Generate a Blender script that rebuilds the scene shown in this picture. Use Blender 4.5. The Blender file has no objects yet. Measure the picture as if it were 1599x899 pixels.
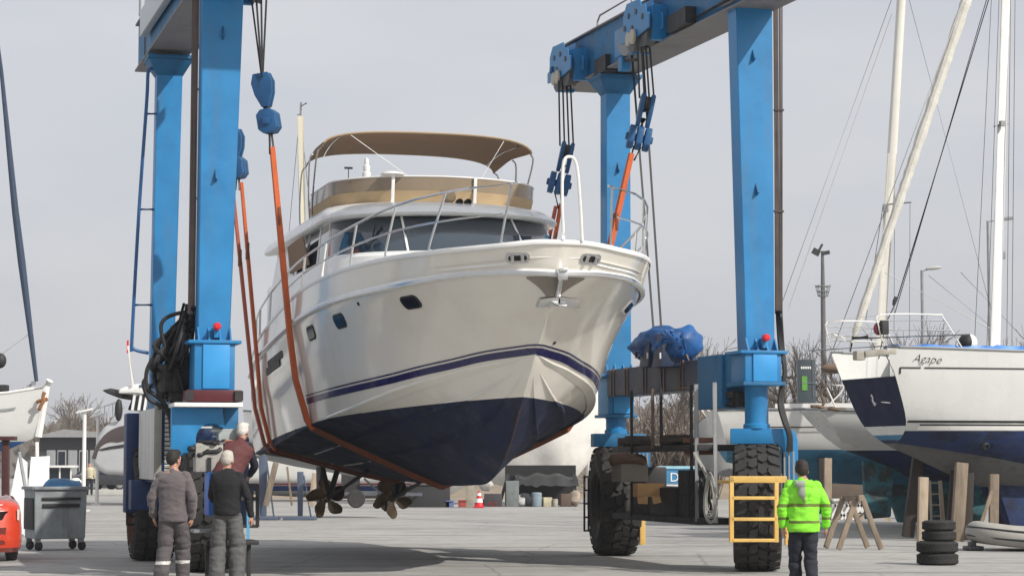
import bpy, bmesh, math, random
from mathutils import Vector, Matrix, noise
random.seed(7)
S = bpy.context.scene
COL = S.collection
PI = math.pi
# ---------------------------------------------------------------- camera
FPX, CXP, CYP, HEYE = 3450.0, 799.5, 449.5, 1.65
PITCH = math.atan(274.5/FPX)
SP, CP = math.sin(PITCH), math.cos(PITCH)
def P(px, py, Y):
    a = (px-CXP)/FPX; b = -(py-CYP)/FPX
    k = Y/(CP-b*SP)
    return Vector((a*k, Y, HEYE+(SP+b*CP)*k))
def G(px, py):
    a = (px-CXP)/FPX; b = -(py-CYP)/FPX
    k = -HEYE/(SP+b*CP)
    return Vector((a*k, (CP-b*SP)*k, 0))
cam = bpy.data.cameras.new('camera'); camo = bpy.data.objects.new('camera', cam); COL.objects.link(camo)
camo.location = (0, 0, HEYE); camo.rotation_euler = (PI/2+PITCH, 0, 0)
cam.sensor_width = 36; cam.lens = FPX/1599*36; cam.clip_start = .2; cam.clip_end = 6000
S.camera = camo
# ---------------------------------------------------------------- materials
MATS = {}
def rgb(h):
    h = h.lstrip('#'); v = [int(h[i:i+2], 16)/255 for i in (0, 2, 4)]
    return tuple(c/12.92 if c <= .04045 else ((c+.055)/1.055)**2.4 for c in v)
def mat(name, col, rough=.5, metal=0., var=.12, scale=2.5, bump=0., bscale=30, coat=0., dirt=None, dirtamt=.35, dscale=1.2, stretch=(1, 1, 1), alpha=None, trans=0., spec=.5, two=None, sheen=0., streak=None):
    """procedural painted / weathered surface: base colour with noise mottling, an optional dirt colour in blotches or vertical streaks"""
    if name in MATS: return MATS[name]
    m = bpy.data.materials.new(name); m.use_nodes = True; MATS[name] = m
    nt = m.node_tree; N = nt.nodes; L = nt.links
    b = N['Principled BSDF']
    tc = N.new('ShaderNodeTexCoord'); mp = N.new('ShaderNodeMapping'); mp.inputs['Scale'].default_value = stretch
    L.new(tc.outputs['Object'], mp.inputs['Vector'])
    n1 = N.new('ShaderNodeTexNoise'); n1.inputs['Scale'].default_value = scale; n1.inputs['Detail'].default_value = 7; n1.inputs['Roughness'].default_value = .62
    L.new(mp.outputs['Vector'], n1.inputs['Vector'])
    r1 = N.new('ShaderNodeMapRange'); r1.inputs['From Min'].default_value = .3; r1.inputs['From Max'].default_value = .7
    r1.inputs['To Min'].default_value = 1-var; r1.inputs['To Max'].default_value = 1+var
    L.new(n1.outputs['Fac'], r1.inputs['Value'])
    mx = N.new('ShaderNodeMix'); mx.data_type = 'RGBA'; mx.blend_type = 'MULTIPLY'; mx.inputs['Factor'].default_value = 1
    mx.inputs['A'].default_value = (*col, 1)
    L.new(r1.outputs['Result'], mx.inputs['B'])
    out = mx.outputs['Result']
    def blotch(src, c2, amt, sc, st, lo=.52, hi=.7):
        m2 = N.new('ShaderNodeMapping'); m2.inputs['Scale'].default_value = st; L.new(tc.outputs['Object'], m2.inputs['Vector'])
        n2 = N.new('ShaderNodeTexNoise'); n2.inputs['Scale'].default_value = sc; n2.inputs['Detail'].default_value = 8; n2.inputs['Roughness'].default_value = .68
        L.new(m2.outputs['Vector'], n2.inputs['Vector'])
        r2 = N.new('ShaderNodeMapRange'); r2.inputs['From Min'].default_value = lo; r2.inputs['From Max'].default_value = hi
        r2.inputs['To Max'].default_value = amt; L.new(n2.outputs['Fac'], r2.inputs['Value'])
        k = N.new('ShaderNodeMix'); k.data_type = 'RGBA'; L.new(r2.outputs['Result'], k.inputs['Factor'])
        L.new(src, k.inputs['A']); k.inputs['B'].default_value = (*c2, 1)
        return k.outputs['Result']
    if two is not None: out = blotch(out, two, .9, dscale*.8, stretch, .48, .56)
    if dirt is not None: out = blotch(out, dirt, dirtamt, dscale, (1, 1, 1))
    if streak is not None: out = blotch(out, streak, dirtamt, dscale*2.2, (1, 1, .13), .5, .72)
    L.new(out, b.inputs['Base Color'])
    b.inputs['Metallic'].default_value = metal
    b.inputs['Specular IOR Level'].default_value = spec
    rr = N.new('ShaderNodeMapRange'); rr.inputs['From Min'].default_value = .3; rr.inputs['From Max'].default_value = .7
    rr.inputs['To Min'].default_value = max(.02, rough*.82); rr.inputs['To Max'].default_value = min(1, rough*1.2)
    L.new(n1.outputs['Fac'], rr.inputs['Value']); L.new(rr.outputs['Result'], b.inputs['Roughness'])
    if coat: b.inputs['Coat Weight'].default_value = coat; b.inputs['Coat Roughness'].default_value = .06
    if sheen: b.inputs['Sheen Weight'].default_value = sheen
    if trans: b.inputs['Transmission Weight'].default_value = trans
    if alpha is not None: b.inputs['Alpha'].default_value = alpha
    if bump:
        n3 = N.new('ShaderNodeTexNoise'); n3.inputs['Scale'].default_value = bscale; n3.inputs['Detail'].default_value = 6
        L.new(mp.outputs['Vector'], n3.inputs['Vector'])
        bp = N.new('ShaderNodeBump'); bp.inputs['Strength'].default_value = bump; bp.inputs['Distance'].default_value = .02
        L.new(n3.outputs['Fac'], bp.inputs['Height']); L.new(bp.outputs['Normal'], b.inputs['Normal'])
    return m
# ---------------------------------------------------------------- object helpers
def tag(o, label=None, cat=None, group=None, kind=None):
    if label: o['label'] = label
    if cat: o['category'] = cat
    if group: o['group'] = group
    if kind: o['kind'] = kind
    return o
def thing(name, label, cat, loc=(0, 0, 0), rz=0., group=None):
    o = bpy.data.objects.new(name, None); COL.objects.link(o); o.empty_display_size = .2
    o.location = loc; o.rotation_euler = (0, 0, rz)
    return tag(o, label, cat, group)
def rootmat(o):
    while o.parent: o = o.parent
    return Matrix.Translation(o.location) @ o.rotation_euler.to_matrix().to_4x4()
def frame(d, up=Vector((0, 0, 1))):
    d = Vector(d).normalized()
    if abs(d.dot(up)) > .98: up = Vector((0, 1, 0))
    x = d.cross(up).normalized(); y = x.cross(d).normalized()
    return x, y, d
class MB:
    def __init__(s): s.v = []; s.f = []; s.m = []; s.mi = 0
    def add(s, vs, fs, mi=None):
        o = len(s.v); s.v += [Vector(v) for v in vs]
        s.f += [tuple(i+o for i in f) for f in fs]; s.m += [s.mi if mi is None else mi]*len(fs); return s
    def box(s, c, size, rz=0., R=None, mi=None):
        c = Vector(c); h = Vector(size)/2
        M = R if R is not None else Matrix.Rotation(rz, 3, 'Z')
        vs = [c+M @ Vector((x*h.x, y*h.y, z*h.z)) for z in (-1, 1) for y in (-1, 1) for x in (-1, 1)]
        return s.add(vs, [(0, 2, 3, 1), (4, 5, 7, 6), (0, 1, 5, 4), (2, 6, 7, 3), (0, 4, 6, 2), (1, 3, 7, 5)], mi)
    def hexa(s, b, t, mi=None):
        """b, t: 4 corners each (same order)"""
        return s.add(list(b)+list(t), [(3, 2, 1, 0), (4, 5, 6, 7), (0, 1, 5, 4), (1, 2, 6, 5), (2, 3, 7, 6), (3, 0, 4, 7)], mi)
    def beam(s, a, b, w, h, up=Vector((0, 0, 1)), mi=None, w2=None, h2=None):
        a = Vector(a); b = Vector(b); x, y, d = frame(b-a, up); w2 = w if w2 is None else w2; h2 = h if h2 is None else h2
        q = lambda p, w, h: [p-x*w/2-y*h/2, p+x*w/2-y*h/2, p+x*w/2+y*h/2, p-x*w/2+y*h/2]
        return s.hexa(q(a, w, h), q(b, w2, h2), mi)
    def tube(s, pts, r, n=8, mi=None, cap=True, closed=False):
        pts = [Vector(p) for p in pts]; k = len(pts)
        rs = r if isinstance(r, (list, tuple)) else [r]*k
        vs = []; fs = []; px = None
        for i, p in enumerate(pts):
            if closed: d = pts[(i+1) % k]-pts[i-1]
            else: d = pts[min(i+1, k-1)]-pts[max(i-1, 0)]
            if d.length < 1e-9: d = Vector((0, 0, 1))
            d.normalize()
            if px is None: x, y, _ = frame(d)
            else:
                x = px-d*px.dot(d)
                if x.length < 1e-6: x, y, _ = frame(d)
                x.normalize(); y = d.cross(x)
            px = x
            for j in range(n):
                a = 2*PI*j/n; vs.append(p+(x*math.cos(a)+y*math.sin(a))*rs[i])
        for i in range(k if closed else k-1):
            i2 = (i+1) % k
            for j in range(n):
                j2 = (j+1) % n; fs.append((i*n+j, i*n+j2, i2*n+j2, i2*n+j))
        if cap and not closed: fs.append(tuple(range(n-1, -1, -1))); fs.append(tuple((k-1)*n+j for j in range(n)))
        return s.add(vs, fs, mi)
    def lathe(s, prof, c, axis=(0, 0, 1), n=24, mi=None, close=False, up=Vector((0, 0, 1)), cap=True):
        """prof: (r, h) along axis"""
        c = Vector(c); x, y, d = frame(axis, up); vs = []; fs = []; k = len(prof)
        for r, h in prof:
            for j in range(n):
                a = 2*PI*j/n; vs.append(c+d*h+(x*math.cos(a)+y*math.sin(a))*r)
        for i in range(k if close else k-1):
            i2 = (i+1) % k
            for j in range(n):
                j2 = (j+1) % n; fs.append((i*n+j, i*n+j2, i2*n+j2, i2*n+j))
        if cap and not close: fs.append(tuple(range(n-1, -1, -1))); fs.append(tuple((k-1)*n+j for j in range(n)))
        return s.add(vs, fs, mi)
    def ell(s, c, r, n=12, k=8, R=None, mi=None):
        c = Vector(c); r = Vector(r) if not isinstance(r, (int, float)) else Vector((r, r, r)); R = R or Matrix.Identity(3)
        vs = [c+R @ Vector((0, 0, -r.z))]; fs = []
        for i in range(1, k):
            a = PI*i/k-PI/2
            for j in range(n):
                b = 2*PI*j/n; vs.append(c+R @ Vector((r.x*math.cos(a)*math.cos(b), r.y*math.cos(a)*math.sin(b), r.z*math.sin(a))))
        vs.append(c+R @ Vector((0, 0, r.z))); t = len(vs)-1
        for j in range(n):
            j2 = (j+1) % n; fs.append((0, 1+j2, 1+j)); fs.append((t, 1+(k-2)*n+j, 1+(k-2)*n+j2))
            for i in range(k-2): fs.append((1+i*n+j, 1+i*n+j2, 1+(i+1)*n+j2, 1+(i+1)*n+j))
        return s.add(vs, fs, mi)
    def prism(s, poly, d, mi=None):
        """poly: planar 3D points, extruded by vector d"""
        poly = [Vector(p) for p in poly]; d = Vector(d); n = len(poly)
        return s.add(poly+[p+d for p in poly], [tuple(range(n-1, -1, -1)), tuple(range(n, 2*n))]+[(i, (i+1) % n, n+(i+1) % n, n+i) for i in range(n)], mi)
    def grid(s, rows, mi=None, closed=False):
        n = len(rows[0]); fs = []
        for i in range(len(rows)-1):
            for j in range(n if closed else n-1):
                j2 = (j+1) % n; fs.append((i*n+j, i*n+j2, (i+1)*n+j2, (i+1)*n+j))
        return s.add([p for r in rows for p in r], fs, mi)
    def xform(s, M): s.v = [M @ v for v in s.v]; return s
    def build(s, name, mats, parent=None, world=True, smooth=35, bev=0., seg=2, thick=0., weld=0., fix=True, wob=0., wobs=1.5):
        """ONE mesh object; coordinates are world unless world=False (then local to the thing)"""
        vs = s.v
        if parent is not None and world:
            M = rootmat(parent).inverted(); vs = [M @ v for v in vs]
        me = bpy.data.meshes.new(name); me.from_pydata(vs, [], s.f)
        for m in (mats if isinstance(mats, (list, tuple)) else [mats]): me.materials.append(m)
        me.polygons.foreach_set('material_index', s.m)
        o = bpy.data.objects.new(name, me); COL.objects.link(o)
        if parent is not None: o.parent = parent
        bm = bmesh.new(); bm.from_mesh(me)
        if weld: bmesh.ops.remove_doubles(bm, verts=bm.verts, dist=weld)
        if fix: bmesh.ops.recalc_face_normals(bm, faces=bm.faces)
        if thick: bmesh.ops.solidify(bm, geom=bm.faces[:], thickness=thick)
        if bev:
            ed = [e for e in bm.edges if len(e.link_faces) == 2 and e.calc_face_angle(0) > .6]
            bmesh.ops.bevel(bm, geom=ed, offset=bev, segments=seg, profile=.6, affect='EDGES', clamp_overlap=True)
        if wob:
            for v in bm.verts: v.co += noise.noise_vector(v.co*wobs)*wob
        bm.to_mesh(me); bm.free()
        if smooth:
            me.polygons.foreach_set('use_smooth', [True]*len(me.polygons))
            me.set_sharp_from_angle(angle=math.radians(smooth))
        me.update()
        return o
def catmull(pts, n):
    """dense smooth polyline through pts (tuples of any dim), n per span"""
    pts = [Vector(p) for p in pts]; out = []
    for i in range(len(pts)-1):
        p0 = pts[i-1] if i else pts[0]*2-pts[1]; p1 = pts[i]; p2 = pts[i+1]; p3 = pts[i+2] if i+2 < len(pts) else pts[-1]*2-pts[-2]
        for k in range(n):
            t = k/n
            out.append(.5*((2*p1)+(p2-p0)*t+(2*p0-5*p1+4*p2-p3)*t*t+(3*p1-p0-3*p2+p3)*t**3))
    out.append(pts[-1]); return out
def lerp(a, b, t): return a+(b-a)*t
def curve(keys):
    """monotone-ish interpolator through (x, y) keys (Hermite with finite-difference tangents)"""
    xs = [k[0] for k in keys]; ys = [k[1] for k in keys]; n = len(keys)
    m = []
    for i in range(n):
        if i == 0: m.append((ys[1]-ys[0])/(xs[1]-xs[0]))
        elif i == n-1: m.append((ys[-1]-ys[-2])/(xs[-1]-xs[-2]))
        else:
            a = (ys[i]-ys[i-1])/(xs[i]-xs[i-1]); b = (ys[i+1]-ys[i])/(xs[i+1]-xs[i])
            m.append(0 if a*b <= 0 else 2*a*b/(a+b))
    def f(x):
        if x <= xs[0]: return ys[0]+m[0]*(x-xs[0])*0
        if x >= xs[-1]: return ys[-1]
        for i in range(n-1):
            if x <= xs[i+1]:
                h = xs[i+1]-xs[i]; t = (x-xs[i])/h
                return (2*t**3-3*t*t+1)*ys[i]+(t**3-2*t*t+t)*h*m[i]+(-2*t**3+3*t*t)*ys[i+1]+(t**3-t*t)*h*m[i+1]
    return f
def remesh(mb, name, mats, parent, voxel=.008, smooth_it=6, rule=None, world=False, wrinkle=0., wscale=6., deci=None):
    """fuse overlapping shapes into one continuous surface (voxel remesh) and sort its faces over the materials by rule(co)"""
    me = bpy.data.meshes.new(name); me.from_pydata(mb.v, [], mb.f)
    o = bpy.data.objects.new(name, me); COL.objects.link(o)
    bm = bmesh.new(); bm.from_mesh(me); bmesh.ops.recalc_face_normals(bm, faces=bm.faces); bm.to_mesh(me); bm.free()
    a = o.modifiers.new('r', 'REMESH'); a.mode = 'VOXEL'; a.voxel_size = voxel
    b = o.modifiers.new('s', 'SMOOTH'); b.iterations = smooth_it; b.factor = .5
    if deci: d = o.modifiers.new('d', 'DECIMATE'); d.ratio = deci
    dg = bpy.context.evaluated_depsgraph_get(); dg.update()
    nm = bpy.data.meshes.new_from_object(o.evaluated_get(dg))
    o.modifiers.clear(); o.data = nm; nm.name = name; bpy.data.meshes.remove(me)
    nm.materials.clear()
    ml = mats if isinstance(mats, (list, tuple)) else [mats]
    for m in ml: nm.materials.append(m)
    if wrinkle:
        nrm = [v.normal.copy() for v in nm.vertices]
        for v, n in zip(nm.vertices, nrm):
            c = Vector((v.co.x*wscale, v.co.y*wscale, v.co.z*wscale*1.7))
            q = noise.fractal(c+Vector((parent.location.x if parent else 0, 0, 3.1)), 1, 2, 3)
            r = 1-abs(noise.noise(c*.8+Vector((9, 2, parent.location.x if parent else 0))))*2
            v.co += n*(q*.6+r*.5)*wrinkle
    if rule:
        nm.polygons.foreach_set('material_index', [rule(p.center) for p in nm.polygons])
    nm.polygons.foreach_set('use_smooth', [True]*len(nm.polygons))
    if world and parent is not None: nm.transform(rootmat(parent).inverted())
    if parent is not None: o.parent = parent
    return o
def dup(root, loc=None, rz=None, label=None):
    def cp(o, par):
        c = o.copy(); COL.objects.link(c); c.parent = par
        for k in list(o.children): cp(k, c)
        return c
    r = cp(root, None)
    if loc is not None: r.location = loc
    if rz is not None: r.rotation_euler = (0, 0, rz)
    if label: r['label'] = label
    return r
def text_mb(txt, size, shear=0., depth=.004, mi=None, off=0.):
    """lettering as solid mesh in the XZ plane (x right, z up, facing -y), origin at its middle"""
    cu = bpy.data.curves.new('t', 'FONT'); cu.body = txt; cu.size = size; cu.shear = shear; cu.extrude = depth; cu.align_x = 'CENTER'; cu.align_y = 'CENTER'; cu.resolution_u = 4; cu.offset = off
    o = bpy.data.objects.new('t', cu); COL.objects.link(o)
    dg = bpy.context.evaluated_depsgraph_get(); dg.update()
    me = bpy.data.meshes.new_from_object(o.evaluated_get(dg))
    mb = MB(); mb.add([Vector((v.co.x, -v.co.z, v.co.y)) for v in me.vertices], [tuple(p.vertices) for p in me.polygons], mi or 0)
    bpy.data.objects.remove(o); bpy.data.curves.remove(cu); bpy.data.meshes.remove(me)
    return mb
SKY_STR, SUN_STR, EXPO = .118, 3.9, 0.0
SKY_SAT, SKY_VEIL, SKY_VEIL_COL = .5, .68, (6.35, 6.5, 6.9)
GROUND_A, GROUND_B = (.32, .313, .298), (.425, .415, .393)
HAZE = .0003
# ================================================================ world, sun, ground
AZ, EL = math.radians(50), math.radians(38)
SUN = Vector((math.sin(AZ)*math.cos(EL), -math.cos(AZ)*math.cos(EL), math.sin(EL)))
wd = bpy.data.worlds.new('World'); S.world = wd; wd.use_nodes = True
nt = wd.node_tree; bg = nt.nodes['Background']
sk = nt.nodes.new('ShaderNodeTexSky'); sk.sky_type = 'NISHITA'; sk.sun_disc = False
sk.sun_elevation = EL; sk.sun_rotation = math.atan2(SUN.x, SUN.y); sk.air_density = 1.0; sk.dust_density = 4.5; sk.ozone_density = 1.0; sk.altitude = 0
hs = nt.nodes.new('ShaderNodeHueSaturation'); hs.inputs['Saturation'].default_value = SKY_SAT
hz = nt.nodes.new('ShaderNodeMix'); hz.data_type = 'RGBA'; hz.inputs['Factor'].default_value = SKY_VEIL; hz.inputs['B'].default_value = (*SKY_VEIL_COL, 1)   # the thin even overcast
tcw = nt.nodes.new('ShaderNodeTexCoord'); mpw = nt.nodes.new('ShaderNodeMapping'); mpw.inputs['Scale'].default_value = (1.6, 1.6, 5.5)   # soft uneven cloud veil
nzw = nt.nodes.new('ShaderNodeTexNoise'); nzw.inputs['Scale'].default_value = 2.6; nzw.inputs['Detail'].default_value = 6; nzw.inputs['Roughness'].default_value = .5
rgw = nt.nodes.new('ShaderNodeValToRGB'); rgw.color_ramp.elements[0].position = .34; rgw.color_ramp.elements[1].position = .68
V_ = SKY_VEIL_COL; rgw.color_ramp.elements[0].color = (V_[0]*.93, V_[1]*.935, V_[2]*.96, 1); rgw.color_ramp.elements[1].color = (V_[0]*1.09, V_[1]*1.075, V_[2]*1.05, 1)
nt.links.new(tcw.outputs['Generated'], mpw.inputs['Vector']); nt.links.new(mpw.outputs['Vector'], nzw.inputs['Vector']); nt.links.new(nzw.outputs['Fac'], rgw.inputs['Fac']); nt.links.new(rgw.outputs['Color'], hz.inputs['B'])
nt.links.new(sk.outputs['Color'], hs.inputs['Color']); nt.links.new(hs.outputs['Color'], hz.inputs['A']); nt.links.new(hz.outputs['Result'], bg.inputs['Color'])
bg.inputs['Strength'].default_value = SKY_STR
sl = bpy.data.lights.new('sun', 'SUN'); sl.energy = SUN_STR; sl.angle = math.radians(.8); sl.color = (1, .95, .87)
so = bpy.data.objects.new('sun', sl); COL.objects.link(so); so.rotation_euler = SUN.to_track_quat('Z', 'Y').to_euler(); so.location = (20, -20, 40)
S.view_settings.view_transform = 'Standard'; S.view_settings.look = 'None'; S.view_settings.exposure = EXPO; S.view_settings.gamma = 1
S.view_settings.use_curve_mapping = False
S.cycles.use_denoising = True; S.cycles.max_bounces = 8; S.cycles.transparent_max_bounces = 16
try: S.cycles.denoiser = 'OPENIMAGEDENOISE'
except Exception: pass
def ground_mat():
    m = bpy.data.materials.new('yard concrete'); m.use_nodes = True
    nt = m.node_tree; N = nt.nodes; L = nt.links; b = N['Principled BSDF']
    tc = N.new('ShaderNodeTexCoord')
    def noi(sc, st=(1, 1, 1), det=8, ro=.6):
        mp = N.new('ShaderNodeMapping'); mp.inputs['Scale'].default_value = st; L.new(tc.outputs['Object'], mp.inputs['Vector'])
        n = N.new('ShaderNodeTexNoise'); n.inputs['Scale'].default_value = sc; n.inputs['Detail'].default_value = det; n.inputs['Roughness'].default_value = ro
        L.new(mp.outputs['Vector'], n.inputs['Vector']); return n.outputs['Fac']
    def rng(x, a, bb, c, d):
        r = N.new('ShaderNodeMapRange'); r.inputs['From Min'].default_value = a; r.inputs['From Max'].default_value = bb; r.inputs['To Min'].default_value = c; r.inputs['To Max'].default_value = d
        L.new(x, r.inputs['Value']); return r.outputs['Result']
    cr = N.new('ShaderNodeValToRGB'); cr.color_ramp.elements[0].position = .3; cr.color_ramp.elements[1].position = .72
    cr.color_ramp.elements[0].color = (*GROUND_A, 1); cr.color_ramp.elements[1].color = (*GROUND_B, 1)
    L.new(noi(.22, (1, .35, 1)), cr.inputs['Fac'])
    def mul(a, x):
        k = N.new('ShaderNodeMix'); k.data_type = 'RGBA'; k.blend_type = 'MULTIPLY'; k.inputs['Factor'].default_value = 1; L.new(a, k.inputs['A']); L.new(x, k.inputs['B']); return k.outputs['Result']
    c = mul(cr.outputs['Color'], rng(noi(2.6), .3, .7, .86, 1.1))
    c = mul(c, rng(noi(45, det=3), .35, .65, .9, 1.08))
    c = mul(c, rng(noi(.6, (.25, 1.6, 1)), .5, .62, 1., .76)); c = mul(c, rng(noi(1.1, (.12, 2.2, 1), 6, .7), .55, .59, 1., .76))      # tyre tracks and long darker bands across the yard
    c = mul(c, rng(noi(1.4, (.5, .9, 1), 10, .75), .58, .66, 1., .66))   # oil and antifouling drips
    vor = N.new('ShaderNodeTexVoronoi'); vor.feature = 'DISTANCE_TO_EDGE'; vor.inputs['Scale'].default_value = .33
    wv = N.new('ShaderNodeMix'); wv.data_type = 'VECTOR'; wv.inputs['Factor'].default_value = .12
    nn = N.new('ShaderNodeTexNoise'); nn.inputs['Scale'].default_value = 1.5; nn.inputs['Detail'].default_value = 5
    L.new(tc.outputs['Object'], nn.inputs['Vector']); L.new(tc.outputs['Object'], wv.inputs['A']); L.new(nn.outputs['Color'], wv.inputs['B'])
    L.new(wv.outputs['Result'], vor.inputs['Vector'])
    c = mul(c, rng(vor.outputs['Distance'], 0, .010, .68, 1.))    # cracks
    L.new(c, b.inputs['Base Color']); b.inputs['Roughness'].default_value = .88; b.inputs['Specular IOR Level'].default_value = .3
    bp = N.new('ShaderNodeBump'); bp.inputs['Strength'].default_value = .35; bp.inputs['Distance'].default_value = .01
    L.new(noi(60, det=4), bp.inputs['Height']); L.new(bp.outputs['Normal'], b.inputs['Normal'])
    return m
mb = MB(); rows = []
for j in range(41):
    y = -60+(j/40)**2.2*2600
    rows.append([Vector((x, y, 0)) for x in [-1600, -500, -150, -60, -30, -15, 0, 15, 30, 60, 150, 500, 1600]])
mb.grid(rows); g = mb.build('yard_ground', ground_mat(), smooth=0); tag(g, kind='structure', label='pale worn concrete ground of the boatyard', cat='ground')
# ---------------------------------------------------------------- shared materials
M = {}
M['blue'] = mat('lift blue paint', (.008, .185, .43), .45, var=.14, scale=1.3, dirt=(.008, .09, .27), dirtamt=.34, dscale=1.5, streak=(.10, .115, .125), coat=.08, bump=.06, bscale=9)
M['blue2'] = mat('lift blue paint worn', (.009, .125, .28), .55, var=.16, scale=2, dirt=(.01, .03, .07), dirtamt=.55, dscale=2.2)
M['navy'] = mat('navy steel', (.006, .03, .11), .5, var=.2, dirt=(.01, .01, .012), dirtamt=.4)
M['steelgrey'] = mat('dark grey beam paint', (.032, .050, .085), .55, var=.18, scale=2.5, dirt=(.02, .024, .032), dirtamt=.5, dscale=2)
M['black'] = mat('black rubber', (.012, .012, .013), .6, var=.3, scale=8)
M['tyre'] = mat('tyre rubber', (.028, .027, .026), .82, var=.3, scale=5, dirt=(.11, .10, .09), dirtamt=.45, dscale=3, bump=.3, bscale=40)
M['pipe'] = mat('pipe metal', (.16, .12, .10), .5, .5, var=.25, scale=4)
M['grey'] = mat('grey painted steel', (.24, .25, .26), .5, var=.15, dirt=(.1, .09, .08), dirtamt=.4)
M['inox'] = mat('stainless steel', (.62, .62, .62), .22, 1., var=.06)
M['wire'] = mat('wire rope', (.045, .045, .047), .55, .4, var=.2)
M['white'] = mat('white gelcoat', (.80, .765, .69), .16, var=.03, scale=.8, coat=.6, streak=(.55, .48, .38), dirtamt=.22, dscale=.8)
M['deckwhite'] = mat('white deck gelcoat', (.80, .80, .78), .3, var=.03, coat=.3)
M['antifoul'] = mat('navy antifouling', (.005, .012, .042), .75, var=.35, scale=1.6, dirt=(.018, .030, .065), dirtamt=.6, dscale=1.3, streak=(.05, .06, .085), bump=.15, bscale=50)
M['stripe'] = mat('navy stripe', (.018, .018, .10), .25, coat=.4, var=.05)
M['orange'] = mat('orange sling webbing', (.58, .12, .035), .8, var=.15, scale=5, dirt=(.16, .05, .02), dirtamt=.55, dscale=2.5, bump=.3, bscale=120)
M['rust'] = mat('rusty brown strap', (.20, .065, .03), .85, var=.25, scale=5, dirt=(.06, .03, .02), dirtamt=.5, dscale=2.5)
M['glass'] = mat('dark tinted glass', (.010, .015, .026), .05, var=.02, spec=.5)
M['red'] = mat('red lamp', (.62, .02, .03), .3, var=.05)
M['yellow'] = mat('yellow paint', (.60, .38, .10), .5, var=.12, dirt=(.2, .12, .05), dirtamt=.4, dscale=4)
M['wood'] = mat('weathered timber', (.24, .19, .14), .85, var=.3, scale=3, stretch=(4, 4, .6), dirt=(.08, .06, .045), dirtamt=.5, bump=.4, bscale=20)
M['wooddark'] = mat('dark timber', (.045, .036, .03), .9, var=.35, scale=3, stretch=(4, 4, .6), bump=.4, bscale=20)
M['woodpale'] = mat('pale timber', (.42, .34, .25), .85, var=.25, scale=3, stretch=(4, 4, .6), dirt=(.2, .15, .1), dirtamt=.5)
M['whitepaint'] = mat('white paint', (.78, .77, .74), .4, var=.05, dirt=(.45, .42, .38), dirtamt=.25)
M['bluetarp'] = mat('blue tarpaulin', (.010, .095, .30), .55, var=.3, scale=5, dirt=(.008, .03, .10), dirtamt=.5, dscale=3)
M['maroon'] = mat('maroon enamel', (.085, .012, .018), .35, var=.15)
M['darkgrey'] = mat('dark machinery', (.022, .022, .024), .65, var=.4, scale=6, dirt=(.08, .06, .045), dirtamt=.5, dscale=4)
M['skin'] = mat('skin', (.42, .22, .15), .55, var=.1, scale=10)
M['letter'] = mat('white lettering', (.8, .8, .8), .4, var=.02)
# ================================================================ the motor yacht in the slings
YTH = math.radians(15.07); YO = Vector((.70, 30.0, 0))
yacht = thing('motor_yacht', 'large white flybridge motor yacht with navy bottom hanging in the boat lift slings', 'yacht', YO, YTH)
YM = rootmat(yacht)
def proj(w):
    d = w.y*CP+(w.z-HEYE)*SP; v = -w.y*SP+(w.z-HEYE)*CP
    return CXP+FPX*w.x/d, CYP-FPX*v/d
def yl(w): return YM.inverted() @ w
def line(ys, bs, zs): return catmull([Vector(t) for t in zip(ys, bs, zs)], 7)
sheer = line([0, .06, .3, 1.0, 2.4, 4.5, 7.2, 11, 15.5], [0, .40, .88, 1.50, 2.04, 2.40, 2.52, 2.48, 2.0], [4.66, 4.655, 4.61, 4.585, 4.58, 4.53, 4.38, 3.95, 3.7])
rub = line([.20, .27, .48, 1.1, 2.5, 4.5, 7.2, 11, 15.5], [0, .34, .75, 1.33, 1.95, 2.36, 2.52, 2.48, 2.0], [4.25, 4.27, 4.28, 4.26, 4.19, 4.12, 3.95, 3.6, 3.4])
knu = line([.80, .90, 1.15, 1.7, 2.9, 4.7, 7.2, 11, 15.5], [0, .12, .40, .93, 1.62, 2.12, 2.40, 2.43, 1.97], [3.70, 3.70, 3.68, 3.65, 3.56, 3.44, 3.25, 2.95, 2.7])
chi = line([1.42, 1.55, 1.85, 2.4, 3.4, 4.9, 7.2, 11, 15.5], [0, .10, .33, .78, 1.43, 1.90, 2.19, 2.25, 1.92], [3.2, 3.18, 3.11, 3.01, 2.80, 2.53, 2.28, 1.96, 1.85])
kee = line([1.42, 1.70, 2.2, 2.9, 3.9, 5.2, 7.2, 11, 15.5], [0]*9, [3.2, 2.94, 2.50, 1.88, 1.40, 1.315, 1.30, 1.36, 1.50])
NU = len(sheer)
def V3(p, s): return Vector((s*p.y, p.x, p.z))          # (y, b, z) -> local
top_cols = []                                            # chine -> sheer, starboard sign to be applied
for i in range(NU):
    a = catmull([chi[i], knu[i], rub[i]], 5)
    b = [lerp(rub[i], sheer[i], t) for t in (.34, .67, 1)]
    top_cols.append(a+b)
bot_cols = []
for i in range(NU):
    k, c = kee[i], chi[i]; q = []
    for j in range(9):
        t = j/8; p = lerp(k, c, t)
        p = Vector((p.x, p.y, p.z+.05*math.sin(PI*t)*min(1, i/10)*(1 if i > 24 else -.6)))
        q.append(p)
    bot_cols.append(q)
hull = MB()
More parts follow.
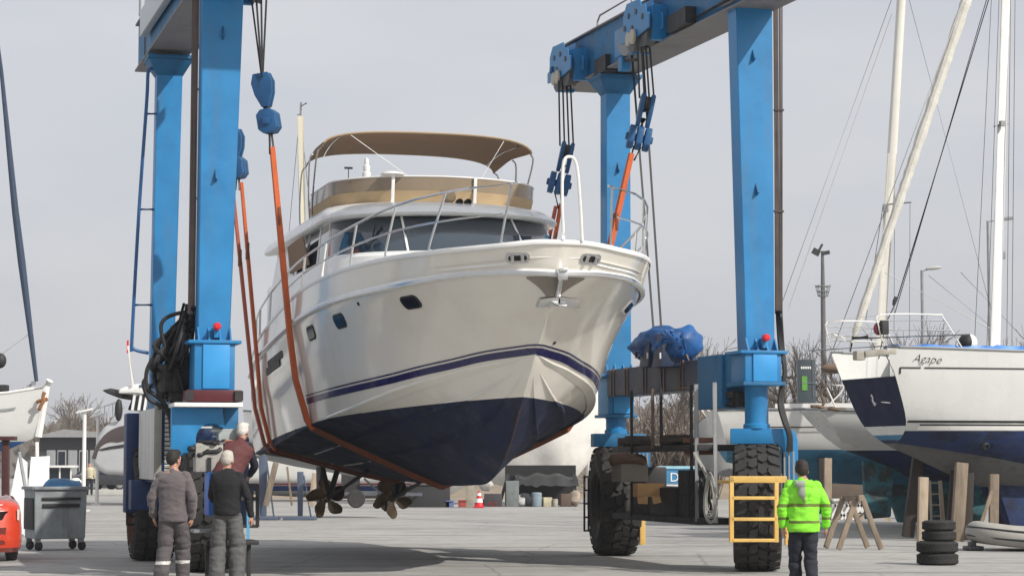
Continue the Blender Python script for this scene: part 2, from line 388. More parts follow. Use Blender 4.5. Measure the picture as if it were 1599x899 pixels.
for s in (-1, 1):
    hull.grid([[V3(p, s) for p in c] for c in top_cols])
    hull.grid([[V3(p, s) for p in c] for c in bot_cols])
    for v, i0, i1 in ((.42, 10, 44), (.70, 12, 50)):       # spray strakes
        rows = []
        for i in range(i0, i1):
            c = bot_cols[i]; k = int(v*8); f = v*8-k
            p = lerp(c[k], c[k+1], f); q = lerp(c[k], c[k+1], min(1, f+.30)) if k+1 < 9 else c[8]
            fade = min(1, (i-i0)/12, (i1-1-i)/5)
            r = lerp(p, q, .92)+Vector((0, .012, -.062))*fade
            rows.append([V3(p+Vector((0, .0, .004)), s), V3(lerp(p, r, .8)+Vector((0, .008, -.012))*fade, s), V3(r, s), V3(q+Vector((0, 0, .004)), s)])
        hull.grid(rows)
    lip = []                                             # chine flat
    for i in range(4, NU):
        c = chi[i]; f = min(1, (i-4)/8)
        lip.append([V3(c+Vector((0, .0, .05*f)), s), V3(c+Vector((0, .035*f, .01*f)), s), V3(c+Vector((0, .03*f, -.015*f)), s), V3(lerp(c, kee[i], .06)+Vector((0, 0, -.012*f)), s)])
    hull.grid(lip)
tr = [V3(p, -1) for p in top_cols[-1]][::-1]+[V3(p, -1) for p in bot_cols[-1]][::-1][1:]
tr2 = [V3(p, 1) for p in top_cols[-1]][::-1]+[V3(p, 1) for p in bot_cols[-1]][::-1][1:]
hull.grid([tr, tr2])
ho = hull.build('hull', [M['white'], M['antifoul']], yacht, world=False, smooth=0, weld=.002, fix=True)
def split_hull():
    me = ho.data; bm = bmesh.new(); bm.from_mesh(me)
    co = Vector((0, 2.07, 2.615)); no = Vector((0, .06, 1)).normalized()
    bmesh.ops.bisect_plane(bm, geom=bm.verts[:]+bm.edges[:]+bm.faces[:], plane_co=co, plane_no=no, dist=.0005)
    for f in bm.faces:
        c = f.calc_center_median(); f.material_index = 1 if (c-co).dot(no) < 0 and c.z < 2.75 else 0
        f.smooth = True
    for e in bm.edges:
        if len(e.link_faces) == 2: e.smooth = e.calc_face_angle(0) < math.radians(22)
    bm.to_mesh(me); bm.free()
split_hull()
def on_col(c, z):
    for a, b in zip(c, c[1:]):
        if (a.z-z)*(b.z-z) <= 0 and abs(a.z-b.z) > 1e-6: return lerp(a, b, (z-a.z)/(b.z-a.z))
    return None
zt = curve([(1.30, 3.315), (1.74, 3.262), (2.5, 3.125), (3.8, 2.955), (6.3, 2.80), (7.3, 2.75)])
def band(dz0, dz1, umax, off=.008):
    mb = MB()
    for s in (-1, 1):
        rows = []
        for i in range(0, umax):
            c = top_cols[i]
            y = c[2].x if i else 1.32
            a = on_col(c, max(zt(y)+dz0, c[0].z+.004)); b = on_col(c, zt(y)+dz1)
            if a is None or b is None: continue
            n = Vector((-.55*(1 if i < 20 else .25), .8, -.35)).normalized() if i else Vector((-1, 0, 0))
            rows.append([V3(on_col(c, lerp(a.z, b.z, q/5)+(1e-4 if q == 0 else 0))+n*off, s) for q in range(6)])
        mb.grid(rows)
    return mb
band(-.125, -.028, 43).build('hull_stripe', M['stripe'], yacht, world=False)
band(.0, .022, 43).build('pinstripe', M['stripe'], yacht, world=False)
# rub rail, toe rail
for nm, ln, r, ml in (('rub_rail', rub, (.030, .045), M['deckwhite']),):
    mb = MB()
    full = [V3(p, -1) for p in ln][::-1]+[V3(p, 1) for p in ln][1:]
    ctr = Vector((0, 6, 0)); outs = []
    rows = []
    for k, p in enumerate(full):
        d = (full[min(k+1, len(full)-1)]-full[max(k-1, 0)]); n = Vector((d.y, -d.x, 0)).normalized()
        rows.append([p+n*a+Vector((0, 0, b)) for a, b in ((-.01, .06), (.022, .055), (.028, .018), (.05, .012), (.05, -.035), (.02, -.045), (-.01, -.05))])
    mb.grid(rows); mb.build(nm, ml, yacht, world=False, smooth=30)
    mb = MB()
    mb.grid([[p+Vector((0, 0, 0))+n2 for n2 in q] for p, q in zip(full, [[(r0[3]-p0)*1.12+Vector((0, 0, -.004)), (r0[4]-p0)*1.12+Vector((0, 0, .012))] for r0, p0 in zip(rows, full)])])
    mb.build('rail_insert', M['inox'], yacht, world=False)
full = [V3(p, -1) for p in sheer][::-1]+[V3(p, 1) for p in sheer][1:]
mb = MB(); rows = []
for k, p in enumerate(full):
    d = (full[min(k+1, len(full)-1)]-full[max(k-1, 0)]); n = Vector((d.y, -d.x, 0)).normalized()
    rows.append([p+n*a+Vector((0, 0, b)) for a, b in ((.004, -.03), (.02, 0), (.012, .03), (-.03, .045), (-.12, .04), (-.14, .0), (-.14, -.25))])
mb.grid(rows); mb.build('bulwark_cap', M['deckwhite'], yacht, world=False, smooth=50)
mb = MB(); rows = []
for p in sheer[2:]:
    rows.append([Vector((p.y*t*.96, p.x+.1, p.z-.2+.06*(1-t*t))) for t in (-1, -.6, -.2, .2, .6, 1)])
mb.grid(rows); mb.build('deck', M['deckwhite'], yacht, world=False)
# ---------------- superstructure
def ring(yf, w, D, yb, z, n=15, dz=0., pw=1.0, tap=0.):
    """plan curve: starboard aft -> round the front -> port aft"""
    q = []
    for k in range(6): q.append(Vector((-w+tap*(5-k)/5, lerp(yb, yf+D, k/6), z)))
    for k in range(-n, n+1):
        a = PI/2*k/n; q.append(Vector((w*math.copysign(abs(math.sin(a))**pw, a), yf+D*(1-math.cos(a))**1.0, z+dz*math.cos(a))))
    for k in range(6)[::-1]: q.append(Vector((w-tap*(5-k)/5, lerp(yb, yf+D, k/6), z)))
    return q
mb = MB()                                               # low trunk in front of the windscreen
mb.grid([ring(2.9, 1.55, 3.0, 7.2, 4.40), ring(3.1, 1.50, 3.0, 7.2, 4.62), ring(3.5, 1.38, 2.8, 7.2, 4.74), ring(4.8, .9, 2.2, 7.2, 4.80), ring(6.2, .3, .8, 7.2, 4.82)])
mb.build('foredeck_trunk', M['deckwhite'], yacht, world=False, smooth=45)
mb = MB()                                               # cabin sides under the glass
mb.grid([ring(5.0, 2.03, 1.75, 13.2, 3.6), ring(5.02, 2.03, 1.75, 13.2, 4.95), ring(5.12, 1.99, 1.7, 13.2, 5.02), ring(5.25, 1.96, 1.7, 13.2, 5.03)])
mb.build('cabin_side', M['deckwhite'], yacht, world=False, smooth=40)
rb, rt = ring(5.2, 1.96, 1.7, 13.0, 5.02, dz=.0), ring(6.05, 1.84, 1.6, 13.0, 5.70)
mb = MB(); mb.grid([rb, [lerp(a, b, .5)+Vector((0, -.03, .02)) for a, b in zip(rb, rt)], rt])
gl = mb.build('windscreen', mat('windscreen glass', (.030, .045, .062), .05, var=.05, spec=.7, coat=.4), yacht, world=False, smooth=60)
for k in (6+15-5, 6+15+5):
    mb = MB(); mb.beam(rb[k]+Vector((0, -.02, 0)), rt[k]+Vector((0, -.03, 0)), .035, .03)
    mb.build('windscreen_mullion', M['deckwhite'], gl, world=False)
for k, side in ((3, -1), (6+6, -1), (6+24, 1)):
    mb = MB(); a = lerp(rb[k], rt[k], .08)+Vector((0, -.04, .03)); b = lerp(rb[k+2], rt[k+2], .62)+Vector((0, -.05, .03))
    mb.tube([a, b], .014, 6); mb.beam(lerp(a, b, .45)+Vector((0, -.01, 0)), b+Vector((.12*side, -.02, .02)), .012, .035)
    if k > 6: mb.build('wiper', M['black'], gl, world=False)
# painted side pillars: the cabin side between the windows
for s in (-1, 1):
    mb = MB()
    idx = (range(0, 6) if s < 0 else range(len(rb)-6, len(rb)))
    off = Vector((s*.02, 0, 0))
    def sp(y, v): 
        return Vector((s*(lerp(1.96, 1.84, v)+.012), y, lerp(5.02, 5.70, v)))
    for y0, y1, sl in ((7.15, 7.24, .35), (8.05, 8.17, .3), (9.2, 9.4, .2), (10.6, 13.0, .0)):
        mb = MB(); mb.hexa([sp(y0, 0), sp(y1, 0), sp(y1, 0)-off*2, sp(y0, 0)-off*2], [sp(y0+sl, 1), sp(y1+sl, 1), sp(y1+sl, 1)-off*2, sp(y0+sl, 1)-off*2])
        mb.build('window_pillar', M['deckwhite'], yacht, world=False, bev=.008)
tan = mat('brown canvas', (.25, .16, .095), .85, var=.12, scale=4, bump=.15, bscale=60, dirt=(.09, .06, .04), dirtamt=.4)
tan2 = mat('tan canvas', (.46, .34, .20), .8, var=.10, scale=3)
mb = MB(); q0 = [Vector((-2.0, y, z)) for y, z in ((8.6, 5.06), (10.6, 5.06), (10.9, 5.58), (9.3, 5.62))]
mb.prism(q0, (-.02, 0, 0)); mb.build('window_cover', tan, yacht, world=False)
# roof / flybridge moulding
mb = MB()
mb.grid([ring(5.95, 1.80, 1.6, 13.4, 5.66), ring(5.72, 1.98, 1.75, 13.6, 5.655), ring(5.66, 2.02, 1.8, 13.7, 5.70), ring(5.74, 2.01, 1.78, 13.7, 5.755), ring(6.2, 1.93, 1.6, 13.7, 5.875, dz=.03), ring(6.72, 1.86, 1.35, 13.7, 5.95, dz=.035), ring(6.95, 1.80, 1.2, 13.7, 5.965, dz=.03)])
mb.build('flybridge_roof', M['deckwhite'], yacht, world=False, smooth=50)
mb = MB(); mb.grid([[Vector((-1.8, 7.6, 5.95)), Vector((1.8, 7.6, 5.95))], [Vector((-1.8, 13.6, 5.95)), Vector((1.8, 13.6, 5.95))]]); mb.build('flybridge_floor', M['deckwhite'], yacht, world=False)
ra, rc = ring(6.98, 1.76, 1.15, 9.9, 5.95, dz=.02), ring(6.88, 1.80, 1.2, 9.9, 6.16, dz=.03)
rd = ring(6.86, 1.80, 1.2, 9.7, 6.395, dz=.03)
smoke = mat('smoked screen', (.24, .185, .125), .22, var=.15, scale=1.2, coat=.5)
mb = MB(); mb.grid([ra, rc]); mb.build('flybridge_coaming', tan2, yacht, world=False, thick=.03)
mb = MB(); mb.grid([[p+Vector((0, 0, .002)) for p in rc], rd]); sc = mb.build('flybridge_screen', smoke, yacht, world=False, thick=.015)
mb = MB(); mb.tube(rd, .014, 6); mb.build('screen_trim', M['whitepaint'], sc, world=False)
mb = MB(); mb.tube([p+Vector((0, -.015, 0)) for p in ra], .022, 6); mb.build('screen_base_trim', mat('brown trim', (.16, .05, .025), .6), sc, world=False)
for x in (-.915, .49):                                    # screen supports
    mb = MB(); mb.beam(Vector((x, 6.93, 5.98)), Vector((x, 6.86, 6.43)), .055, .03); mb.build('screen_post', M['whitepaint'], yacht, world=False, bev=.005)
mb = MB(); mb.lathe([(.0, .06), (.1, .05), (.19, .02), (.2, 0), (.05, -.02)], (-.915, 6.95, 6.44), n=20); mb.build('dish_antenna', M['whitepaint'], yacht, world=False)
mb = MB(); mb.lathe([(.07, 0), (.075, .1), (.05, .12), (.06, .15), (.06, .22), (.035, .24), (.045, .28), (.03, .34), (0, .36)], (-1.28, 7.3, 6.40), n=14); mb.build('anchor_light', M['whitepaint'], yacht, world=False)
mb = MB(); mb.tube([(-1.55, 7.5, 6.38), (-1.55, 7.5, 6.6)], .008, 5); mb.beam((-1.62, 7.5, 6.6), (-1.48, 7.5, 6.6), .02, .035); mb.build('wind_sensor', M['black'], yacht, world=False)
mb = MB(); mb.lathe([(.0, -.1), (.09, -.09), (.1, .05), (.07, .1), (0, .1)], (-.03, 6.55, 6.04), axis=(0, -1, .1), n=16); mb.box((-.03, 6.6, 5.96), (.08, .1, .1)); mb.box((-.05, 6.62, 6.14), (.24, .1, .035))
mb.build('searchlight', tan2, yacht, world=False, bev=.006)
for x in (.06, .20):
    mb = MB(); mb.lathe([(.0, -.07), (.052, -.06), (.056, .06), (.04, .07), (.03, .03), (0, .02)], (x, 6.25, 5.93), axis=(0, -1, 0), n=14); mb.build('horn', M['black'], yacht, world=False)
mb = MB()                                                # helm console and seats seen over the screen
mb.box((.45, 8.6, 6.1), (1.1, .5, .42)); mb.box((-.7, 8.9, 6.1), (1.0, .6, .36)); mb.build('helm_seat', tan2, yacht, world=False, bev=.05)
# bimini
def bim(t, v):                                           # v 0 front .. 1 aft
    y = lerp(8.27, 10.5, v); w = lerp(1.86, 1.76, v)
    a = t*PI/2
    zz = 7.12+.30*(1-abs(t)**2.6)-.05*abs(v-.5)*2-(.0 if v < .6 else (v-.6)*.16)+.02*math.sin(v*PI*3)*(1-t*t)
    return Vector((w*math.sin(a*.98)**1, y, zz))
mb = MB(); mb.grid([[bim(t/12, v/8) for t in range(-12, 13)] for v in range(9)])
cv = mb.build('bimini_canopy', tan, yacht, world=False, thick=.015)
mb = MB()
for v in (0.0, 1.0):
    mb.tube([bim(t/12, v)+Vector((0, 0, -.005)) for t in range(-12, 13)], .018, 6)
mb.build('canopy_hem', mat('pale hem', (.40, .30, .2), .8), cv, world=False)
for s in (-1, 1):
    fp = Vector((s*1.80, 9.4, 6.0))
    for v in (0.02, .5, .98):
        mb = MB(); e = bim(s, v); e.z -= .01
        b = Vector((s*1.84, 10.6 if v > .9 else (9.35 if v < .2 else 9.6), 5.9))
        mid = e+(b-e)*.12+Vector((s*.07, 0, 0))
        mb.tube(catmull([e, mid, lerp(mid, b, .6)+Vector((s*.02, 0, 0)), b], 5), .016, 6); mb.build('bimini_pole', M['inox'], yacht, world=False)
    mb = MB(); a = bim(s*.55, 0.03); mb.tube([a, Vector((s*.62, 7.0, 6.42))], .007, 4); mb.build('bimini_strap', M['whitepaint'], yacht, world=False)
for tt in (-.62, .75):
    mb = MB(); mb.tube([bim(tt, v/6)+Vector((0, 0, -.02)) for v in range(7)], .013, 5); mb.build('bimini_hoop', M['inox'], yacht, world=False)
# ---------------- hull fittings
def hull_pt(px, py, s):
    best = None
    for i in range(1, NU-1):
        c = top_cols[i]; c2 = top_cols[i+1]
        for j in range(len(c)-1):
            for fu in (0, .25, .5, .75):
                for fv in (0, .25, .5, .75):
                    p = lerp(lerp(c[j], c2[j], fu), lerp(c[j+1], c2[j+1], fu), fv)
                    q = proj(YM @ V3(p, s)); e = (q[0]-px)**2+(q[1]-py)**2
                    if best is None or e < best[0]:
                        best = (e, V3(p, s), (V3(c2[j], s)-V3(c[j], s)).normalized(), (V3(c[j+1], s)-V3(c[j], s)).normalized())
    _, p, du, dv = best
    n = du.cross(dv).normalized()
    if n.x*s < 0: n = -n
    dv = n.cross(du).normalized()
    if dv.z < 0: dv = -dv
    return p, du, dv, n
def rrect(p, du, dv, w, h, r, n=5):
    q = []
    for cx, cy, a0 in ((w/2-r, h/2-r, 0), (-w/2+r, h/2-r, 90), (-w/2+r, -h/2+r, 180), (w/2-r, -h/2+r, 270)):
        for k in range(n+1):
            a = math.radians(a0+90*k/n); q.append(p+du*(cx+r*math.cos(a))+dv*(cy+r*math.sin(a)))
    return q
for px, py, s, w, h in ((641, 471, -1, .42, .235), (530, 500, -1, .46, .24), (486, 520, -1, .46, .24), (981, 480, 1, .44, .235)):
    p, du, dv, n = hull_pt(px, py, s)
    mb = MB(); mb.prism(rrect(p-n*.02, du, dv, w, h, .09), n*.032); fr = mb.build('porthole', M['deckwhite'] if s > 0 else M['darkgrey'], yacht, world=False, bev=.006)
    mb = MB(); mb.prism(rrect(p, du, dv, w-.06, h-.06, .07), n*.017); mb.build('pane', M['glass'], fr, world=False)
for px, py, s, w, h in ((808, 401, -1, .34, .15), (922, 405, 1, .34, .16)):
    p, du, dv, n = hull_pt(px, py, s)
    mb = MB(); mb.prism(rrect(p-n*.02, du, dv, w, h, .06), n*.034); f = mb.build('fairlead', M['inox'], yacht, world=False, bev=.008)
    mb = MB(); mb.prism(rrect(p, du, dv, w-.08, h-.07, .035), n*.018); mb.build('fairlead_opening', M['black'], f, world=False)
    for k in (-.07, .07):
        mb = MB(); mb.lathe([(.032, -.05), (.026, 0), (.032, .05)], p+du*k+n*.03, axis=dv, n=10); mb.build('roller', M['inox'], f, world=False)
for px, py, s in ((559, 475, -1), (865, 536, 1), (462, 673, -1), (471, 670, -1)):
    p, du, dv, n = hull_pt(px, py, s); mb = MB(); mb.lathe([(.028, -.01), (.03, .012), (.018, .012), (.016, .0)], p, axis=n, n=12); mb.build('skin_fitting', M['darkgrey'], yacht, world=False)
for px, py in ((429, 560), (427, 574)):
    p, du, dv, n = hull_pt(px, py, -1); mb = MB(); mb.prism(rrect(p-n*.02, du, dv, 1.5, .13, .06), n*.03); mb.build('air_intake', M['black'], yacht, world=False)
# anchor pocket plate + anchor
mb = MB()
for s in (-1, 1):
    rows = []
    for i in range(0, 14):
        r = rub[i]; w = r.y/.46
        if w > 1: break
        zlo = lerp(3.80, 4.2, w**.8); c = top_cols[i]; k = [on_col(c, lerp(zlo, 4.21, t)) for t in (0, .33, .66, 1)]
        if None in k: continue
        rows.append([V3(p+Vector((-.010, .006, -.003)), s) for p in k])
    mb.grid(rows)
mb.build('anchor_plate', mat('brushed plate', (.30, .27, .24), .35, .7, var=.12), yacht, world=False, weld=.001)
an = MB(); an.prism([(-.03, .18, 4.24), (-.03, .10, 4.2), (-.03, .28, 3.86), (-.03, .42, 3.86)], (.06, 0, 0))
anc = an.build('anchor', M['inox'], yacht, world=False, bev=.008)
an = MB()
for s in (-1, 1):
    an.hexa([(0, .18, 3.93), (s*.02, .22, 3.80), (s*.31, .20, 3.77), (s*.27, .16, 3.89)], [(0, .27, 3.95), (s*.02, .32, 3.82), (s*.32, .30, 3.80), (s*.27, .28, 3.93)])
an.prism([(-.06, .02, 3.78), (.06, .02, 3.78), (.10, .30, 3.84), (-.10, .30, 3.84)], (0, 0, .03)); an.build('fluke', M['inox'], anc, world=False, bev=.01)
an = MB(); an.box((0, .12, 4.28), (.10, .34, .05)); an.box((0, .05, 4.22), (.14, .05, .14)); an.build('bow_roller', M['inox'], anc, world=False, bev=.008)
# ---------------- stainless rails
def sh(y, s):
    for a, b in zip(sheer, sheer[1:]):
        if a.x <= y <= b.x: p = lerp(a, b, (y-a.x)/(b.x-a.x+1e-9)); return Vector((s*(p.y-.06), p.x+.05, p.z+.03))
    p = sheer[-1]; return Vector((s*(p.y-.06), p.x, p.z+.03))
hts = curve([(0, .80), (.6, .80), (2.2, .72), (3.4, .62), (5.6, .52), (9, .55), (14.5, .6)])
def rail(f, ya, yb, s, n=30):
    return [sh(lerp(ya, yb, k/n), s)+Vector((0, lerp(-.25, .05, min(1, lerp(ya, yb, k/n)/4)), hts(lerp(ya, yb, k/n))*f)) for k in range(n+1)]
mb = MB()
for s in (-1, 1): mb.tube(rail(1, .18, 14.2, s), .019, 7)
mb.build('bow_rail', M['inox'], yacht, world=False)
mb = MB()
for s in (-1, 1): mb.tube(rail(.5, .3, 8.0, s), .014, 6)
mb.build('middle_rail', M['inox'], yacht, world=False)
for s in (-1, 1):
    for y in (.22, 1.0, 2.1, 3.4, 4.9, 6.4, 8.0, 9.8, 11.8, 13.6):
        b = sh(y+(.25 if y > .5 else .05), s); t = rail(1, y, y+.01, s, 1)[0]
        mb = MB(); mb.tube(catmull([b, b+Vector((0, 0, .12)), t], 4), .017 if y < 4 else .021, 7)
        mb.lathe([(.04, 0), (.03, .03)], b, n=8); mb.build('stanchion', M['inox'] if y < 4 else M['whitepaint'], yacht, world=False)
mb = MB(); a = Vector((-.0, -.02, 4.7)); mb.tube(catmull([a, a+Vector((-.03, -.03, .5)), a+Vector((-.02, -.05, 1.02)), a+Vector((.07, -.05, 1.13)), a+Vector((.17, -.05, 1.02)), a+Vector((.23, -.02, .5)), a+Vector((.27, .02, -.02))], 5), .022, 8)
mb.build('boarding_hoop', M['whitepaint'], yacht, world=False)
# ---------------- running gear
brz = mat('dull bronze', (.20, .14, .08), .36, .75, var=.35, scale=6, dirt=(.16, .14, .11), dirtamt=.5, dscale=5)
for s, rot in ((-1, 12), (1, 40)):
    x = s*.66; hub = Vector((x, 14.2, .98))
    mb = MB(); mb.lathe([(.0, -.2), (.05, -.16), (.085, -.05), (.085, .13), (.06, .16)], hub, axis=(0, 1, .0), n=14)
    pr = mb.build('propeller', brz, yacht, world=False)
    for k in range(5):
        a = math.radians(rot+72*k); mb = MB()
        rad = Vector((math.cos(a), 0, math.sin(a))); tan_ = Vector((-math.sin(a), 0, math.cos(a))); ax = Vector((0, 1, 0))
        rows = []
        for r, w, pit, sk in ((.07, .06, 62, 0), (.14, .12, 52, .01), (.22, .165, 42, .03), (.30, .165, 34, .06), (.36, .12, 29, .09), (.40, .05, 26, .12)):
            p = math.radians(pit); cd = tan_*math.cos(p)+ax*math.sin(p)
            rows.append([hub+rad*(r-.02*abs(t)**2)+cd*(w*t+sk)+ax*(.02*(1-t*t)) for t in (-1, -.5, 0, .5, 1)])
        mb.grid(rows); mb.build('blade', brz, pr, world=False, thick=.012, smooth=60)
    mb = MB(); mb.tube([hub+Vector((0, -.1, 0)), Vector((x, 10.2, 1.52))], .04, 8); mb.build('shaft', M['darkgrey'], yacht, world=False)
    for dx in (-.16, .16):
        mb = MB(); mb.beam(hub+Vector((0, -.25, .04)), hub+Vector((dx, -.35, .62)), .03, .11); mb.build('shaft_bracket', M['darkgrey'], yacht, world=False, bev=.008)
    mb = MB(); mb.prism([(x-.03, 14.75, 1.6), (x-.03, 15.3, 1.6), (x-.03, 15.2, .75), (x-.03, 14.85, .7)], (.06, 0, 0)); mb.build('rudder', M['darkgrey'], yacht, world=False, bev=.015)
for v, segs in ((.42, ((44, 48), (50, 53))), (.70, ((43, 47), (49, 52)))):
    for i0, i1 in segs:                                  # pale grey strips along the strake edges aft
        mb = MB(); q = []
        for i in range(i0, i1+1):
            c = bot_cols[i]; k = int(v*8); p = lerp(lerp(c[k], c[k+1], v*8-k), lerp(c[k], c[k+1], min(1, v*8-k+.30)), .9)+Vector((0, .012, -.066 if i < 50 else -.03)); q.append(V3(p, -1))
        mb.tube(q, .016, 5); mb.build('pale_strake_edge', mat('pale strake', (.42, .42, .40), .7, var=.3, scale=6), yacht, world=False)
# keel strip worn to bare red
mb = MB(); mb.grid([[Vector((-.02, p.x-.006, p.z-.004)), Vector((0, p.x-.02, p.z-.012)), Vector((.02, p.x-.006, p.z-.004))] for p in kee[14:24]])
mb.build('worn_keel_strip', mat('scraped keel', (.05, .03, .04), .8, dirt=(.17, .07, .05), dirtamt=.8, dscale=4), yacht, world=False)
# ================================================================ the blue boat lift (same heading as the yacht)
LIFT = thing('travel_lift', 'blue four-wheeled boat lift with tall posts and top beams carrying the motor yacht', 'boat lift', YO, YTH)
YI = YM.inverted(); EYE = YI @ Vector((0, 0, HEYE))
def LY(px, py, y):                                       # pixel -> local point with local y given
    d = (YI.to_3x3() @ (P(px, py, 10)-Vector((0, 0, HEYE)))); k = (y-EYE.y)/d.y; return EYE+d*k
def LX(px, py, x):
    d = (YI.to_3x3() @ (P(px, py, 10)-Vector((0, 0, HEYE)))); k = (x-EYE.x)/d.x; return EYE+d*k
def B(mb, name, m, par=None, **k):
    k.setdefault('world', False); return mb.build(name, m, par or LIFT, **k)
PD = .38
def post(tl, tr, ty, bl, br, by, y):
    q = [LY(bl, by, y), LY(br, by, y)]; t = [LY(tl, ty, y), LY(tr, ty, y)]
    d = Vector((0, PD, 0))
    mb = MB(); mb.hexa([q[0], q[1], q[1]+d, q[0]+d], [t[0], t[1], t[1]+d, t[0]+d])
    o = B(mb, 'post', M['blue'], bev=.012, seg=1)
    return q, t, o
ZB = 8.80
posts = {}
for k, a in {'RN': (1149, 1206, 4, 1165, 1210, 548, 3.4), 'LN': (317, 382, -40, 309, 359, 532, 3.4),
             'LF': (246, 286, 92, 235, 271, 600, 9.7), 'RF': (947, 984, 122, 947, 986, 585, 9.7)}.items():
    posts[k] = post(*a)
for k, pts in {'RN': ((1176, 87), (1181, 296)), 'LN': ((348, 52), (337, 274)), 'RF': ((965, 262),)}.items():   # small lug plates on the front faces
    y = 3.4 if k[1] == 'N' else 9.7
    for px, py in pts:
        p = LY(px, py, y); mb = MB()
        mb.prism([p+Vector((-.012, 0, .10)), p+Vector((-.012, -.10, -.06)), p+Vector((-.012, 0, -.10))], (.024, 0, 0))
        B(mb, 'lug', M['blue2'], posts[k][2])
# top beams, capitals, cross beam
for s, k in ((1, 'R'), (-1, 'L')):
    xb = posts[k+'N'][1][0].lerp(posts[k+'N'][1][1], .5).x; xf = posts[k+'F'][1][0].lerp(posts[k+'F'][1][1], .5).x
    sl = (xf-xb)/6.3
    a = Vector((xb-sl*2.3, 1.0, 9.22)); b = Vector((xf+sl*2.3, 12.0, 9.30))
    mb = MB(); mb.beam(a, b, .62, .82); o = B(mb, 'top_beam', [M['blue2']], bev=.012, seg=1)
    mb = MB(); mb.beam(a+Vector((0, 0, -.425)), b+Vector((0, 0, -.425)), .74, .03); mb.beam(a+Vector((0, 0, .425)), b+Vector((0, 0, .425)), .74, .03)
    B(mb, 'flange_plate', mat('grey primer', (.19, .18, .18), .6, var=.2, dirt=(.08, .07, .06), dirtamt=.4), o)
    posts[k] = (a, b, o)
    for e in 'NF':
        t0, t1 = posts[k+e][1]; c = (t0+t1)/2+Vector((0, PD/2, 0)); w = (t1-t0).x
        if k == 'R' and e == 'N':
            mb = MB(); mb.box(c+Vector((0, 0, .012)), (w+.16, PD+.16, .03)); B(mb, 'cap_plate', M['grey'], posts[k+e][2]); continue
        zt_ = 8.80 if e == 'F' else 8.80
        h = zt_-c.z
        mb = MB(); z0 = max(c.z-.04, 0)
        q = lambda w_, d_, z: [Vector((c.x-w_/2, c.y-d_/2, z)), Vector((c.x+w_/2, c.y-d_/2, z)), Vector((c.x+w_/2, c.y+d_/2, z)), Vector((c.x-w_/2, c.y+d_/2, z))]
        mb.hexa(q(w, PD, c.z-.30), q(w+.34, PD+.3, c.z-.02)); mb.hexa(q(w+.36, PD+.34, c.z-.02), q(w+.36, PD+.34, c.z+.05))
        B(mb, 'capital', M['blue2'], posts[k+e][2], bev=.01, seg=1)
mb = MB(); mb.beam((posts['L'][0].x, 1.4, 10.25), (posts['R'][0].x, 1.4, 10.25), .8, 1.1)
for s in (-1, 1): mb.box((posts['L' if s < 0 else 'R'][0].x, 1.45, 9.67), (.7, .8, .09))
B(mb, 'cross_beam', M['blue'], bev=.015, seg=1)
for k, ys in (('R', (4.0, 11.6)), ('L', (3.5, 10.8))):       # walkway rails on the beams
    a, b, o = posts[k]; pt = lambda y, z, dx=0: Vector((lerp(a.x, b.x, (y-a.y)/(b.y-a.y))+dx, y, z))
    dx = .26 if k == 'R' else -.42
    y0, y1 = ys; z0 = 9.66; n = 4
    mb = MB()
    for h in ((.80, .42) if k == 'L' else (.62,)): mb.tube([pt(y0, z0+h, dx), pt(y1-.15, z0+h, dx), pt(y1, z0+h-.1, dx), pt(y1, z0, dx)], .02, 6)
    for i in range(n): mb.tube([pt(lerp(y0, y1, i/n), z0-.05, dx), pt(lerp(y0, y1, i/n), z0+(.8 if k == 'L' else .62), dx)], .018, 6)
    if k == 'L':
        for i in range(5): mb.tube([pt(y1, z0-.9+i*.01, dx+.1), pt(y1, z0+.5, dx+.1)], .018, 5)
    B(mb, 'handrail', M['grey'], o)
a, b, o = posts['L']                                          # pale walkway panel on the outer face
mb = MB(); mb.beam(a+Vector((-.42, 0, .05)), lerp(a, b, .84)+Vector((-.42, 0, .12)), .12, .46); B(mb, 'walkway_panel', mat('pale grey panel', (.48, .52, .55), .4, var=.1), o, bev=.01)
# hook arm on the far end of the right beam
a, b, o = posts['R']
mb = MB(); e = b+Vector((-.25, -.1, -.30)); t = LX(868, 107, e.x-.35)
mb.beam(e, t+Vector((0, 0, .02)), .12, .15, w2=.06, h2=.08); mb.tube([t+Vector((0, 0, .05)), t+Vector((-.06, .05, .02)), t+Vector((-.08, .05, -.08)), t+Vector((-.02, 0, -.10))], .03, 6)
mb.tube([e+Vector((0, 0, .5)), t+Vector((.1, 0, .05))], .012, 5); B(mb, 'hook_arm', M['blue2'], o)
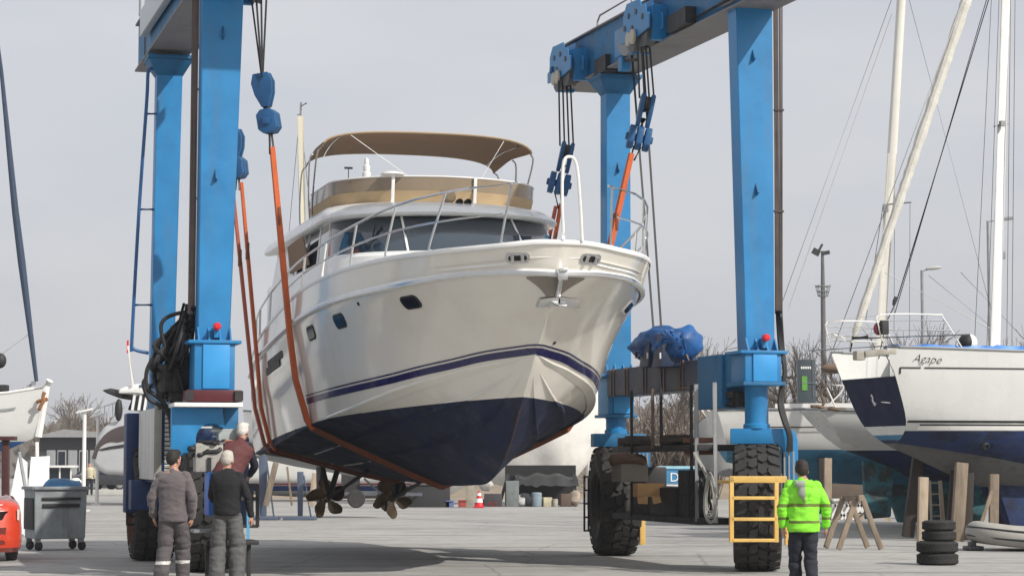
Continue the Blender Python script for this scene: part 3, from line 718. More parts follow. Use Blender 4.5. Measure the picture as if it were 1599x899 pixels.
# lower beams
for k in 'RL':
    n0 = (posts[k+'N'][0][0]+posts[k+'N'][0][1])/2+Vector((0, PD/2, 0)); f0 = (posts[k+'F'][0][0]+posts[k+'F'][0][1])/2+Vector((0, PD/2, 0))
    at = lambda y: lerp(n0.x, f0.x, (y-n0.y)/(f0.y-n0.y))
    if k == 'R':
        mb = MB(); mb.beam((at(5.25), 5.25, 3.11), (at(9.6), 9.6, 3.11), .56, .48); o = B(mb, 'side_beam', M['steelgrey'], bev=.012, seg=1)
        mb = MB()
        for y in (5.9, 6.75, 7.6, 8.5, 9.2): mb.box((at(y)-.285, y, 3.11), (.03, .03, .52)); mb.tube([(at(y)-.30, y+.1, 3.36), (at(y)-.30, y+.1, 2.85)], .012, 5)
        mb.tube([(at(5.4)-.31, 5.4, 2.9), (at(5.4)-.31, 9.5, 2.92)], .018, 5); mb.tube([(at(5.4)-.31, 5.6, 3.34), (at(5.4)-.31, 5.7, 3.44), (at(5.4)-.31, 6.4, 3.42)], .016, 5)
        B(mb, 'pipe_run', M['pipe'], o)
        mb = MB(); mb.beam((at(4.25), 4.25, 2.96), (at(5.25), 5.25, 2.96), .62, .86); mb.beam((at(3.6), 3.6, 3.10), (at(4.25), 4.25, 3.10), .5, .50); B(mb, 'beam_end', M['blue2'], bev=.015, seg=1)
        mb = MB(); mb.box((at(4.5)-.02, 4.35, 2.66), (.30, 1.0, .22)); mb.tube([(at(4)-.2, 4.0, 2.58), (at(4)-.2, 5.1, 2.62)], .06, 8); mb.box((at(4)-.15, 4.1, 2.74), (.2, .3, .1)); B(mb, 'hydraulic_valve', M['darkgrey'], bev=.01)
    else:
        mb = MB(); mb.beam((at(3.6), 3.6, 2.7), (at(9.6), 9.6, 2.7), .5, .45); B(mb, 'side_beam', M['blue2'], bev=.012, seg=1)
# ---- wheels
def tyre_mb(R=.985, W=.70):
    mb = MB()
    prof = []
    for r, x in ((.50, -.30), (.56, -.335), (.68, -.352), (.80, -.350), (.90, -.33), (.945, -.29), (.95, -.1), (.95, .1), (.945, .29), (.90, .33), (.80, .350), (.68, .352), (.56, .335), (.50, .30)): prof.append((r, x))
    mb.lathe(prof, (0, 0, 0), axis=(1, 0, 0), n=56, cap=False, close=True)
    n = 26
    for i in range(n):
        for s in (-1, 1):
            a0 = 2*PI*(i+(.5 if s > 0 else 0))/n
            def pt(x, da, r):
                a = a0+da; return Vector((s*x, r*math.cos(a), r*math.sin(a)))
            w = 2*PI/n*.40; sk = .085
            # hooked chevron lug: shoulder block + inner block
            def blk(poly, h0, h1, sh=.93):
                c = sum((Vector((x, da, 0)) for x, da in poly), Vector())/len(poly); m = len(poly)
                vb = [pt(x, da, h0) for x, da in poly]; vt = [pt(lerp(c.x, x, sh), lerp(c.y, da, sh), h1-(.035 if x > .29 else 0)) for x, da in poly]
                mb.add(vb+vt, [tuple(range(m, 2*m))]+[(j, (j+1) % m, m+(j+1) % m, m+j) for j in range(m)])
            blk([(.175, -w*.9+sk*.2), (.345, -w+sk), (.350, w*.75+sk), (.20, w*.9+sk*.3), (.15, w*.3)], .94, .992)
            blk([(.0, -w*1.05-sk*.5), (.135, -w*.7-sk*.1), (.15, w*.55), (.075, w*1.0), (.0, w*.6-sk*.2)], .945, .990)
    for x in (-1, 1):
        for r in (.74, .85): mb.lathe([(r-.012, x*.352), (r, x*.362), (r+.012, x*.352)], (0, 0, 0), axis=(1, 0, 0), n=56, cap=False)
    return mb
def rim_mb():
    mb = MB(); mb.lathe([(.52, -.27), (.50, -.29), (.46, -.25), (.44, -.10), (.20, -.06), (.18, -.16), (.12, -.18), (0, -.18)], (0, 0, 0), axis=(1, 0, 0), n=36, cap=False)
    mb.lathe([(.52, .27), (.50, .29), (.46, .25), (.44, .10), (.20, .06), (.18, .16), (.12, .18), (0, .18)], (0, 0, 0), axis=(1, 0, 0), n=36, cap=False)
    mb.lathe([(.52, -.27), (.52, .27)], (0, 0, 0), axis=(1, 0, 0), n=36, cap=False)
    for i in range(10):
        a = 2*PI*i/10
        for s in (-1, 1): mb.lathe([(.0, -.02), (.025, -.02), (.025, .02), (0, .025)], (s*.10, .32*math.cos(a), .32*math.sin(a)), axis=(s, 0, 0), n=6)
    return mb
T0 = R0 = None
whl = {}
for k, px, y, rot, x_ in (('RN', 1181, 3.6, -20, None), ('RF', 959, 9.75, -8, None), ('LN', 322, 5.6, 0, None), ('LF', 238, 9.85, 0, None)):
    c = LY(px, 724, y); c.z = .985
    if T0 is None:
        r = B(rim_mb(), 'wheel', mat('wheel rim', (.035, .033, .032), .6, var=.3, dirt=(.12, .1, .08), dirtamt=.5), bev=0); t = B(tyre_mb(), 'tyre', M['tyre'], r, smooth=28); T0, R0 = t, r
    else:
        r = R0.copy(); COL.objects.link(r); r.parent = LIFT; t = T0.copy(); COL.objects.link(t); t.parent = r
    r.location = c; r.rotation_euler = (random.random()*6, 0, math.radians(rot)); whl[k] = c
    r.rotation_euler = (math.radians(37 if k != 'RF' else 12), 0, 0); r.rotation_mode = 'XYZ'
    r.rotation_euler = (Matrix.Rotation(math.radians(rot), 3, 'Z') @ Matrix.Rotation(random.random()*3, 3, 'X')).to_euler()
def rot2(v, deg): return Matrix.Rotation(math.radians(deg), 3, 'Z') @ Vector(v)
# steering knuckles + yokes
for k, rot, s in (('RN', -20, 1), ('RF', -8, 1), ('LN', 0, 1), ('LF', 0, 1)):
    c = whl[k]; b0, b1 = posts[k][0]; pc = (b0+b1)/2+Vector((0, PD/2, 0)); w = (b1-b0).x
    near = k[1] == 'N'
    mb = MB(); zf = pc.z
    mb.box((pc.x, pc.y, zf-.02), (w+.30, PD+.34, .05)); o = B(mb, 'post_flange', M['blue'], bev=.008)
    for dx in (-.5, -.17, .17, .5):
        mb = MB(); x = pc.x+dx*w; mb.prism([(x-.012, pc.y-PD/2, zf), (x-.012, pc.y-PD/2-.13, zf), (x-.012, pc.y-PD/2, zf+.2)], (.024, 0, 0))
        B(mb, 'gusset', M['blue'], o)
    if near:
        mb = MB(); mb.lathe([(0, 0), (.055, 0), (.06, .03), (.055, .1), (.03, .12), (0, .12)], (pc.x+.02, pc.y-PD/2-.13, zf+.20), axis=(0, -1, 0), n=14); B(mb, 'beacon_lamp', M['red'], o)
        mb = MB(); mb.box((pc.x+.02, pc.y-PD/2-.06, zf+.12), (.07, .13, .16)); B(mb, 'lamp_bracket', M['blue'], o, bev=.01)
    zb = 2.92 if k == 'RN' else (2.72 if near else 2.55)
    mb = MB(); wd_ = w+.12 if near else w+.02
    mb.box((pc.x, pc.y, (zf-.045+zb)/2), (wd_, PD+.24, zf-.045-zb)); o = B(mb, 'post_base', M['blue'], bev=.01)
    mb = MB(); mb.box((pc.x+.02, pc.y-PD/2-.135, (zf+zb)/2-.02), (wd_*.66, .03, (zf-zb)*.9)); B(mb, 'cover_plate', mat('lighter blue paint', (.03, .27, .60), .4, var=.08, dirt=(.02, .15, .4), dirtamt=.3), o, bev=.006)
    mb = MB(); mb.box((pc.x, pc.y, zb-.03), (wd_+.10, PD+.34, .055)); B(mb, 'base_plate', M['blue2'], o, bev=.006)
    zt2 = 2.20
    mb = MB(); mb.lathe([(.21, zt2), (.21, zt2+.06), (.185, zt2+.08), (.185, zb-.1), (.2, zb-.06)], (pc.x, pc.y, 0), n=28); B(mb, 'swivel', M['blue'])
    # yoke: arm over the tyre and leg on the outer side, in the wheel's frame
    mb = MB(); o_ = s*.56
    prof = [(-s*.40, zt2), (-s*.40, zt2-.24), (s*.30, zt2-.24), (s*.37, zt2-.28), (s*.405, zt2-.36), (s*.405, .72), (s*.64, .72), (s*.64, zt2-.18), (s*.60, zt2-.05), (s*.50, zt2)]
    pts = [c.xy.to_3d()+rot2((x, -.19, 0), rot)+Vector((0, 0, z)) for x, z in prof]
    mb.prism(pts, rot2((0, .40, 0), rot)); B(mb, 'yoke', {'RN': M['blue'], 'RF': M['blue2']}.get(k, M['navy']), bev=.015)
    if k[0] == 'R':
        mb = MB()
        for dy in (-.24, -.24): pass
        for i in range(3): 
            q = c.xy.to_3d()+rot2((s*(.43+.07*i), -.24, 0), rot); mb.tube([q+Vector((0, 0, zt2-.35)), q+Vector((0, 0, .9))], .016, 6)
        B(mb, 'hydraulic_pipe', M['grey'])
# ---- pipes and hoses on the near posts
def wavy(a, b, n, amp, seed, sag=0.):
    r = random.Random(seed); q = []
    for i in range(n+1):
        t = i/n; w = math.sin(PI*t)
        q.append(lerp(Vector(a), Vector(b), t)+Vector((r.uniform(-1, 1), r.uniform(-1, 1), r.uniform(-.4, .4)))*amp*w+Vector((0, 0, -sag*w)))
    return catmull(q, 5)
mb = MB()
for i, (x0, x1) in enumerate(((1210, 1213), (1213, 1216), (1217.5, 1219), (1221, 1221))):
    mb.tube([LY(x0, -20, 3.55), LY(x1, 490, 3.55)], (.030, .02, .018, .012)[i], 7)
for yy in (172, 330): mb.box(LY(1216, yy, 3.55), (.16, .05, .03))
B(mb, 'riser_pipe', mat('dark riser', (.055, .042, .038), .5, .3, var=.3, scale=4))
mb = MB()
for i in range(4):
    q = [LY(1213+i*2.2, 485, 3.5-.03*i), LY(1217+i*2, 540, 3.45), LY(1224+i, 580, 3.35), LY(1216+i*2, 625, 3.3), LY(1222+i*2, 655, 3.2), LY(1231+i*1.5, 680, 3.15), LY(1230+i*2, 705, 3.15)]
    mb.tube(catmull(q, 6), .024, 7)
mb.box(LY(1228, 589, 3.4), (.22, .04, .04)); B(mb, 'hose', M['black'])
mb = MB()
for i, (x0, x1) in enumerate(((306, 299), (302, 295), (309.5, 303))):
    mb.tube([LY(x0, -20, 3.75), LY(x1, 490, 3.75)], (.028, .018, .014)[i], 7)
for yy in (140, 310): mb.beam(LY(300, yy, 3.75), LY(316, yy, 3.75), .03, .03)
B(mb, 'riser_pipe', M['pipe'])
for i in range(24):                                       # hose bundle between post and engine cabinet
    r = random.Random(100+i); mb = MB()
    a = LY(r.uniform(286, 308), r.uniform(470, 520), 3.9+r.uniform(-.3, .5)); b = LY(r.uniform(250, 300), r.uniform(600, 640), 4.2+r.uniform(-.2, 1.6))
    m1 = LY(r.uniform(236, 296), r.uniform(530, 575), 4.0+r.uniform(-.3, .9)); m2 = LY(r.uniform(230, 292), r.uniform(570, 610), 4.1+r.uniform(-.2, 1.0))
    mb.tube(catmull([a, m1, m2, b], 8), r.uniform(.018, .036), 7)
    if i < 6:
        c2 = LY(266+i*2.5, 650, 4.6); d2 = LY(270+i*2.5, 720, 4.7); mb.tube(catmull([b, c2, d2], 6), .022, 7)
    B(mb, 'hose', M['black'] if i % 5 else M['darkgrey'])
for q in ([(228, 590), (224, 600), (232, 622), (248, 632), (262, 645), (272, 680)], [(240, 555), (229, 580), (230, 606), (244, 618), (258, 632), (268, 650)], [(262, 560), (252, 505), (285, 488), (300, 500)]):
    mb = MB(); mb.tube(catmull([LY(x, y, 4.0) for x, y in q], 6), .03, 8); B(mb, 'hose', M['black'])
mb = MB()
for x in (262, 276, 288): mb.box(LY(x, 575+(x % 7)*5, 4.3), (.22, .3, .42), rz=.3)
mb.box(LY(280, 545, 4.4), (.26, .3, .7)); mb.box(LY(285, 610, 4.4), (.4, .4, .3)); B(mb, 'valve_block', M['darkgrey'], bev=.02)
# ---- ladder on the far left post
mb = MB(); y = 9.75
mb.tube(catmull([LY(245, 107, y), LY(234, 108, y), LY(231, 116, y), LY(229, 160, y), LY(217, 330, y), LY(206, 530, y), LY(207, 542, y), LY(214, 547, y), LY(232, 551, y)], 5), .03, 8)
for py, x0, x1 in ((178, 228, 245), (327, 217, 241), (476, 209, 238)): mb.tube([LY(x0, py, y), LY(x1, py, y)], .026, 7)
B(mb, 'ladder_rail', mat('blue tube', (.015, .09, .25), .45, var=.1))
# ---- left side machinery
n0 = (posts['LN'][0][0]+posts['LN'][0][1])/2
mb = MB(); a = LY(293, 608, 3.1); b = LY(378, 627, 3.1); mb.hexa([a, Vector((b.x, a.y, a.z)), Vector((b.x, a.y+.6, a.z)), a+Vector((0, .6, 0))], [Vector((a.x, a.y, b.z)), b, b+Vector((0, .6, 0)), Vector((a.x, a.y+.6, b.z))])
cp = B(mb, 'control_panel', M['maroon'], bev=.01)
mb = MB(); mb.box((b.x-.05, 3.08, (a.z+b.z)/2), (.12, .05, .14)); mb.box((a.x+.04, 3.08, (a.z+b.z)/2), (.08, .05, .14)); B(mb, 'panel_end', M['darkgrey'], cp)
a = LY(272, 627, 3.05); b = LY(379, 634, 3.05)
mb = MB(); mb.box(((a.x+b.x)/2, 3.4, (a.z+b.z)/2-.01), (b.x-a.x, .75, .06)); B(mb, 'ledge', M['whitepaint'], bev=.008)
a = LY(268, 636, 3.3); b = LY(345, 702, 3.3)
mb = MB()                                                 # arched side plate
pl = [(a.x, a.z), (b.x+.02, a.z), (b.x+.02, b.z+.55)]
cxx, cz, rr = lerp(a.x, b.x, .80), b.z+.16, .22
pl += [(cxx+.2, cz+.16)]+[(cxx+rr*math.cos(math.radians(t)), cz+rr*math.sin(math.radians(t))) for t in range(50, 181, 16)]+[(cxx-rr, b.z), (a.x, b.z-.15)]
mb.prism([(x, 3.3, z) for x, z in pl], (0, .12, 0)); B(mb, 'arch_plate', M['blue'], bev=.008)
mb = MB(); a = LY(345, 636, 3.45); b = LY(372, 690, 3.45); mb.box(((a.x+b.x)/2, 3.7, (a.z+b.z)/2), (b.x-a.x, .5, a.z-b.z)); B(mb, 'leg_plate', M['blue2'], bev=.01)
mb = MB(); a = LY(338, 670, 3.2)
for i in range(3): mb.box(LY(339, 667+i*7, 3.5), (.14, .08, .03))
mb.box(LY(358, 683, 3.5), (.34, .2, .20)); mb.box(LY(350, 672, 3.5), (.4, .2, .05)); B(mb, 'junction_box', mat('pale casing', (.36, .40, .40), .5, var=.2, dirt=(.1, .1, .1), dirtamt=.5), bev=.015)
mb = MB(); mb.box(LY(325, 714, 3.25), (.40, .3, .42)); B(mb, 'tank', mat('pale tank', (.34, .33, .30), .6, var=.25, scale=4, dirt=(.08, .07, .06), dirtamt=.7, dscale=4), bev=.03)
mb = MB(); mb.box(LY(327, 727, 3.08), (.05, .04, .24)); mb.tube(wavy(LY(296, 700, 3.2), LY(346, 702, 3.2), 6, .10, 4), .045, 7); mb.tube(wavy(LY(312, 690, 3.15), LY(350, 692, 3.15), 6, .09, 9), .035, 7); mb.tube(wavy(LY(300, 712, 3.2), LY(345, 700, 3.1), 6, .12, 19), .03, 7); B(mb, 'pump_hose', M['black'])
mb = MB(); mb.box(LY(345, 770, 3.15), (.42, .5, .62)); B(mb, 'fuel_box', mat('bright blue box', (.02, .15, .55), .4, var=.1), bev=.02)
mb = MB()                                                 # step and black frames beside the wheel
mb.box(LY(330, 828, 2.9), (.55, .4, .05)); B(mb, 'step', M['grey'], bev=.01)
mb = MB(); y = 4.2
for x in (393, 402): mb.beam(LY(x, 757, y), LY(x, 822, y), .05, .05)
for yy in (757, 778, 821): mb.beam(LY(375, yy, y), LY(403, yy, y), .05, .05)
mb.beam(LY(386, 757, y), LY(386, 822, y), .05, .05); B(mb, 'access_frame', M['darkgrey'])
# engine cabinet on the left side
x0, x1, y0, y1 = -4.78, -4.10, 6.7, 9.3
mb = MB(); mb.box(((x0+x1)/2+.02, (y0+y1)/2, 1.95), (x1-x0-.04, y1-y0, 1.20)); cab = B(mb, 'engine_cabinet', M['navy'], bev=.015)
mb = MB(); mb.box((x0-.012, (y0+y1)/2-.05, 1.97), (.05, y1-y0-.1, 1.14)); B(mb, 'cabinet_panel', mat('streaked pale panel', (.56, .57, .55), .5, var=.1, streak=(.16, .16, .15), dirtamt=.7, dscale=1.6), cab, bev=.01)
mb = MB(); mb.box((x0+.02, y0-.02, 1.97), (.12, .05, 1.2)); mb.box(((x0+x1)/2, y0-.02, 2.53), (x1-x0, .05, .06)); mb.box(((x0+x1)/2, y0-.02, 1.40), (x1-x0, .05, .06)); mb.box((x1-.02, y0-.02, 1.97), (.06, .05, 1.2)); B(mb, 'grille_frame', mat('beige frame', (.36, .35, .30), .5, var=.12), cab, bev=.006)
mb = MB()
for i in range(15): mb.box(((x0+x1)/2+.04, y0-.018, 1.47+i*.072), (.5, .03, .044), R=Matrix.Rotation(.5, 3, 'X'))
mb.box((x0+.32, y0-.03, 1.86), (.12, .03, .16)); B(mb, 'louvre', mat('louvre paint', (.62, .62, .57), .5, var=.1), cab)
mb = MB(); mb.box(((x0+x1)/2, y0+.2, 1.97), (x1-x0-.06, .1, 1.1)); B(mb, 'radiator', M['black'], cab)
mb = MB(); a = LY(198, 645, 9.9); b = LY(213, 800, 9.9); mb.box(((a.x+b.x)/2, 9.9, (a.z+b.z)/2), (b.x-a.x+.05, .5, a.z-b.z)); mb.box(((a.x+b.x)/2+.25, 9.5, b.z+.45), (.3, .5, .7)); B(mb, 'side_tank', M['navy'], bev=.03)
mb = MB(); mb.box(LY(226, 772, 9.0), (.5, .5, .5)); B(mb, 'battery_box', M['navy'], bev=.02)
mb = MB(); mb.beam(LY(203, 800, 9.85), LY(203, 846, 9.85), .08, .08); B(mb, 'guard_post', mat('rusty guard', (.16, .075, .04), .8, var=.3))
mb = MB()
for yy in (806, 818): mb.beam(LY(197, yy, 9.8), LY(216, yy, 9.8), .03, .04)
mb.beam(LY(198, 800, 9.8), LY(198, 818, 9.8), .03, .03); B(mb, 'guard_bar', M['darkgrey'])
# ---- right side: hanging work platform
XP = 3.72
HP = thing('hanging_platform', 'dark steel platform slung on pipes under the grey lift beam, loaded with gear', 'platform', YO, YTH)
def Q(px, py, dx=0): return LX(px, py, XP+dx)
mb = MB(); e0, e1 = Q(985, 808), Q(1122, 808); zc = .75
mb.beam(Vector((XP, e0.y, zc)), Vector((XP, e1.y, zc)), .7, .10); dk = B(mb, 'deck', M['darkgrey'], HP, bev=.01)
mb = MB(); s0, s1 = Q(983, 700), Q(1120, 700); zs = (s0.z+s1.z)/2
mb.beam(Vector((XP, s0.y, zs)), Vector((XP, s1.y, zs)), .66, .10); B(mb, 'shelf', M['darkgrey'], HP, bev=.01)
for px, m_ in ((986, 'darkgrey'), (1019, 'pipe'), (1032, 'darkgrey'), (1079, 'darkgrey'), (1087, 'grey'), (1116, 'grey')):
    t = Q(px, 600, -.34); mb = MB(); mb.tube([Vector((t.x, t.y, 2.90)), Vector((t.x, t.y, zc if px not in (1019, 1032) else zs))], .028 if px < 1080 else .036, 7); B(mb, 'hanger_pipe', M[m_], HP)
mb = MB(); mb.box((XP+.1, Q(1020, 785).y, 1.0), (.5, 1.5, .55)); mb.box((XP, Q(1060, 785).y, 1.02), (.6, 1.3, .5)); mb.box((XP+.15, Q(1000, 740).y, 1.35), (.4, .8, .5)); B(mb, 'motor_housing', M['black'], HP, bev=.03)
mb = MB(); mb.box((XP-.1, Q(1090, 790).y, 1.15), (.3, .5, .8))
for i in range(7): mb.tube(wavy(Q(1082+i*4, 745, -.3), Q(1084+i*4, 800, -.3), 5, .05, 60+i), .022, 6)
B(mb, 'coiled_hose', M['black'], HP)
r_ = random.Random(5)
mb = MB(); L_ = abs(s1.y-s0.y)
for i in range(16):
    y = lerp(s0.y, s1.y, r_.random()*.95+.02); mb.box((XP+r_.uniform(-.25, .1), y, zs+.05+r_.uniform(.03, .1)), (r_.uniform(.1, .4), r_.uniform(.15, .7), r_.uniform(.05, .16)), rz=r_.uniform(-.4, .4))
cl_ = B(mb, 'scrap_timber', M['wooddark'], HP, bev=.008)
mb = MB(); mb.box((XP-.12, Q(1104, 690).y, zs+.12), (.35, .65, .08)); mb.box((XP-.12, Q(1103, 690).y, zs-.08), (.3, .6, .06)); B(mb, 'plank', mat('red brown plank', (.16, .07, .045), .8, var=.3), HP, bev=.006)
def small(name, label, cat, mb, m, group=None, **k):
    o = mb.build(name, m, None, world=True, **k); return tag(o, label, cat, group)
def wl(v): return YM @ Vector(v)
mb = MB(); c = wl((XP-.42, Q(1020, 742).y, 1.50)); mb.box(c, (.5, .42, .30), rz=YTH+.1); small('crate', 'grey cardboard box on the hanging platform under a brown cloth', 'box', mb, mat('grey card', (.20, .18, .155), .8, var=.15), bev=.012)
mb = MB(); mb.ell(c+Vector((-.02, -.03, .21)), (.33, .24, .12), n=18, k=9); small('sack', 'brown cloth heaped on the grey cardboard box', 'cloth', mb, mat('brown cloth', (.14, .085, .06), .9, var=.3, bump=.4), wob=.08, wobs=5)
c = wl((XP-.44, Q(1052, 752).y, 1.22)); mb = MB(); mb.box(c, (.46, .3, .22), rz=YTH-.05); mb.prism([c+Vector((-.2, -.16, -.1)), c+Vector((-.02, -.18, -.1)), c+Vector((-.03, -.22, -.23)), c+Vector((-.19, -.2, -.22))], (0, .02, 0)); mb.prism([c+Vector((.04, -.16, -.1)), c+Vector((.18, -.17, -.1)), c+Vector((.2, -.23, -.2)), c+Vector((.06, -.22, -.23))], (0, .02, 0))
small('carton', 'torn tan carton on the front edge of the hanging platform', 'box', mb, mat('tan card', (.42, .25, .11), .8, var=.15), bev=.006)
mb = MB()
for i in range(7):
    a0 = Q(1104+i*1.2, 742, -.42); q = []
    w = .055+.007*i; h = .25+.022*i
    for k in range(17): 
        t = 2*PI*k/16; q.append(wl(Q(1109, 770, -.45-.012*i)+Vector((0, w*math.sin(t)*2.2*(1.25-.5*math.cos(t))+.03*math.sin(i*2.1), h*math.cos(t)-.05+.02*math.cos(i*1.7)))))
    mb.tube(q, .014, 6)
mb.tube([wl(Q(1085, 707, -.4)), wl(Q(1098, 730, -.42)), wl(Q(1107, 752, -.45))], .03, 6)
small('rope_coil', 'pale grey rope hung in a long coil at the platform corner', 'rope', mb, mat('grey rope', (.27, .27, .25), .9, var=.2))
# ---- winch on the beam and its tarp
yw0, yw1 = LX(1003, 570, 3.75).y, LX(1100, 560, 3.75).y
mb = MB()
for px in (1006, 1026):
    c = LX(px+8, 560, 3.55); mb.hexa([c+Vector((-.1, .28, -.14)), c+Vector((.55, .28, -.14)), c+Vector((.55, -.22, -.14)), c+Vector((-.1, -.22, -.14))], [c+Vector((-.05, .12, .40)), c+Vector((.5, .12, .40)), c+Vector((.5, -.16, .44)), c+Vector((-.05, -.16, .44))])
wf = B(mb, 'winch_frame', mat('dark blue frame', (.012, .03, .075), .5, var=.25), bev=.02)
for px in (1011, 1031): mb = MB(); mb.box(LX(px, 555, 3.43), (.02, .03, .1)); B(mb, 'winch_label', M['whitepaint'], wf)
mb = MB(); c = LX(1000, 552, 3.4); mb.tube([c+Vector((0, .1, .02)), c+Vector((0, .22, .03)), c+Vector((0, .24, -.05)), c+Vector((0, .05, -.07))], .02, 6); B(mb, 'winch_hook', M['wire'], wf)
mb = MB(); a = LX(1040, 545, 3.85); b = LX(1078, 545, 3.85)
mb.lathe([(0, 0), (.24, .02), (.33, .12), (.37, .25), (.39, .4), (.40, .55), (.41, .7), (.41, .85), (.40, 1.0), (.38, 1.15), (.36, 1.3), (.33, 1.45), (.30, 1.6), (.27, 1.75), (.2, 1.9), (0, 1.95)], (3.85, a.y+.9, 3.74), axis=(0, -1, .02), n=72)
for v in mb.v:
    q = noise.noise(v*2.4)*.13+(1-abs(noise.noise(v*2.6+Vector((4, 1, 0))))*2.4)*.10+(1-abs(noise.noise(v*5.5))*2.2)*.05
    n_ = Vector((v.x-3.85, 0, v.z-3.74)); v += n_.normalized()*q if n_.length > .01 else Vector()
    if v.z < 3.40: v.z = 3.36
mb.v = [Vector((3.85+(v.x-3.85)*.88, v.y, 3.36+(v.z-3.36)*.70)) for v in mb.v]
tp = B(mb, 'tarp_cover', M['bluetarp'], wf, smooth=60)
mb = MB(); e = Vector((3.6, b.y-.25, 3.62))
for i in range(5): mb.tube(wavy(e+Vector((-.1, -.25+.1*i, -.1+.08*i)), e+Vector((-.25, .1+.1*i, .22-.07*i)), 4, .1, 30+i), .03, 6)
mb.tube([e+Vector((0, 0, .1)), e+Vector((-.1, -.32, .12)), e+Vector((-.1, -.36, .04)), e+Vector((0, -.2, -.1))], .022, 6)
B(mb, 'tarp_lashing', M['bluetarp'], wf)
mb = MB(); p0, p1 = LY(984, 65, 7.5), LX(1021, 522, 3.75); mb.tube([LX(985, 62, 3.6), p1], .020, 6); B(mb, 'winch_rope', M['wire'])
mb = MB(); mb.tube([LX(1003, 72, 3.6), LX(1033, 520, 3.75)], .020, 6); B(mb, 'winch_rope', M['wire'])
# ---- guards
mb = MB(); y = 2.35
for x in (1142, 1212): mb.beam(LY(x, 744, y), LY(x, 846, y), .065, .05)
mb.beam(LY(1139, 748, y), LY(1228, 748, y), .05, .10)
for yy in (777, 810, 843): mb.beam(LY(1142, yy, y), LY(1212, yy, y), .05, .05)
mb.beam(LY(1228, 748, y), LY(1228, 850, y), .05, .05)
for x in (1142, 1212): mb.beam(LY(x, 752, y), LY(x, 752, y)+Vector((0, .5, 0)), .05, .05)
B(mb, 'wheel_guard', M['yellow'], bev=.006)
mb = MB(); mb.beam(LY(1003, 812, 8.9), LY(1003, 850, 8.9), .10, .06); mb.beam(LY(1003, 812, 8.9), LY(985, 808, 9.2), .06, .05); B(mb, 'wheel_guard', M['yellow'], bev=.006)
mb = MB(); y = 9.4
for x in (912.5, 919): mb.beam(LY(x, 742, y), LY(x, 829, y), .03, .03)
for yy in (744, 765, 786, 807, 828): mb.beam(LY(912.5, yy, y), LY(921, yy, y), .03, .03)
B(mb, 'wheel_guard', M['darkgrey'])
# ---- hoist trolleys on the beams
def trolley(k, y, s, out=.42, dz=0.):
    a, b, o = posts[k]; x = lerp(a.x, b.x, (y-a.y)/(b.y-a.y))-s*out
    mb = MB()
    if out > .5: mb.box((x+s*(out-.3)/2, y, 9.3+dz), (out-.2, .8, .3))
    prof = [(-.80, -.10), (-.80, .16), (-.62, .20), (-.58, .34), (-.34, .36), (-.30, .50), (.42, .54), (.62, .36), (.62, .12), (.78, .08), (.78, -.12), (.1, -.16)]
    for dx in (-.24, .0): mb.prism([(x+s*dx-.015, y+p, 9.10+q+dz) for p, q in prof], (.03, 0, 0))
    mb.box((x+s*.12, y, 9.35+dz), (.5, 1.2, .2)); mb.box((x+s*.05, y+.6, 9.0+dz), (.36, .12, .4)); mb.box((x+s*.05, y-.55, 9.05+dz), (.36, .14, .44))
    t = B(mb, 'hoist_trolley', M['blue'], o, bev=.012, seg=1)
    mb = MB()
    for p, q in ((-.45, .15), (-.1, .3), (.3, .3), (.12, .05), (.52, .12)):
        mb.lathe([(.0, -.01), (.05, -.01), (.05, .01), (0, .01)], (x-s*.262, y+p, 9.1+q+dz), axis=(1, 0, 0), n=10)
    for p in (-.32, .28): mb.lathe([(0, -.09), (.26, -.09), (.24, -.03), (.24, .03), (.26, .09), (0, .09)], (x-s*.12, y+p, 9.02+dz), axis=(1, 0, 0), n=20)
    B(mb, 'pulley', mat('worn sheave', (.10, .10, .10), .5, .3, var=.3), o)
    mb = MB(); mb.lathe([(0, -.02), (.13, -.02), (.13, .02), (0, .02)], (x-s*.29, y-.02, 8.98+dz), axis=(1, 0, 0), n=14); mb.lathe([(0, -.02), (.12, -.02), (.12, .02), (0, .02)], (x-s*.29, y+.22, 8.98+dz), axis=(1, 0, 0), n=14); B(mb, 'sheave_face', mat('cream face', (.45, .42, .34), .6), o)
    return x
xs = {}
for k, s in (('R', 1), ('L', -1)):
    for y in (7.0, 11.15): xs[(k, y)] = trolley(k, y, s, .42 if k == 'R' else .98, 0 if k == 'R' else .5)
a, b, o = posts['R']
mb = MB(); x = lerp(a.x, b.x, .6)-.36; 
mb.box((x, 8.3, 9.15), (.25, .7, .5)); mb.box((x, 8.45, 8.9), (.18, .25, .5)); B(mb, 'rope_guide', M['blue'], o, bev=.03)
mb = MB(); mb.lathe([(0, -.05), (.27, -.05), (.27, .05), (0, .05)], (x-.1, 7.95, 9.1), axis=(1, .2, 0), n=20); B(mb, 'pulley', M['grey'], o)
mb = MB(); mb.beam((x-.02, 8.6, 8.85), (x-.02, 7.7, 8.72), .04, .05); mb.tube([(x+.1, 3.2, 8.93), (x+.1, 10, 8.95)], .03, 6); mb.box((x+.05, 5.5, 9.0), (.2, .9, .28)); mb.box((x+.02, 9.6, 8.95), (.25, .7, .3)); B(mb, 'drag_chain', M['darkgrey'], o)
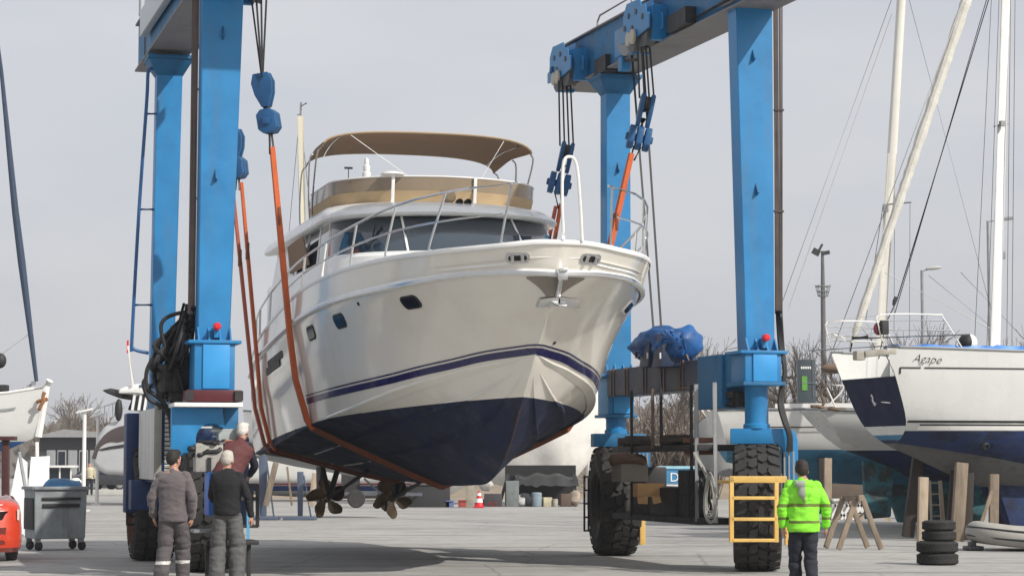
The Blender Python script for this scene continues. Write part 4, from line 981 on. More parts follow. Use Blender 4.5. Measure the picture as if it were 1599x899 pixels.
# ================================================================ hoist blocks, ropes and slings
def hoist(label, top, up, lo, st, tilt, n=4):
    """top: rope top mid (local), up/lo: middles of the two blocks, st: top of the sling"""
    top, up, lo, st = map(Vector, (top, up, lo, st))
    r = thing('hoist_block', label, 'hoist block', wl(lo), YTH, 'hoist blocks hanging from the boat lift')
    I = Matrix.Translation(-lo)
    d = (up-lo).normalized(); X = Vector((math.cos(tilt), math.sin(tilt), 0)); X = (X-d*X.dot(d)).normalized(); Yv = d.cross(X)
    def lb(mb, name, m, par=None, **k): mb.xform(I); return mb.build(name, m, par or r, world=False, **k)
    mb = MB()
    for e in (-.11, .06):
        c = up+X*e; mb.prism([c+X*.0+Yv*p+d*q for p, q in ((-.13, .27), (.13, .27), (.18, .12), (.15, -.08), (.06, -.30), (-.06, -.30), (-.15, -.08), (-.18, .12))], X*.075)
    u = lb(mb, 'upper_block', mat('shaded hoist blue', (.012, .085, .22), .5, var=.2, dirt=(.02, .03, .05), dirtamt=.6, dscale=5), bev=.02)  # darker than the lift blue: shading of the blocks put into the colour
    mb = MB(); mb.lathe([(0, -.045), (.15, -.045), (.13, 0), (.15, .045), (0, .045)], up+X*.02+d*.1, axis=X, n=18); lb(mb, 'pulley', M['wire'], u)
    mb = MB()
    c = lo
    for e in (-.14, 0, .14): mb.prism([c+X*(e-.055)+Yv*p+d*q for p, q in ((-.16, .12), (-.08, .20), (.08, .20), (.16, .12), (.16, -.12), (.08, -.2), (-.08, -.2), (-.16, -.12))], X*.11)
    mb.beam(c-X*.24, c+X*.24, .12, .12)
    l = lb(mb, 'lower_block', MATS['shaded hoist blue'], bev=.02)
    mb = MB(); mb.tube([lerp(lo, up, .3), lerp(lo, up, .7)], .06, 8); lb(mb, 'shackle', M['wire'], l)
    for i in range(n):
        f = (i/(n-1)-.5); mb = MB(); mb.tube([top+Vector((f*.32, f*.30, 0)), up+X*f*.27+Yv*f*.06+d*.18], .017, 6); lb(mb, 'rope', M['wire'])
    for f in (-1, 1):
        mb = MB(); mb.tube([lo+X*f*.06-d*.15, st+Vector((f*.035, 0, -.14))], .018, 6); lb(mb, 'sling_rope', M['wire'])
    return r
FS, RS = 7.2, 11.1
hoist('blue hoist block hanging beside the tall post at the left, above the orange sling', (xs[('L', 7.0)]+.12, 7.0, 9.42), LY(412, 140, FS), LY(420, 190, FS), LY(425, 228, FS), 1.15)
hoist('blue hoist block with winch ropes behind it, right of the bow rail', (xs[('R', 7.0)]-.12, 6.9, 8.9), LY(1007, 172, FS), LY(998, 216, FS), LY(987, 238, FS), -.2)
hoist('blue hoist block beside the white boarding hoop, farther back on the right beam', (xs[('R', 11.15)]-.12, 11.2, 8.9), LY(882, 245, RS), LY(873, 287, RS), LY(875, 315, RS), -.2)
hoist('blue hoist block half hidden behind the tall post at the left, farther back', (xs[('L', 11.15)]+.12, 11.2, 9.42), LY(366, 225, RS), LY(370, 262, RS), LY(371, 285, RS), 1.1)
def hull_sec(y):
    i = min(range(NU), key=lambda i: abs(chi[i].x-y)); return chi[i], kee[i]
def sling(name, label, y, tl, tr, w, mtop, mbot, group, th=.026):
    r = thing(name, label, 'sling', wl((0, y, 1.2)), YTH, group)
    I = Matrix.Translation(-Vector((0, y, 1.2)))
    c, k = hull_sec(y); off = .035
    shx = 2.545 if y < 9 else 2.53
    half = {}
    for s, t in ((-1, tl), (1, tr)):
        t = Vector(t); ch = Vector((s*(c.y+.06), y, c.z-.0)); kk = Vector((0, y, k.z-off))
        sheer_z = 4.3 if y < 9 else 3.9
        knee = Vector((s*(shx+.03), y, sheer_z-.5))
        pts = [t, lerp(t, knee, .5), knee, lerp(knee, ch, .5)+Vector((s*.06, 0, 0)), ch+Vector((s*.02, 0, .08)), ch+Vector((-s*.08, 0, -.06))]
        pts2 = [ch+Vector((-s*.08, 0, -.06))]+[lerp(ch, kk, q)+Vector((0, 0, -.035)) for q in (.25, .5, .75)]+[kk]
        half[s] = (pts, pts2)
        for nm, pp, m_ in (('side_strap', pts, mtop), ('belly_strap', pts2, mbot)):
            mb = MB(); rows = []
            for i, p in enumerate(pp):
                d = (Vector(pp[min(i+1, len(pp)-1)])-Vector(pp[max(i-1, 0)])).normalized(); nrm = d.cross(Vector((0, 1, 0))).normalized(); ww = w*(.62 if (nm == 'side_strap' and i == 0) else 1)
                yv = Vector((0, ww/2, 0)); rows.append([p-yv-nrm*th, p+yv-nrm*th, p+yv+nrm*th, p-yv+nrm*th])
            mb.grid(rows, closed=True); n4 = len(rows)*4
            mb.f += [(3, 2, 1, 0), (n4-4, n4-3, n4-2, n4-1)]; mb.m += [0, 0]
            mb.xform(I); o = mb.build(nm, m_, r, world=False, smooth=40)
            if nm == 'side_strap' :
                mb = MB(); e = lerp(Vector(pp[0]), Vector(pp[1]), .75); mb.box(e, (.05, w*1.1, .3)); mb.xform(I); mb.build('chafe_sleeve', M['rust'], o, world=False, bev=.01)
    return r
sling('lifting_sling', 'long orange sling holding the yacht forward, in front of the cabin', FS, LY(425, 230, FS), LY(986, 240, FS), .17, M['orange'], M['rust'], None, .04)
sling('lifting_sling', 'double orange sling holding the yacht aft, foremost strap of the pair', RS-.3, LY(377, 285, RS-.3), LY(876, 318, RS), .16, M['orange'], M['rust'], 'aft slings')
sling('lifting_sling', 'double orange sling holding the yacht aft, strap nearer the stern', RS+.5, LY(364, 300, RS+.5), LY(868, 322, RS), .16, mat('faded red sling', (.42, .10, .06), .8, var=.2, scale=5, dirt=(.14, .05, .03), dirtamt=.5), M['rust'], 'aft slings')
# ================================================================ the other boats, stands and yard gear
def solid(name, label, cat, mb, m, group=None, **k):
    o = mb.build(name, m, None, world=True, **k); return tag(o, label, cat, group)
def boat_hull(st, zwl=None, rake0=0., stem=0., n=9, mi_bottom=1):
    """st: (x, half beam, z sheer, half beam at chine, z chine, z bottom); local x along the boat"""
    mb = MB(); rows = []
    for x, b, zs, bw, zw, zb in st:
        half = catmull([Vector((x, b, zs)), Vector((x, lerp(b, bw, .45)+.04*b, lerp(zs, zw, .5))), Vector((x, bw, zw)), Vector((x, bw*.55, lerp(zw, zb, .62))), Vector((x, .015, zb))], 4)
        row = [Vector((p.x, -p.y, p.z)) for p in half]+[p for p in half[::-1]]
        for p in row: p.x += rake0*(zs-p.z)*max(0, 1-(x-st[0][0])/2.5)-stem*(zs-p.z)*max(0, 1-(st[-1][0]-x)/2.5)
        rows.append(row)
    mb.grid(rows); m_ = len(rows[0])
    mb.f += [tuple(range(m_-1, -1, -1)), tuple((len(rows)-1)*m_+j for j in range(m_))]; mb.m += [0, 0]
    return mb, rows
def paint_below(o, planes):
    """bisect at z levels; faces under each get the next material"""
    me = o.data; bm = bmesh.new(); bm.from_mesh(me)
    for z, sl in planes:
        bmesh.ops.bisect_plane(bm, geom=bm.verts[:]+bm.edges[:]+bm.faces[:], plane_co=(0, 0, z), plane_no=Vector((-sl, 0, 1)).normalized(), dist=.0005)
    for f in bm.faces:
        c = f.calc_center_median(); f.material_index = sum(1 for z, sl in planes if c.z < z+sl*c.x); f.smooth = True
    for e in bm.edges:
        if len(e.link_faces) == 2: e.smooth = e.calc_face_angle(0) < math.radians(38)
    bm.to_mesh(me); bm.free()
gel = mat('grey white gelcoat', (.60, .61, .59), .28, var=.04, scale=.7, coat=.3, streak=(.45, .44, .40), dirtamt=.25, dscale=.9)
gel2 = mat('white hull', (.66, .66, .63), .3, var=.05, coat=.2, streak=(.5, .48, .42), dirtamt=.25)
bluebot = mat('blue antifouling', (.007, .022, .085), .75, var=.35, scale=2, two=(.005, .010, .035), dscale=1.6, dirt=(.05, .09, .16), dirtamt=.4)
teal = mat('teal antifouling', (.05, .20, .32), .8, var=.3, scale=2.2, dirt=(.01, .04, .13), dirtamt=.6, dscale=1.2)
tealpatch = mat('patchy teal rudder', (.04, .15, .18), .85, var=.4, scale=3, two=(.05, .055, .05), dscale=2.4, dirt=(.12, .2, .22), dirtamt=.5)
greybot = mat('worn grey underbody', (.12, .12, .115), .9, var=.4, scale=3, dirt=(.05, .05, .055), dirtamt=.6, dscale=3, bump=.3, bscale=20)
navyt = mat('navy gelcoat', (.004, .012, .045), .5, var=.1, spec=.15)
dk = mat('dark line', (.02, .022, .025), .4, var=.05)
# ---- right: white sailing yacht with navy transom
AG = thing('sailing_yacht', 'white sailing yacht with navy transom and the name Agape, propped on timbers', 'sailboat', (7.56, 48.2, 0), math.radians(19))
def AL(px, py, y):                                       # pixel -> boat local at local y
    I = rootmat(AG).inverted(); e = I @ Vector((0, 0, HEYE)); d = I.to_3x3() @ (P(px, py, 10)-Vector((0, 0, HEYE))); return e+d*((y-e.y)/d.y)
st = [(0, 1.27, 4.12, 1.02, 2.58, 2.0), (1.2, 1.42, 4.10, 1.18, 2.40, 1.64), (3, 1.62, 4.06, 1.36, 2.2, 1.15), (6, 1.72, 4.12, 1.42, 2.1, .98), (9, 1.25, 4.26, .95, 2.3, 1.5), (11.2, .42, 4.42, .25, 2.7, 2.2), (12, .04, 4.5, .03, 3.4, 3.2)]
fine = []
for i in range(len(st)-1):
    p = [Vector(st[max(i-1, 0)]), Vector(st[i]), Vector(st[i+1]), Vector(st[min(i+2, len(st)-1)])]
    for k in range(4):
        t = k/4; fine.append(tuple(lerp(a, b, t) for a, b in zip(st[i], st[i+1])))
fine.append(st[-1])
mb, rows = boat_hull(fine, rake0=.38)
for r in rows[:1]:                                       # the open stern: sheer drops to the transom
    for p in r: pass
o = mb.build('hull', [gel, navyt, gel, teal, mat('pale blue boot top', (.28, .42, .48), .6), greybot, bluebot], AG, world=False, smooth=0)
me = o.data; bm = bmesh.new(); bm.from_mesh(me)
for z in (3.52, 2.47, 2.28, 2.17, 2.06): bmesh.ops.bisect_plane(bm, geom=bm.verts[:]+bm.edges[:]+bm.faces[:], plane_co=(0, 0, z), plane_no=(0, 0, 1), dist=.0005)
for zz, sl in ((2.22, -.16), (2.36, 0.)): bmesh.ops.bisect_plane(bm, geom=bm.verts[:]+bm.edges[:]+bm.faces[:], plane_co=(0, 0, zz), plane_no=Vector((-sl, 0, 1)).normalized(), dist=.0005)
for f in bm.faces:
    c = f.calc_center_median(); tr_ = f.normal.x < -.5 and c.x < .75
    if tr_: f.material_index = 0 if c.z > 3.52 else 1 if c.z > 2.47 else 2 if c.z > 2.28 else 3 if c.z > 2.17 else 4 if c.z > 2.06 else 5
    else: f.material_index = 0 if c.z > 2.36 else (6 if c.z > 2.22-.16*c.x else 5)
    f.smooth = not tr_
bmesh.ops.delete(bm, geom=[f for f in bm.faces if f.normal.x < -.5 and f.calc_center_median().x < .75 and f.calc_center_median().z > 3.52], context='FACES')
for e in bm.edges:
    if len(e.link_faces) == 2: e.smooth = e.calc_face_angle(0) < math.radians(35)
bm.to_mesh(me); bm.free()
mb = MB(); mb.grid([[Vector((.19, -1.2, 3.515)), Vector((.19, 1.2, 3.515))], [Vector((1.6, -1.35, 3.5)), Vector((1.6, 1.35, 3.5))], [Vector((1.62, -1.38, 4.1)), Vector((1.62, 1.38, 4.1))]]); mb.build('cockpit', gel2, AG, world=False)
def side_pt(x, z):                                       # near topside of the Agape hull
    for a, b in zip(rows, rows[1:]):
        pa = next((lerp(p, q, (z-p.z)/(q.z-p.z)) for p, q in zip(a, a[1:len(a)//2]) if (p.z-z)*(q.z-z) <= 0 and p.z != q.z), None)
        pb = next((lerp(p, q, (z-p.z)/(q.z-p.z)) for p, q in zip(b, b[1:len(b)//2]) if (p.z-z)*(q.z-z) <= 0 and p.z != q.z), None)
        if pa and pb and pa.x <= x <= pb.x: return lerp(pa, pb, (x-pa.x)/(pb.x-pa.x+1e-9))
    return None
def stripe(x0, x1, z0, z1, name, m, off=.013, par=AG, n=30):
    mb = MB(); r = []
    for i in range(n+1):
        x = lerp(x0, x1, i/n); a, b = side_pt(x, z0), side_pt(x, z1)
        if a and b: r.append([a+Vector((0, -off, 0)), b+Vector((0, -off, 0))])
    mb.grid(r); return mb.build(name, m, par, world=False)
stripe(.32, .78, 3.68, 3.71, 'cove_stripe', dk); stripe(.86, 8, 3.68, 3.71, 'cove_stripe', dk); stripe(.30, .34, 3.56, 3.70, 'cove_stripe', dk, n=2)
stripe(.62, 9, 2.47, 2.50, 'boot_stripe', dk); stripe(.62, 9, 2.53, 2.58, 'boot_stripe', dk); stripe(.6, 9, 2.375, 2.465, 'waterline_band', M['whitepaint'])
mb = text_mb('Agape', .26, .5, .002, off=-.0045)
a = side_pt(.62, 3.85); b = side_pt(1.5, 3.85); an_ = math.atan2((b-a).y, (b-a).x)
pz = side_pt(.90, 3.88); mb.xform(Matrix.Translation(pz+Vector((0, -.012, 0))) @ Matrix.Rotation(an_, 4, 'Z') @ Matrix.Rotation(math.radians(3), 4, 'Y')); mb.build('name_lettering', dk, AG, world=False, smooth=0)
# emblem and short line of lettering on the transom (transom plane: x = rake*(4.12-z))
def tp_(y, z): return Vector((.38*(4.12-z)-.008, y, z))
mb = MB(); mb.tube([tp_(.10+p, 3.02+q) for p, q in ((.03, .10), (-.01, .13), (-.04, .09), (-.0, .05), (.02, .0), (-.02, -.05), (-.07, -.06))], [.012, .024, .022, .02, .028, .026, .014], 6); mb.tube([tp_(.11+p, 2.98+q) for p, q in ((.05, -.03), (-.0, -.055), (-.06, -.02))], .014, 5)
mb.build('transom_emblem', M['letter'], AG, world=False)
mb = MB(); mb.grid([[tp_(-.22, 2.985), tp_(-.22, 3.0)], [tp_(-.45, 2.962), tp_(-.45, 2.995)], [tp_(-.62, 2.955), tp_(-.62, 2.975)]]); mb.build('transom_lettering', M['letter'], AG, world=False)
mb = MB(); mb.tube(catmull([AL(1470, 700, -1.3), AL(1480, 696, -1.32)], 3), .01, 4)
mb = MB(); pp = AL(1539, 696, -1.36); mb.lathe([(0, -.02), (.07, -.02), (.085, .02), (.06, .035), (.05, .0), (0, 0)], pp, axis=(0, -1, -.4), n=16); mb.build('seacock', dk, AG, world=False)
mb = MB()                                                # toe rail + deck
tl_ = [r[0] for r in rows]; tr_ = [r[-1] for r in rows]
for t in (tl_, tr_): mb.tube([p+Vector((0, 0, .02)) for p in t], .03, 6)
mb.build('toe_rail', M['grey'], AG, world=False)
mb = MB(); mb.grid([[lerp(a, b, t)+Vector((0, 0, .05*(1-(2*t-1)**2)-.02)) for t in (0, .25, .5, .75, 1)] for a, b in zip(tl_[6:], tr_[6:])]); mb.build('deck', gel2, AG, world=False)
mb = MB()
for s in (-1, 1): mb.tube(catmull([(-.02, s*1.2, 4.15), (-.15, s*1.2, 4.6), (-.05, s*1.18, 4.82), (1.2, s*1.3, 4.84), (1.35, s*1.32, 4.78), (1.75, s*1.4, 4.14)], 4), .017, 7)
for zz in (4.45, 4.55, 4.82): mb.tube([(-.1, -1.2, zz), (-.1, 1.2, zz)], .014, 6)
for s in (-1, 1): mb.tube([(-.1, s*1.2, 4.5), (1.5, s*1.36, 4.5)], .016, 6); mb.tube([(-.1, s*1.2, 4.7), (1.38, s*1.3, 4.72)], .014, 6)
mb.build('pushpit_rail', M['whitepaint'], AG, world=False)
mb = MB(); mb.tube([(-.55, -.9, 4.32), (1.9, -1.5, 4.42)], .022, 6); mb.tube([(-.9, .6, 4.13), (.6, -.9, 4.2)], .018, 6); mb.build('boom_pole', M['grey'], AG, world=False)
mb = MB(); mb.tube([(-.62, -.9, 4.33), (-.3, -1, 4.35)], .045, 7); mb.build('pole_grip', M['darkgrey'], AG, world=False)
mb = MB(); mb.box((-.02, -1.22, 4.55), (.16, .14, .3)); mb.build('outboard_bracket', M['darkgrey'], AG, world=False, bev=.02)
mb = MB(); mb.lathe([(.04, -.02), (.12, -.02), (.14, 0), (.12, .02), (.04, .02)], (-.12, -1.15, 4.52), axis=(.2, -1, 0), n=16); mb.build('horseshoe_buoy', M['maroon'], AG, world=False)
mb = MB(); mb.beam((-.42, -1.05, 3.98), (.25, -1.2, 4.06), .22, .14); mb.box((-.52, -1.02, 3.95), (.22, .2, .2)); mb.build('stern_anchor_roller', mat('dull roller', (.35, .33, .28), .6, var=.3), AG, world=False, bev=.03)
mb = MB(); mb.tube([(.05, -1.15, 3.98), (.2, -1.18, 3.62), (.38, -1.22, 4.0)], .018, 6); mb.build('boarding_strut', M['grey'], AG, world=False)
mastx = AL(1553, 540, 0).x
mb = MB(); m0 = Vector((mastx, 0, 4.0)); m1 = AL(1573, -60, 0); mb.tube([m0, m1], [.115, .105], 12); mast = mb.build('mast', M['whitepaint'], AG, world=False)
mb = MB(); c = AL(1564, 196, 0); mb.beam(c+Vector((-.25, -.1, -.05)), c+Vector((.22, .1, .06)), .05, .03); mb.box(c+Vector((-.05, -.12, .02)), (.12, .1, .12)); mb.build('spreader', M['grey'], mast, world=False)
for a_, b_ in (((1548, 0), (1522, 530)), ((1560, 0), (1541, 540)), ((1585, 0), (1580, 545)), ((1578, 0), (1572, 545))):
    mb = MB(); mb.tube([AL(*a_, -.6), AL(*b_, -1.2)], .008, 4); mb.build('shroud', M['wire'], mast, world=False)
mb = MB(); mb.tube([AL(1556, -40, .3), AL(1400, 470, -.6), AL(1383, 505, -.9), AL(1372, 560, -1.0)], .013, 5); mb.tube([AL(1558, -60, .3), AL(1397, 490, -.6)], .010, 5)
mb.lathe([(.03, -.1), (.05, 0), (.03, .1)], AL(1397, 470, -.6), axis=(.3, 0, 1), n=8); mb.build('backstay', M['wire'], mast, world=False)
mb = MB(); mb.prism([(3.2, -.14, 1.6), (6.4, -.14, 1.5), (6.0, -.14, .12), (3.7, -.14, .12)], (0, .28, 0)); mb.build('keel', bluebot, AG, world=False, bev=.05)
# gear lying on the deck of that yacht: things of their own
mb = MB(); pts = []
for i in range(41):
    x = lerp(.35, 6.0, i/40); e = side_pt(max(.35, x), 4.05) or Vector((x, -1.5, 4.05)); h = .10+.08*noise.noise(Vector((x*2.3, 1, 0)))+.05*noise.noise(Vector((x*6, 3, 0)))
    y = e.y+.10; zt_ = 4.10
    pts.append([Vector((x, y-.0, zt_)), Vector((x, y+.05, zt_+h*.8)), Vector((x, y+.30, zt_+h)), Vector((x, y+.7, zt_+h*.6)), Vector((x, y+.8, zt_-.02))])
mb.grid(pts); mb.xform(rootmat(AG)); solid('deck_tarp', 'bright blue tarpaulin lying along the deck edge of the Agape', 'tarp', mb, mat('bright blue tarp', (.02, .20, .62), .45, var=.2, dirt=(.01, .06, .25), dirtamt=.5, dscale=5), wob=.03, wobs=6)
c = rootmat(AG) @ (AL(1512, 535, -1.2)); mb = MB(); mb.ell(c, .20, 20, 12); f = solid('fender_ball', 'round white fender with a black cover on the deck of the Agape', 'fender', mb, M['whitepaint'])
mb = MB(); mb.ell(c+Vector((-.04, -.03, .005)), .185, 20, 12); mb.build('fender_cover', M['black'], f, world=True)
# ---- timber props under it
def prop(label, px0, py0, px1, py1, Y, w, m, d=None, group='timber props under the boats at the right'):
    a = P(px0, py0, Y); b = P(px1, py1, Y); 
    if b.z < 0: b.z = 0.
    mb = MB(); mb.beam(a, b, w, d or w, up=Vector((0, 1, 0))); return solid('timber_prop', label, 'timber prop', mb, m, group, bev=.012, wob=.012, wobs=4)
prop('dark slanting timber prop beside the pale plank post', 1437, 690, 1417, 838, 49.3, .24, M['wooddark'])
prop('pale plank post with a squared top behind the tyre stack', 1442, 744, 1440, 870, 44.5, .18, M['woodpale'])
prop('dark timber prop leaning just left of the grey one, above the tyres', 1492, 725, 1483, 842, 48.8, .17, M['wooddark'])
prop('thick grey weathered prop rising above the tyre stack', 1502, 722, 1494, 848, 47.6, .25, M['wood'])
prop('black timber prop right of the thick grey one', 1513, 738, 1509, 846, 48.4, .20, M['wooddark'])
prop('brown square post below the grey underbody, right of the tyres', 1552, 740, 1551, 838, 47.4, .19, M['wood'])
prop('thin brown brace leaning on the square post', 1549, 765, 1524, 842, 47.2, .08, M['wood'])
prop('dark brown prop behind the man in the bright jacket', 1283, 715, 1286, 800, 58, .18, M['wooddark'])
prop('pale brown prop behind the man in the bright jacket', 1293, 715, 1292, 812, 54, .17, M['woodpale'])
prop('tall pale pole beside the ladder under the teal hull', 1468, 750, 1472, 838, 52.5, .07, M['woodpale'])
# ---- boats behind it
def simple_boat(name, label, loc, rz, st, cols, planes, rake0=.2, stem=0., group=None, cat='sailboat'):
    r = thing(name, label, cat, loc, rz, group)
    fine = []
    for i in range(len(st)-1):
        for k in range(4): fine.append(tuple(lerp(a, b, k/4) for a, b in zip(st[i], st[i+1])))
    fine.append(st[-1]); mb, rows = boat_hull(fine, rake0=rake0, stem=stem)
    o = mb.build('hull', cols, r, world=False, smooth=0); paint_below(o, planes)
    mb = MB(); mb.tube([q[0] for q in rows], .035, 6); mb.tube([q[-1] for q in rows], .035, 6); mb.build('toe_rail', M['grey'], r, world=False)
    return r, rows
z = lambda py, Y: P(800, py, Y).z
Y2 = 53.5; x2 = P(1272, 640, Y2).x
B2, rows2 = simple_boat('sailing_yacht', 'white sailing yacht with raked end and dark blue bottom, right behind the Agape', (x2, Y2+.8, 0), math.radians(8),
    [(0, .9, z(640, Y2), .7, 2.4, 2.0), (2.5, 1.5, z(642, Y2), 1.15, 2.0, 1.30), (6, 1.8, 3.1, 1.4, 1.8, 1.0), (10, 1.0, 3.3, .8, 2.0, 1.3), (12, .05, 3.5, .04, 2.6, 2.4)], [gel2, bluebot], [(1.98, .0)], rake0=.85)
mb = MB(); mb.prism([(1.3, -.08, 1.75), (2.1, -.08, 1.6), (2.0, -.08, .35), (1.35, -.08, .3)], (0, .16, 0)); mb.build('rudder', tealpatch, B2, world=False, bev=.04)
mb = MB(); mb.prism([(4.2, -.15, 1.4), (7.2, -.15, 1.2), (6.8, -.15, .1), (4.8, -.15, .1)], (0, .3, 0)); mb.build('keel', bluebot, B2, world=False, bev=.05)
Y1 = 58; x1 = P(1246, 640, Y1).x-2.2
B1, rows1 = simple_boat('sailing_yacht', 'cream white hull with teal bottom showing between the lift wheel and the Agape', (x1, Y1+1, 0), math.radians(3),
    [(0, 1.2, z(640, Y1), 1.0, 2.2, 1.7), (3, 1.6, z(638, Y1), 1.3, 1.9, 1.15), (7, 1.8, z(640, Y1), 1.4, 1.7, .95), (11, 1.0, 3.1, .8, 1.9, 1.2), (13, .05, 3.3, .04, 2.5, 2.3)], [gel2, teal], [(z(703, Y1)+.02, .0)], rake0=.3)
mb = MB(); mb.grid([[Vector((r_[0].x, r_[0].y-.02, z(668, Y1))), Vector((r_[0].x, r_[0].y-.02, z(666, Y1)))] for r_ in rows1[1:-3]])
mb.build('cove_stripe', dk, B1, world=False)
mb = MB(); mb.grid([[Vector((r_[0].x, r_[0].y*.98, r_[0].z+dz)) for dz in (.0, .14)] for r_ in rows1[2:-4]]); mb.build('coaming', M['whitepaint'], B1, world=False, thick=.05)
mb = MB(); mb.prism([(4.6, -.16, 1.3), (7.6, -.16, 1.2), (7.2, -.16, .1), (5.0, -.16, .1)], (0, .32, 0)); mb.build('keel', tealpatch, B1, world=False, bev=.05)
# its rig: mast, furled sail, stays, pulpit tubes
def wire(mb, a, b, r=.008): mb.tube([a, b], r, 4)
mb = MB(); MBASE = P(1371, 600, 56); MTOP = P(1411, -60, 56); mb.tube([MBASE, P(1393, 240, 56), MTOP], [.13, .125, .115], 12); m_ = mb.build('mast', mat('cream mast', (.68, .66, .60), .35, var=.05), B1)
mb = MB(); mb.beam(P(1379, 320, 56), P(1423, 316, 55.4), .04, .03); mb.box(P(1383, 325, 55.8), (.12, .12, .2)); mb.build('spreader', M['grey'], m_)
for a_, b_, r in (((1393, 22), (1232, 480), .014), ((1392, 0), (1222, 470), .007), ((1417, -10), (1552, 500), .006), ((1398, 40), (1396, 520), .006), ((1421, 318), (1420, 530), .006), ((1379, 320), (1352, 500), .008), ((1382, 425), (1545, 512), .012), ((1500, 425), (1600, 530), .007), ((1450, 430), (1560, 520), .006)):
    mb = MB(); wire(mb, P(*a_, 56), P(*b_, 56), r); mb.build('shroud', M['wire'] if r < .012 else M['whitepaint'], m_)
mb = MB(); pts = []; rr = []
for i in range(60):
    t = i/59; p = lerp(P(1516, -20, 53.6), P(1330, 535, 53.6), t); pts.append(p); rr.append(.135*(1-.28*t)*(1+.10*math.sin(i*1.9+3*math.sin(i*.4)))*(1 if 1 < i < 58 else .4))
mb.tube(pts, rr, 10); fs = mb.build('furled_sail', mat('furled sailcloth', (.62, .60, .54), .8, var=.12, scale=6, bump=.4, bscale=25, dirt=(.3, .28, .25), dirtamt=.3), B2)
mb = MB(); mb.tube([P(1512, -20, 53.5), P(1283, 592, 53.5)], .014, 5); mb.tube([P(1330, 535, 53.6), P(1322, 575, 53.6)], .05, 7); mb.build('forestay', M['whitepaint'], fs)
mb = MB()
for q in ([(1322, 575), (1316, 608), (1296, 630)], [(1327, 545), (1346, 590), (1350, 640)], [(1283, 588), (1300, 625), (1308, 645)], [(1296, 520), (1322, 530)], [(1293, 600), (1330, 603)], [(1300, 531), (1370, 534)], [(1346, 559), (1392, 560)], [(1350, 578), (1395, 580)]):
    mb.tube(catmull([P(x, y, 53.7) for x, y in q], 4), .021, 6)
mb.build('pulpit_rail', M['whitepaint'], B2)
mb = MB(); mb.tube([P(1318, 552, 53.6), P(1322, 572, 53.6), P(1314, 590, 53.6)], .06, 7); mb.tube(wavy(P(1290, 595, 53.6), P(1284, 634, 53.6), 5, .08, 3), .035, 6); mb.tube(wavy(P(1266, 634, 53.4), P(1322, 640, 53.4), 7, .06, 5), .05, 6); mb.ell(P(1303, 575, 53.5), (.34, .2, .13), 12, 8); mb.build('mooring_rope', mat('brown rope', (.17, .12, .085), .9, var=.3), B2)
# ---- far mast between the lift post and the yacht; masts of boats further off
mb = MB(); mb.tube([P(474, 420, 68), P(469, 182, 68)], .10, 10); r = solid('yacht_mast', 'slim cream mast with an antenna head rising behind the white motor yacht', 'mast', mb, M['woodpale'] if False else mat('ivory mast', (.70, .66, .52), .4, var=.05))
mb = MB(); mb.tube([P(469, 184, 68), P(470, 160, 68)], .03, 6); mb.tube([P(470, 166, 68), P(479, 161, 68)], .025, 6); mb.tube([P(464, 180, 68), P(470, 178, 68)], .02, 5); mb.build('antenna', M['grey'], r)
mb = MB(); wire(mb, P(467, 190, 68), P(446, 420, 68), .008); wire(mb, P(470, 190, 68), P(492, 400, 68), .008); mb.build('stay', M['wire'], r)
# ---- stacked tyres
ty = []
for i, (cx, Rr, h) in enumerate(((1464, .335, .195), (1464, .335, .195), (1467, .275, .17), (1467, .270, .165))):
    zc = sum(((.195, .195, .17, .165)[k] for k in range(i)))+h/2
    c = P(cx, 880, 36.6); c.z = zc; mb = MB(); k = Rr
    mb.lathe([(k*.55, -h*.40), (k*.62, -h*.48), (k*.82, -h*.50), (k*.95, -h*.40), (k, -h*.30), (k, h*.30), (k*.95, h*.40), (k*.82, h*.50), (k*.62, h*.48), (k*.55, h*.40), (k*.58, 0)], c, n=36, close=True)
    for j in range(36):
        a = 2*PI*j/36
        for s in (-1, 1):
            mb.box(c+Vector((math.cos(a+s*.04)*(k-.001), math.sin(a+s*.04)*(k-.001), s*h*.2)), (.012, k*.10, h*.26), R=Matrix.Rotation(a+s*.04, 3, 'Z') @ Matrix.Rotation(s*.5, 3, 'X'))
    solid('car_tyre', ['wide black tyre lying flat on the ground, lowest of the stack of four', 'wide black tyre second from the bottom of the stack of four', 'narrower black tyre second from the top of the stack of four', 'narrower black tyre on top of the stack of four'][i], 'tyre', mb, mat('dusty tyre', (.020, .020, .020), .85, var=.3, dirt=(.06, .058, .05), dirtamt=.4, dscale=6, bump=.3), 'tyres stacked by the timber props', smooth=30)
# ---- sawhorse
SH = thing('sawhorse', 'low A shaped timber sawhorse standing on the open concrete at the right', 'sawhorse', (P(1338, 857, 42.8).x, 43.1, 0), .15)
for yy in (-.35, .5):
    for s in (-1, 1):
        mb = MB(); mb.beam((s*.06, yy, 1.0), (s*.44, yy+.05*s, 0.02), .10, .07, up=Vector((0, 1, 0))); mb.build('leg', M['wood'], SH, world=False, bev=.008)
mb = MB(); mb.beam((0, -.5, 1.0), (0, .7, .98), .12, .12); mb.build('top_beam', M['wood'], SH, world=False, bev=.01)
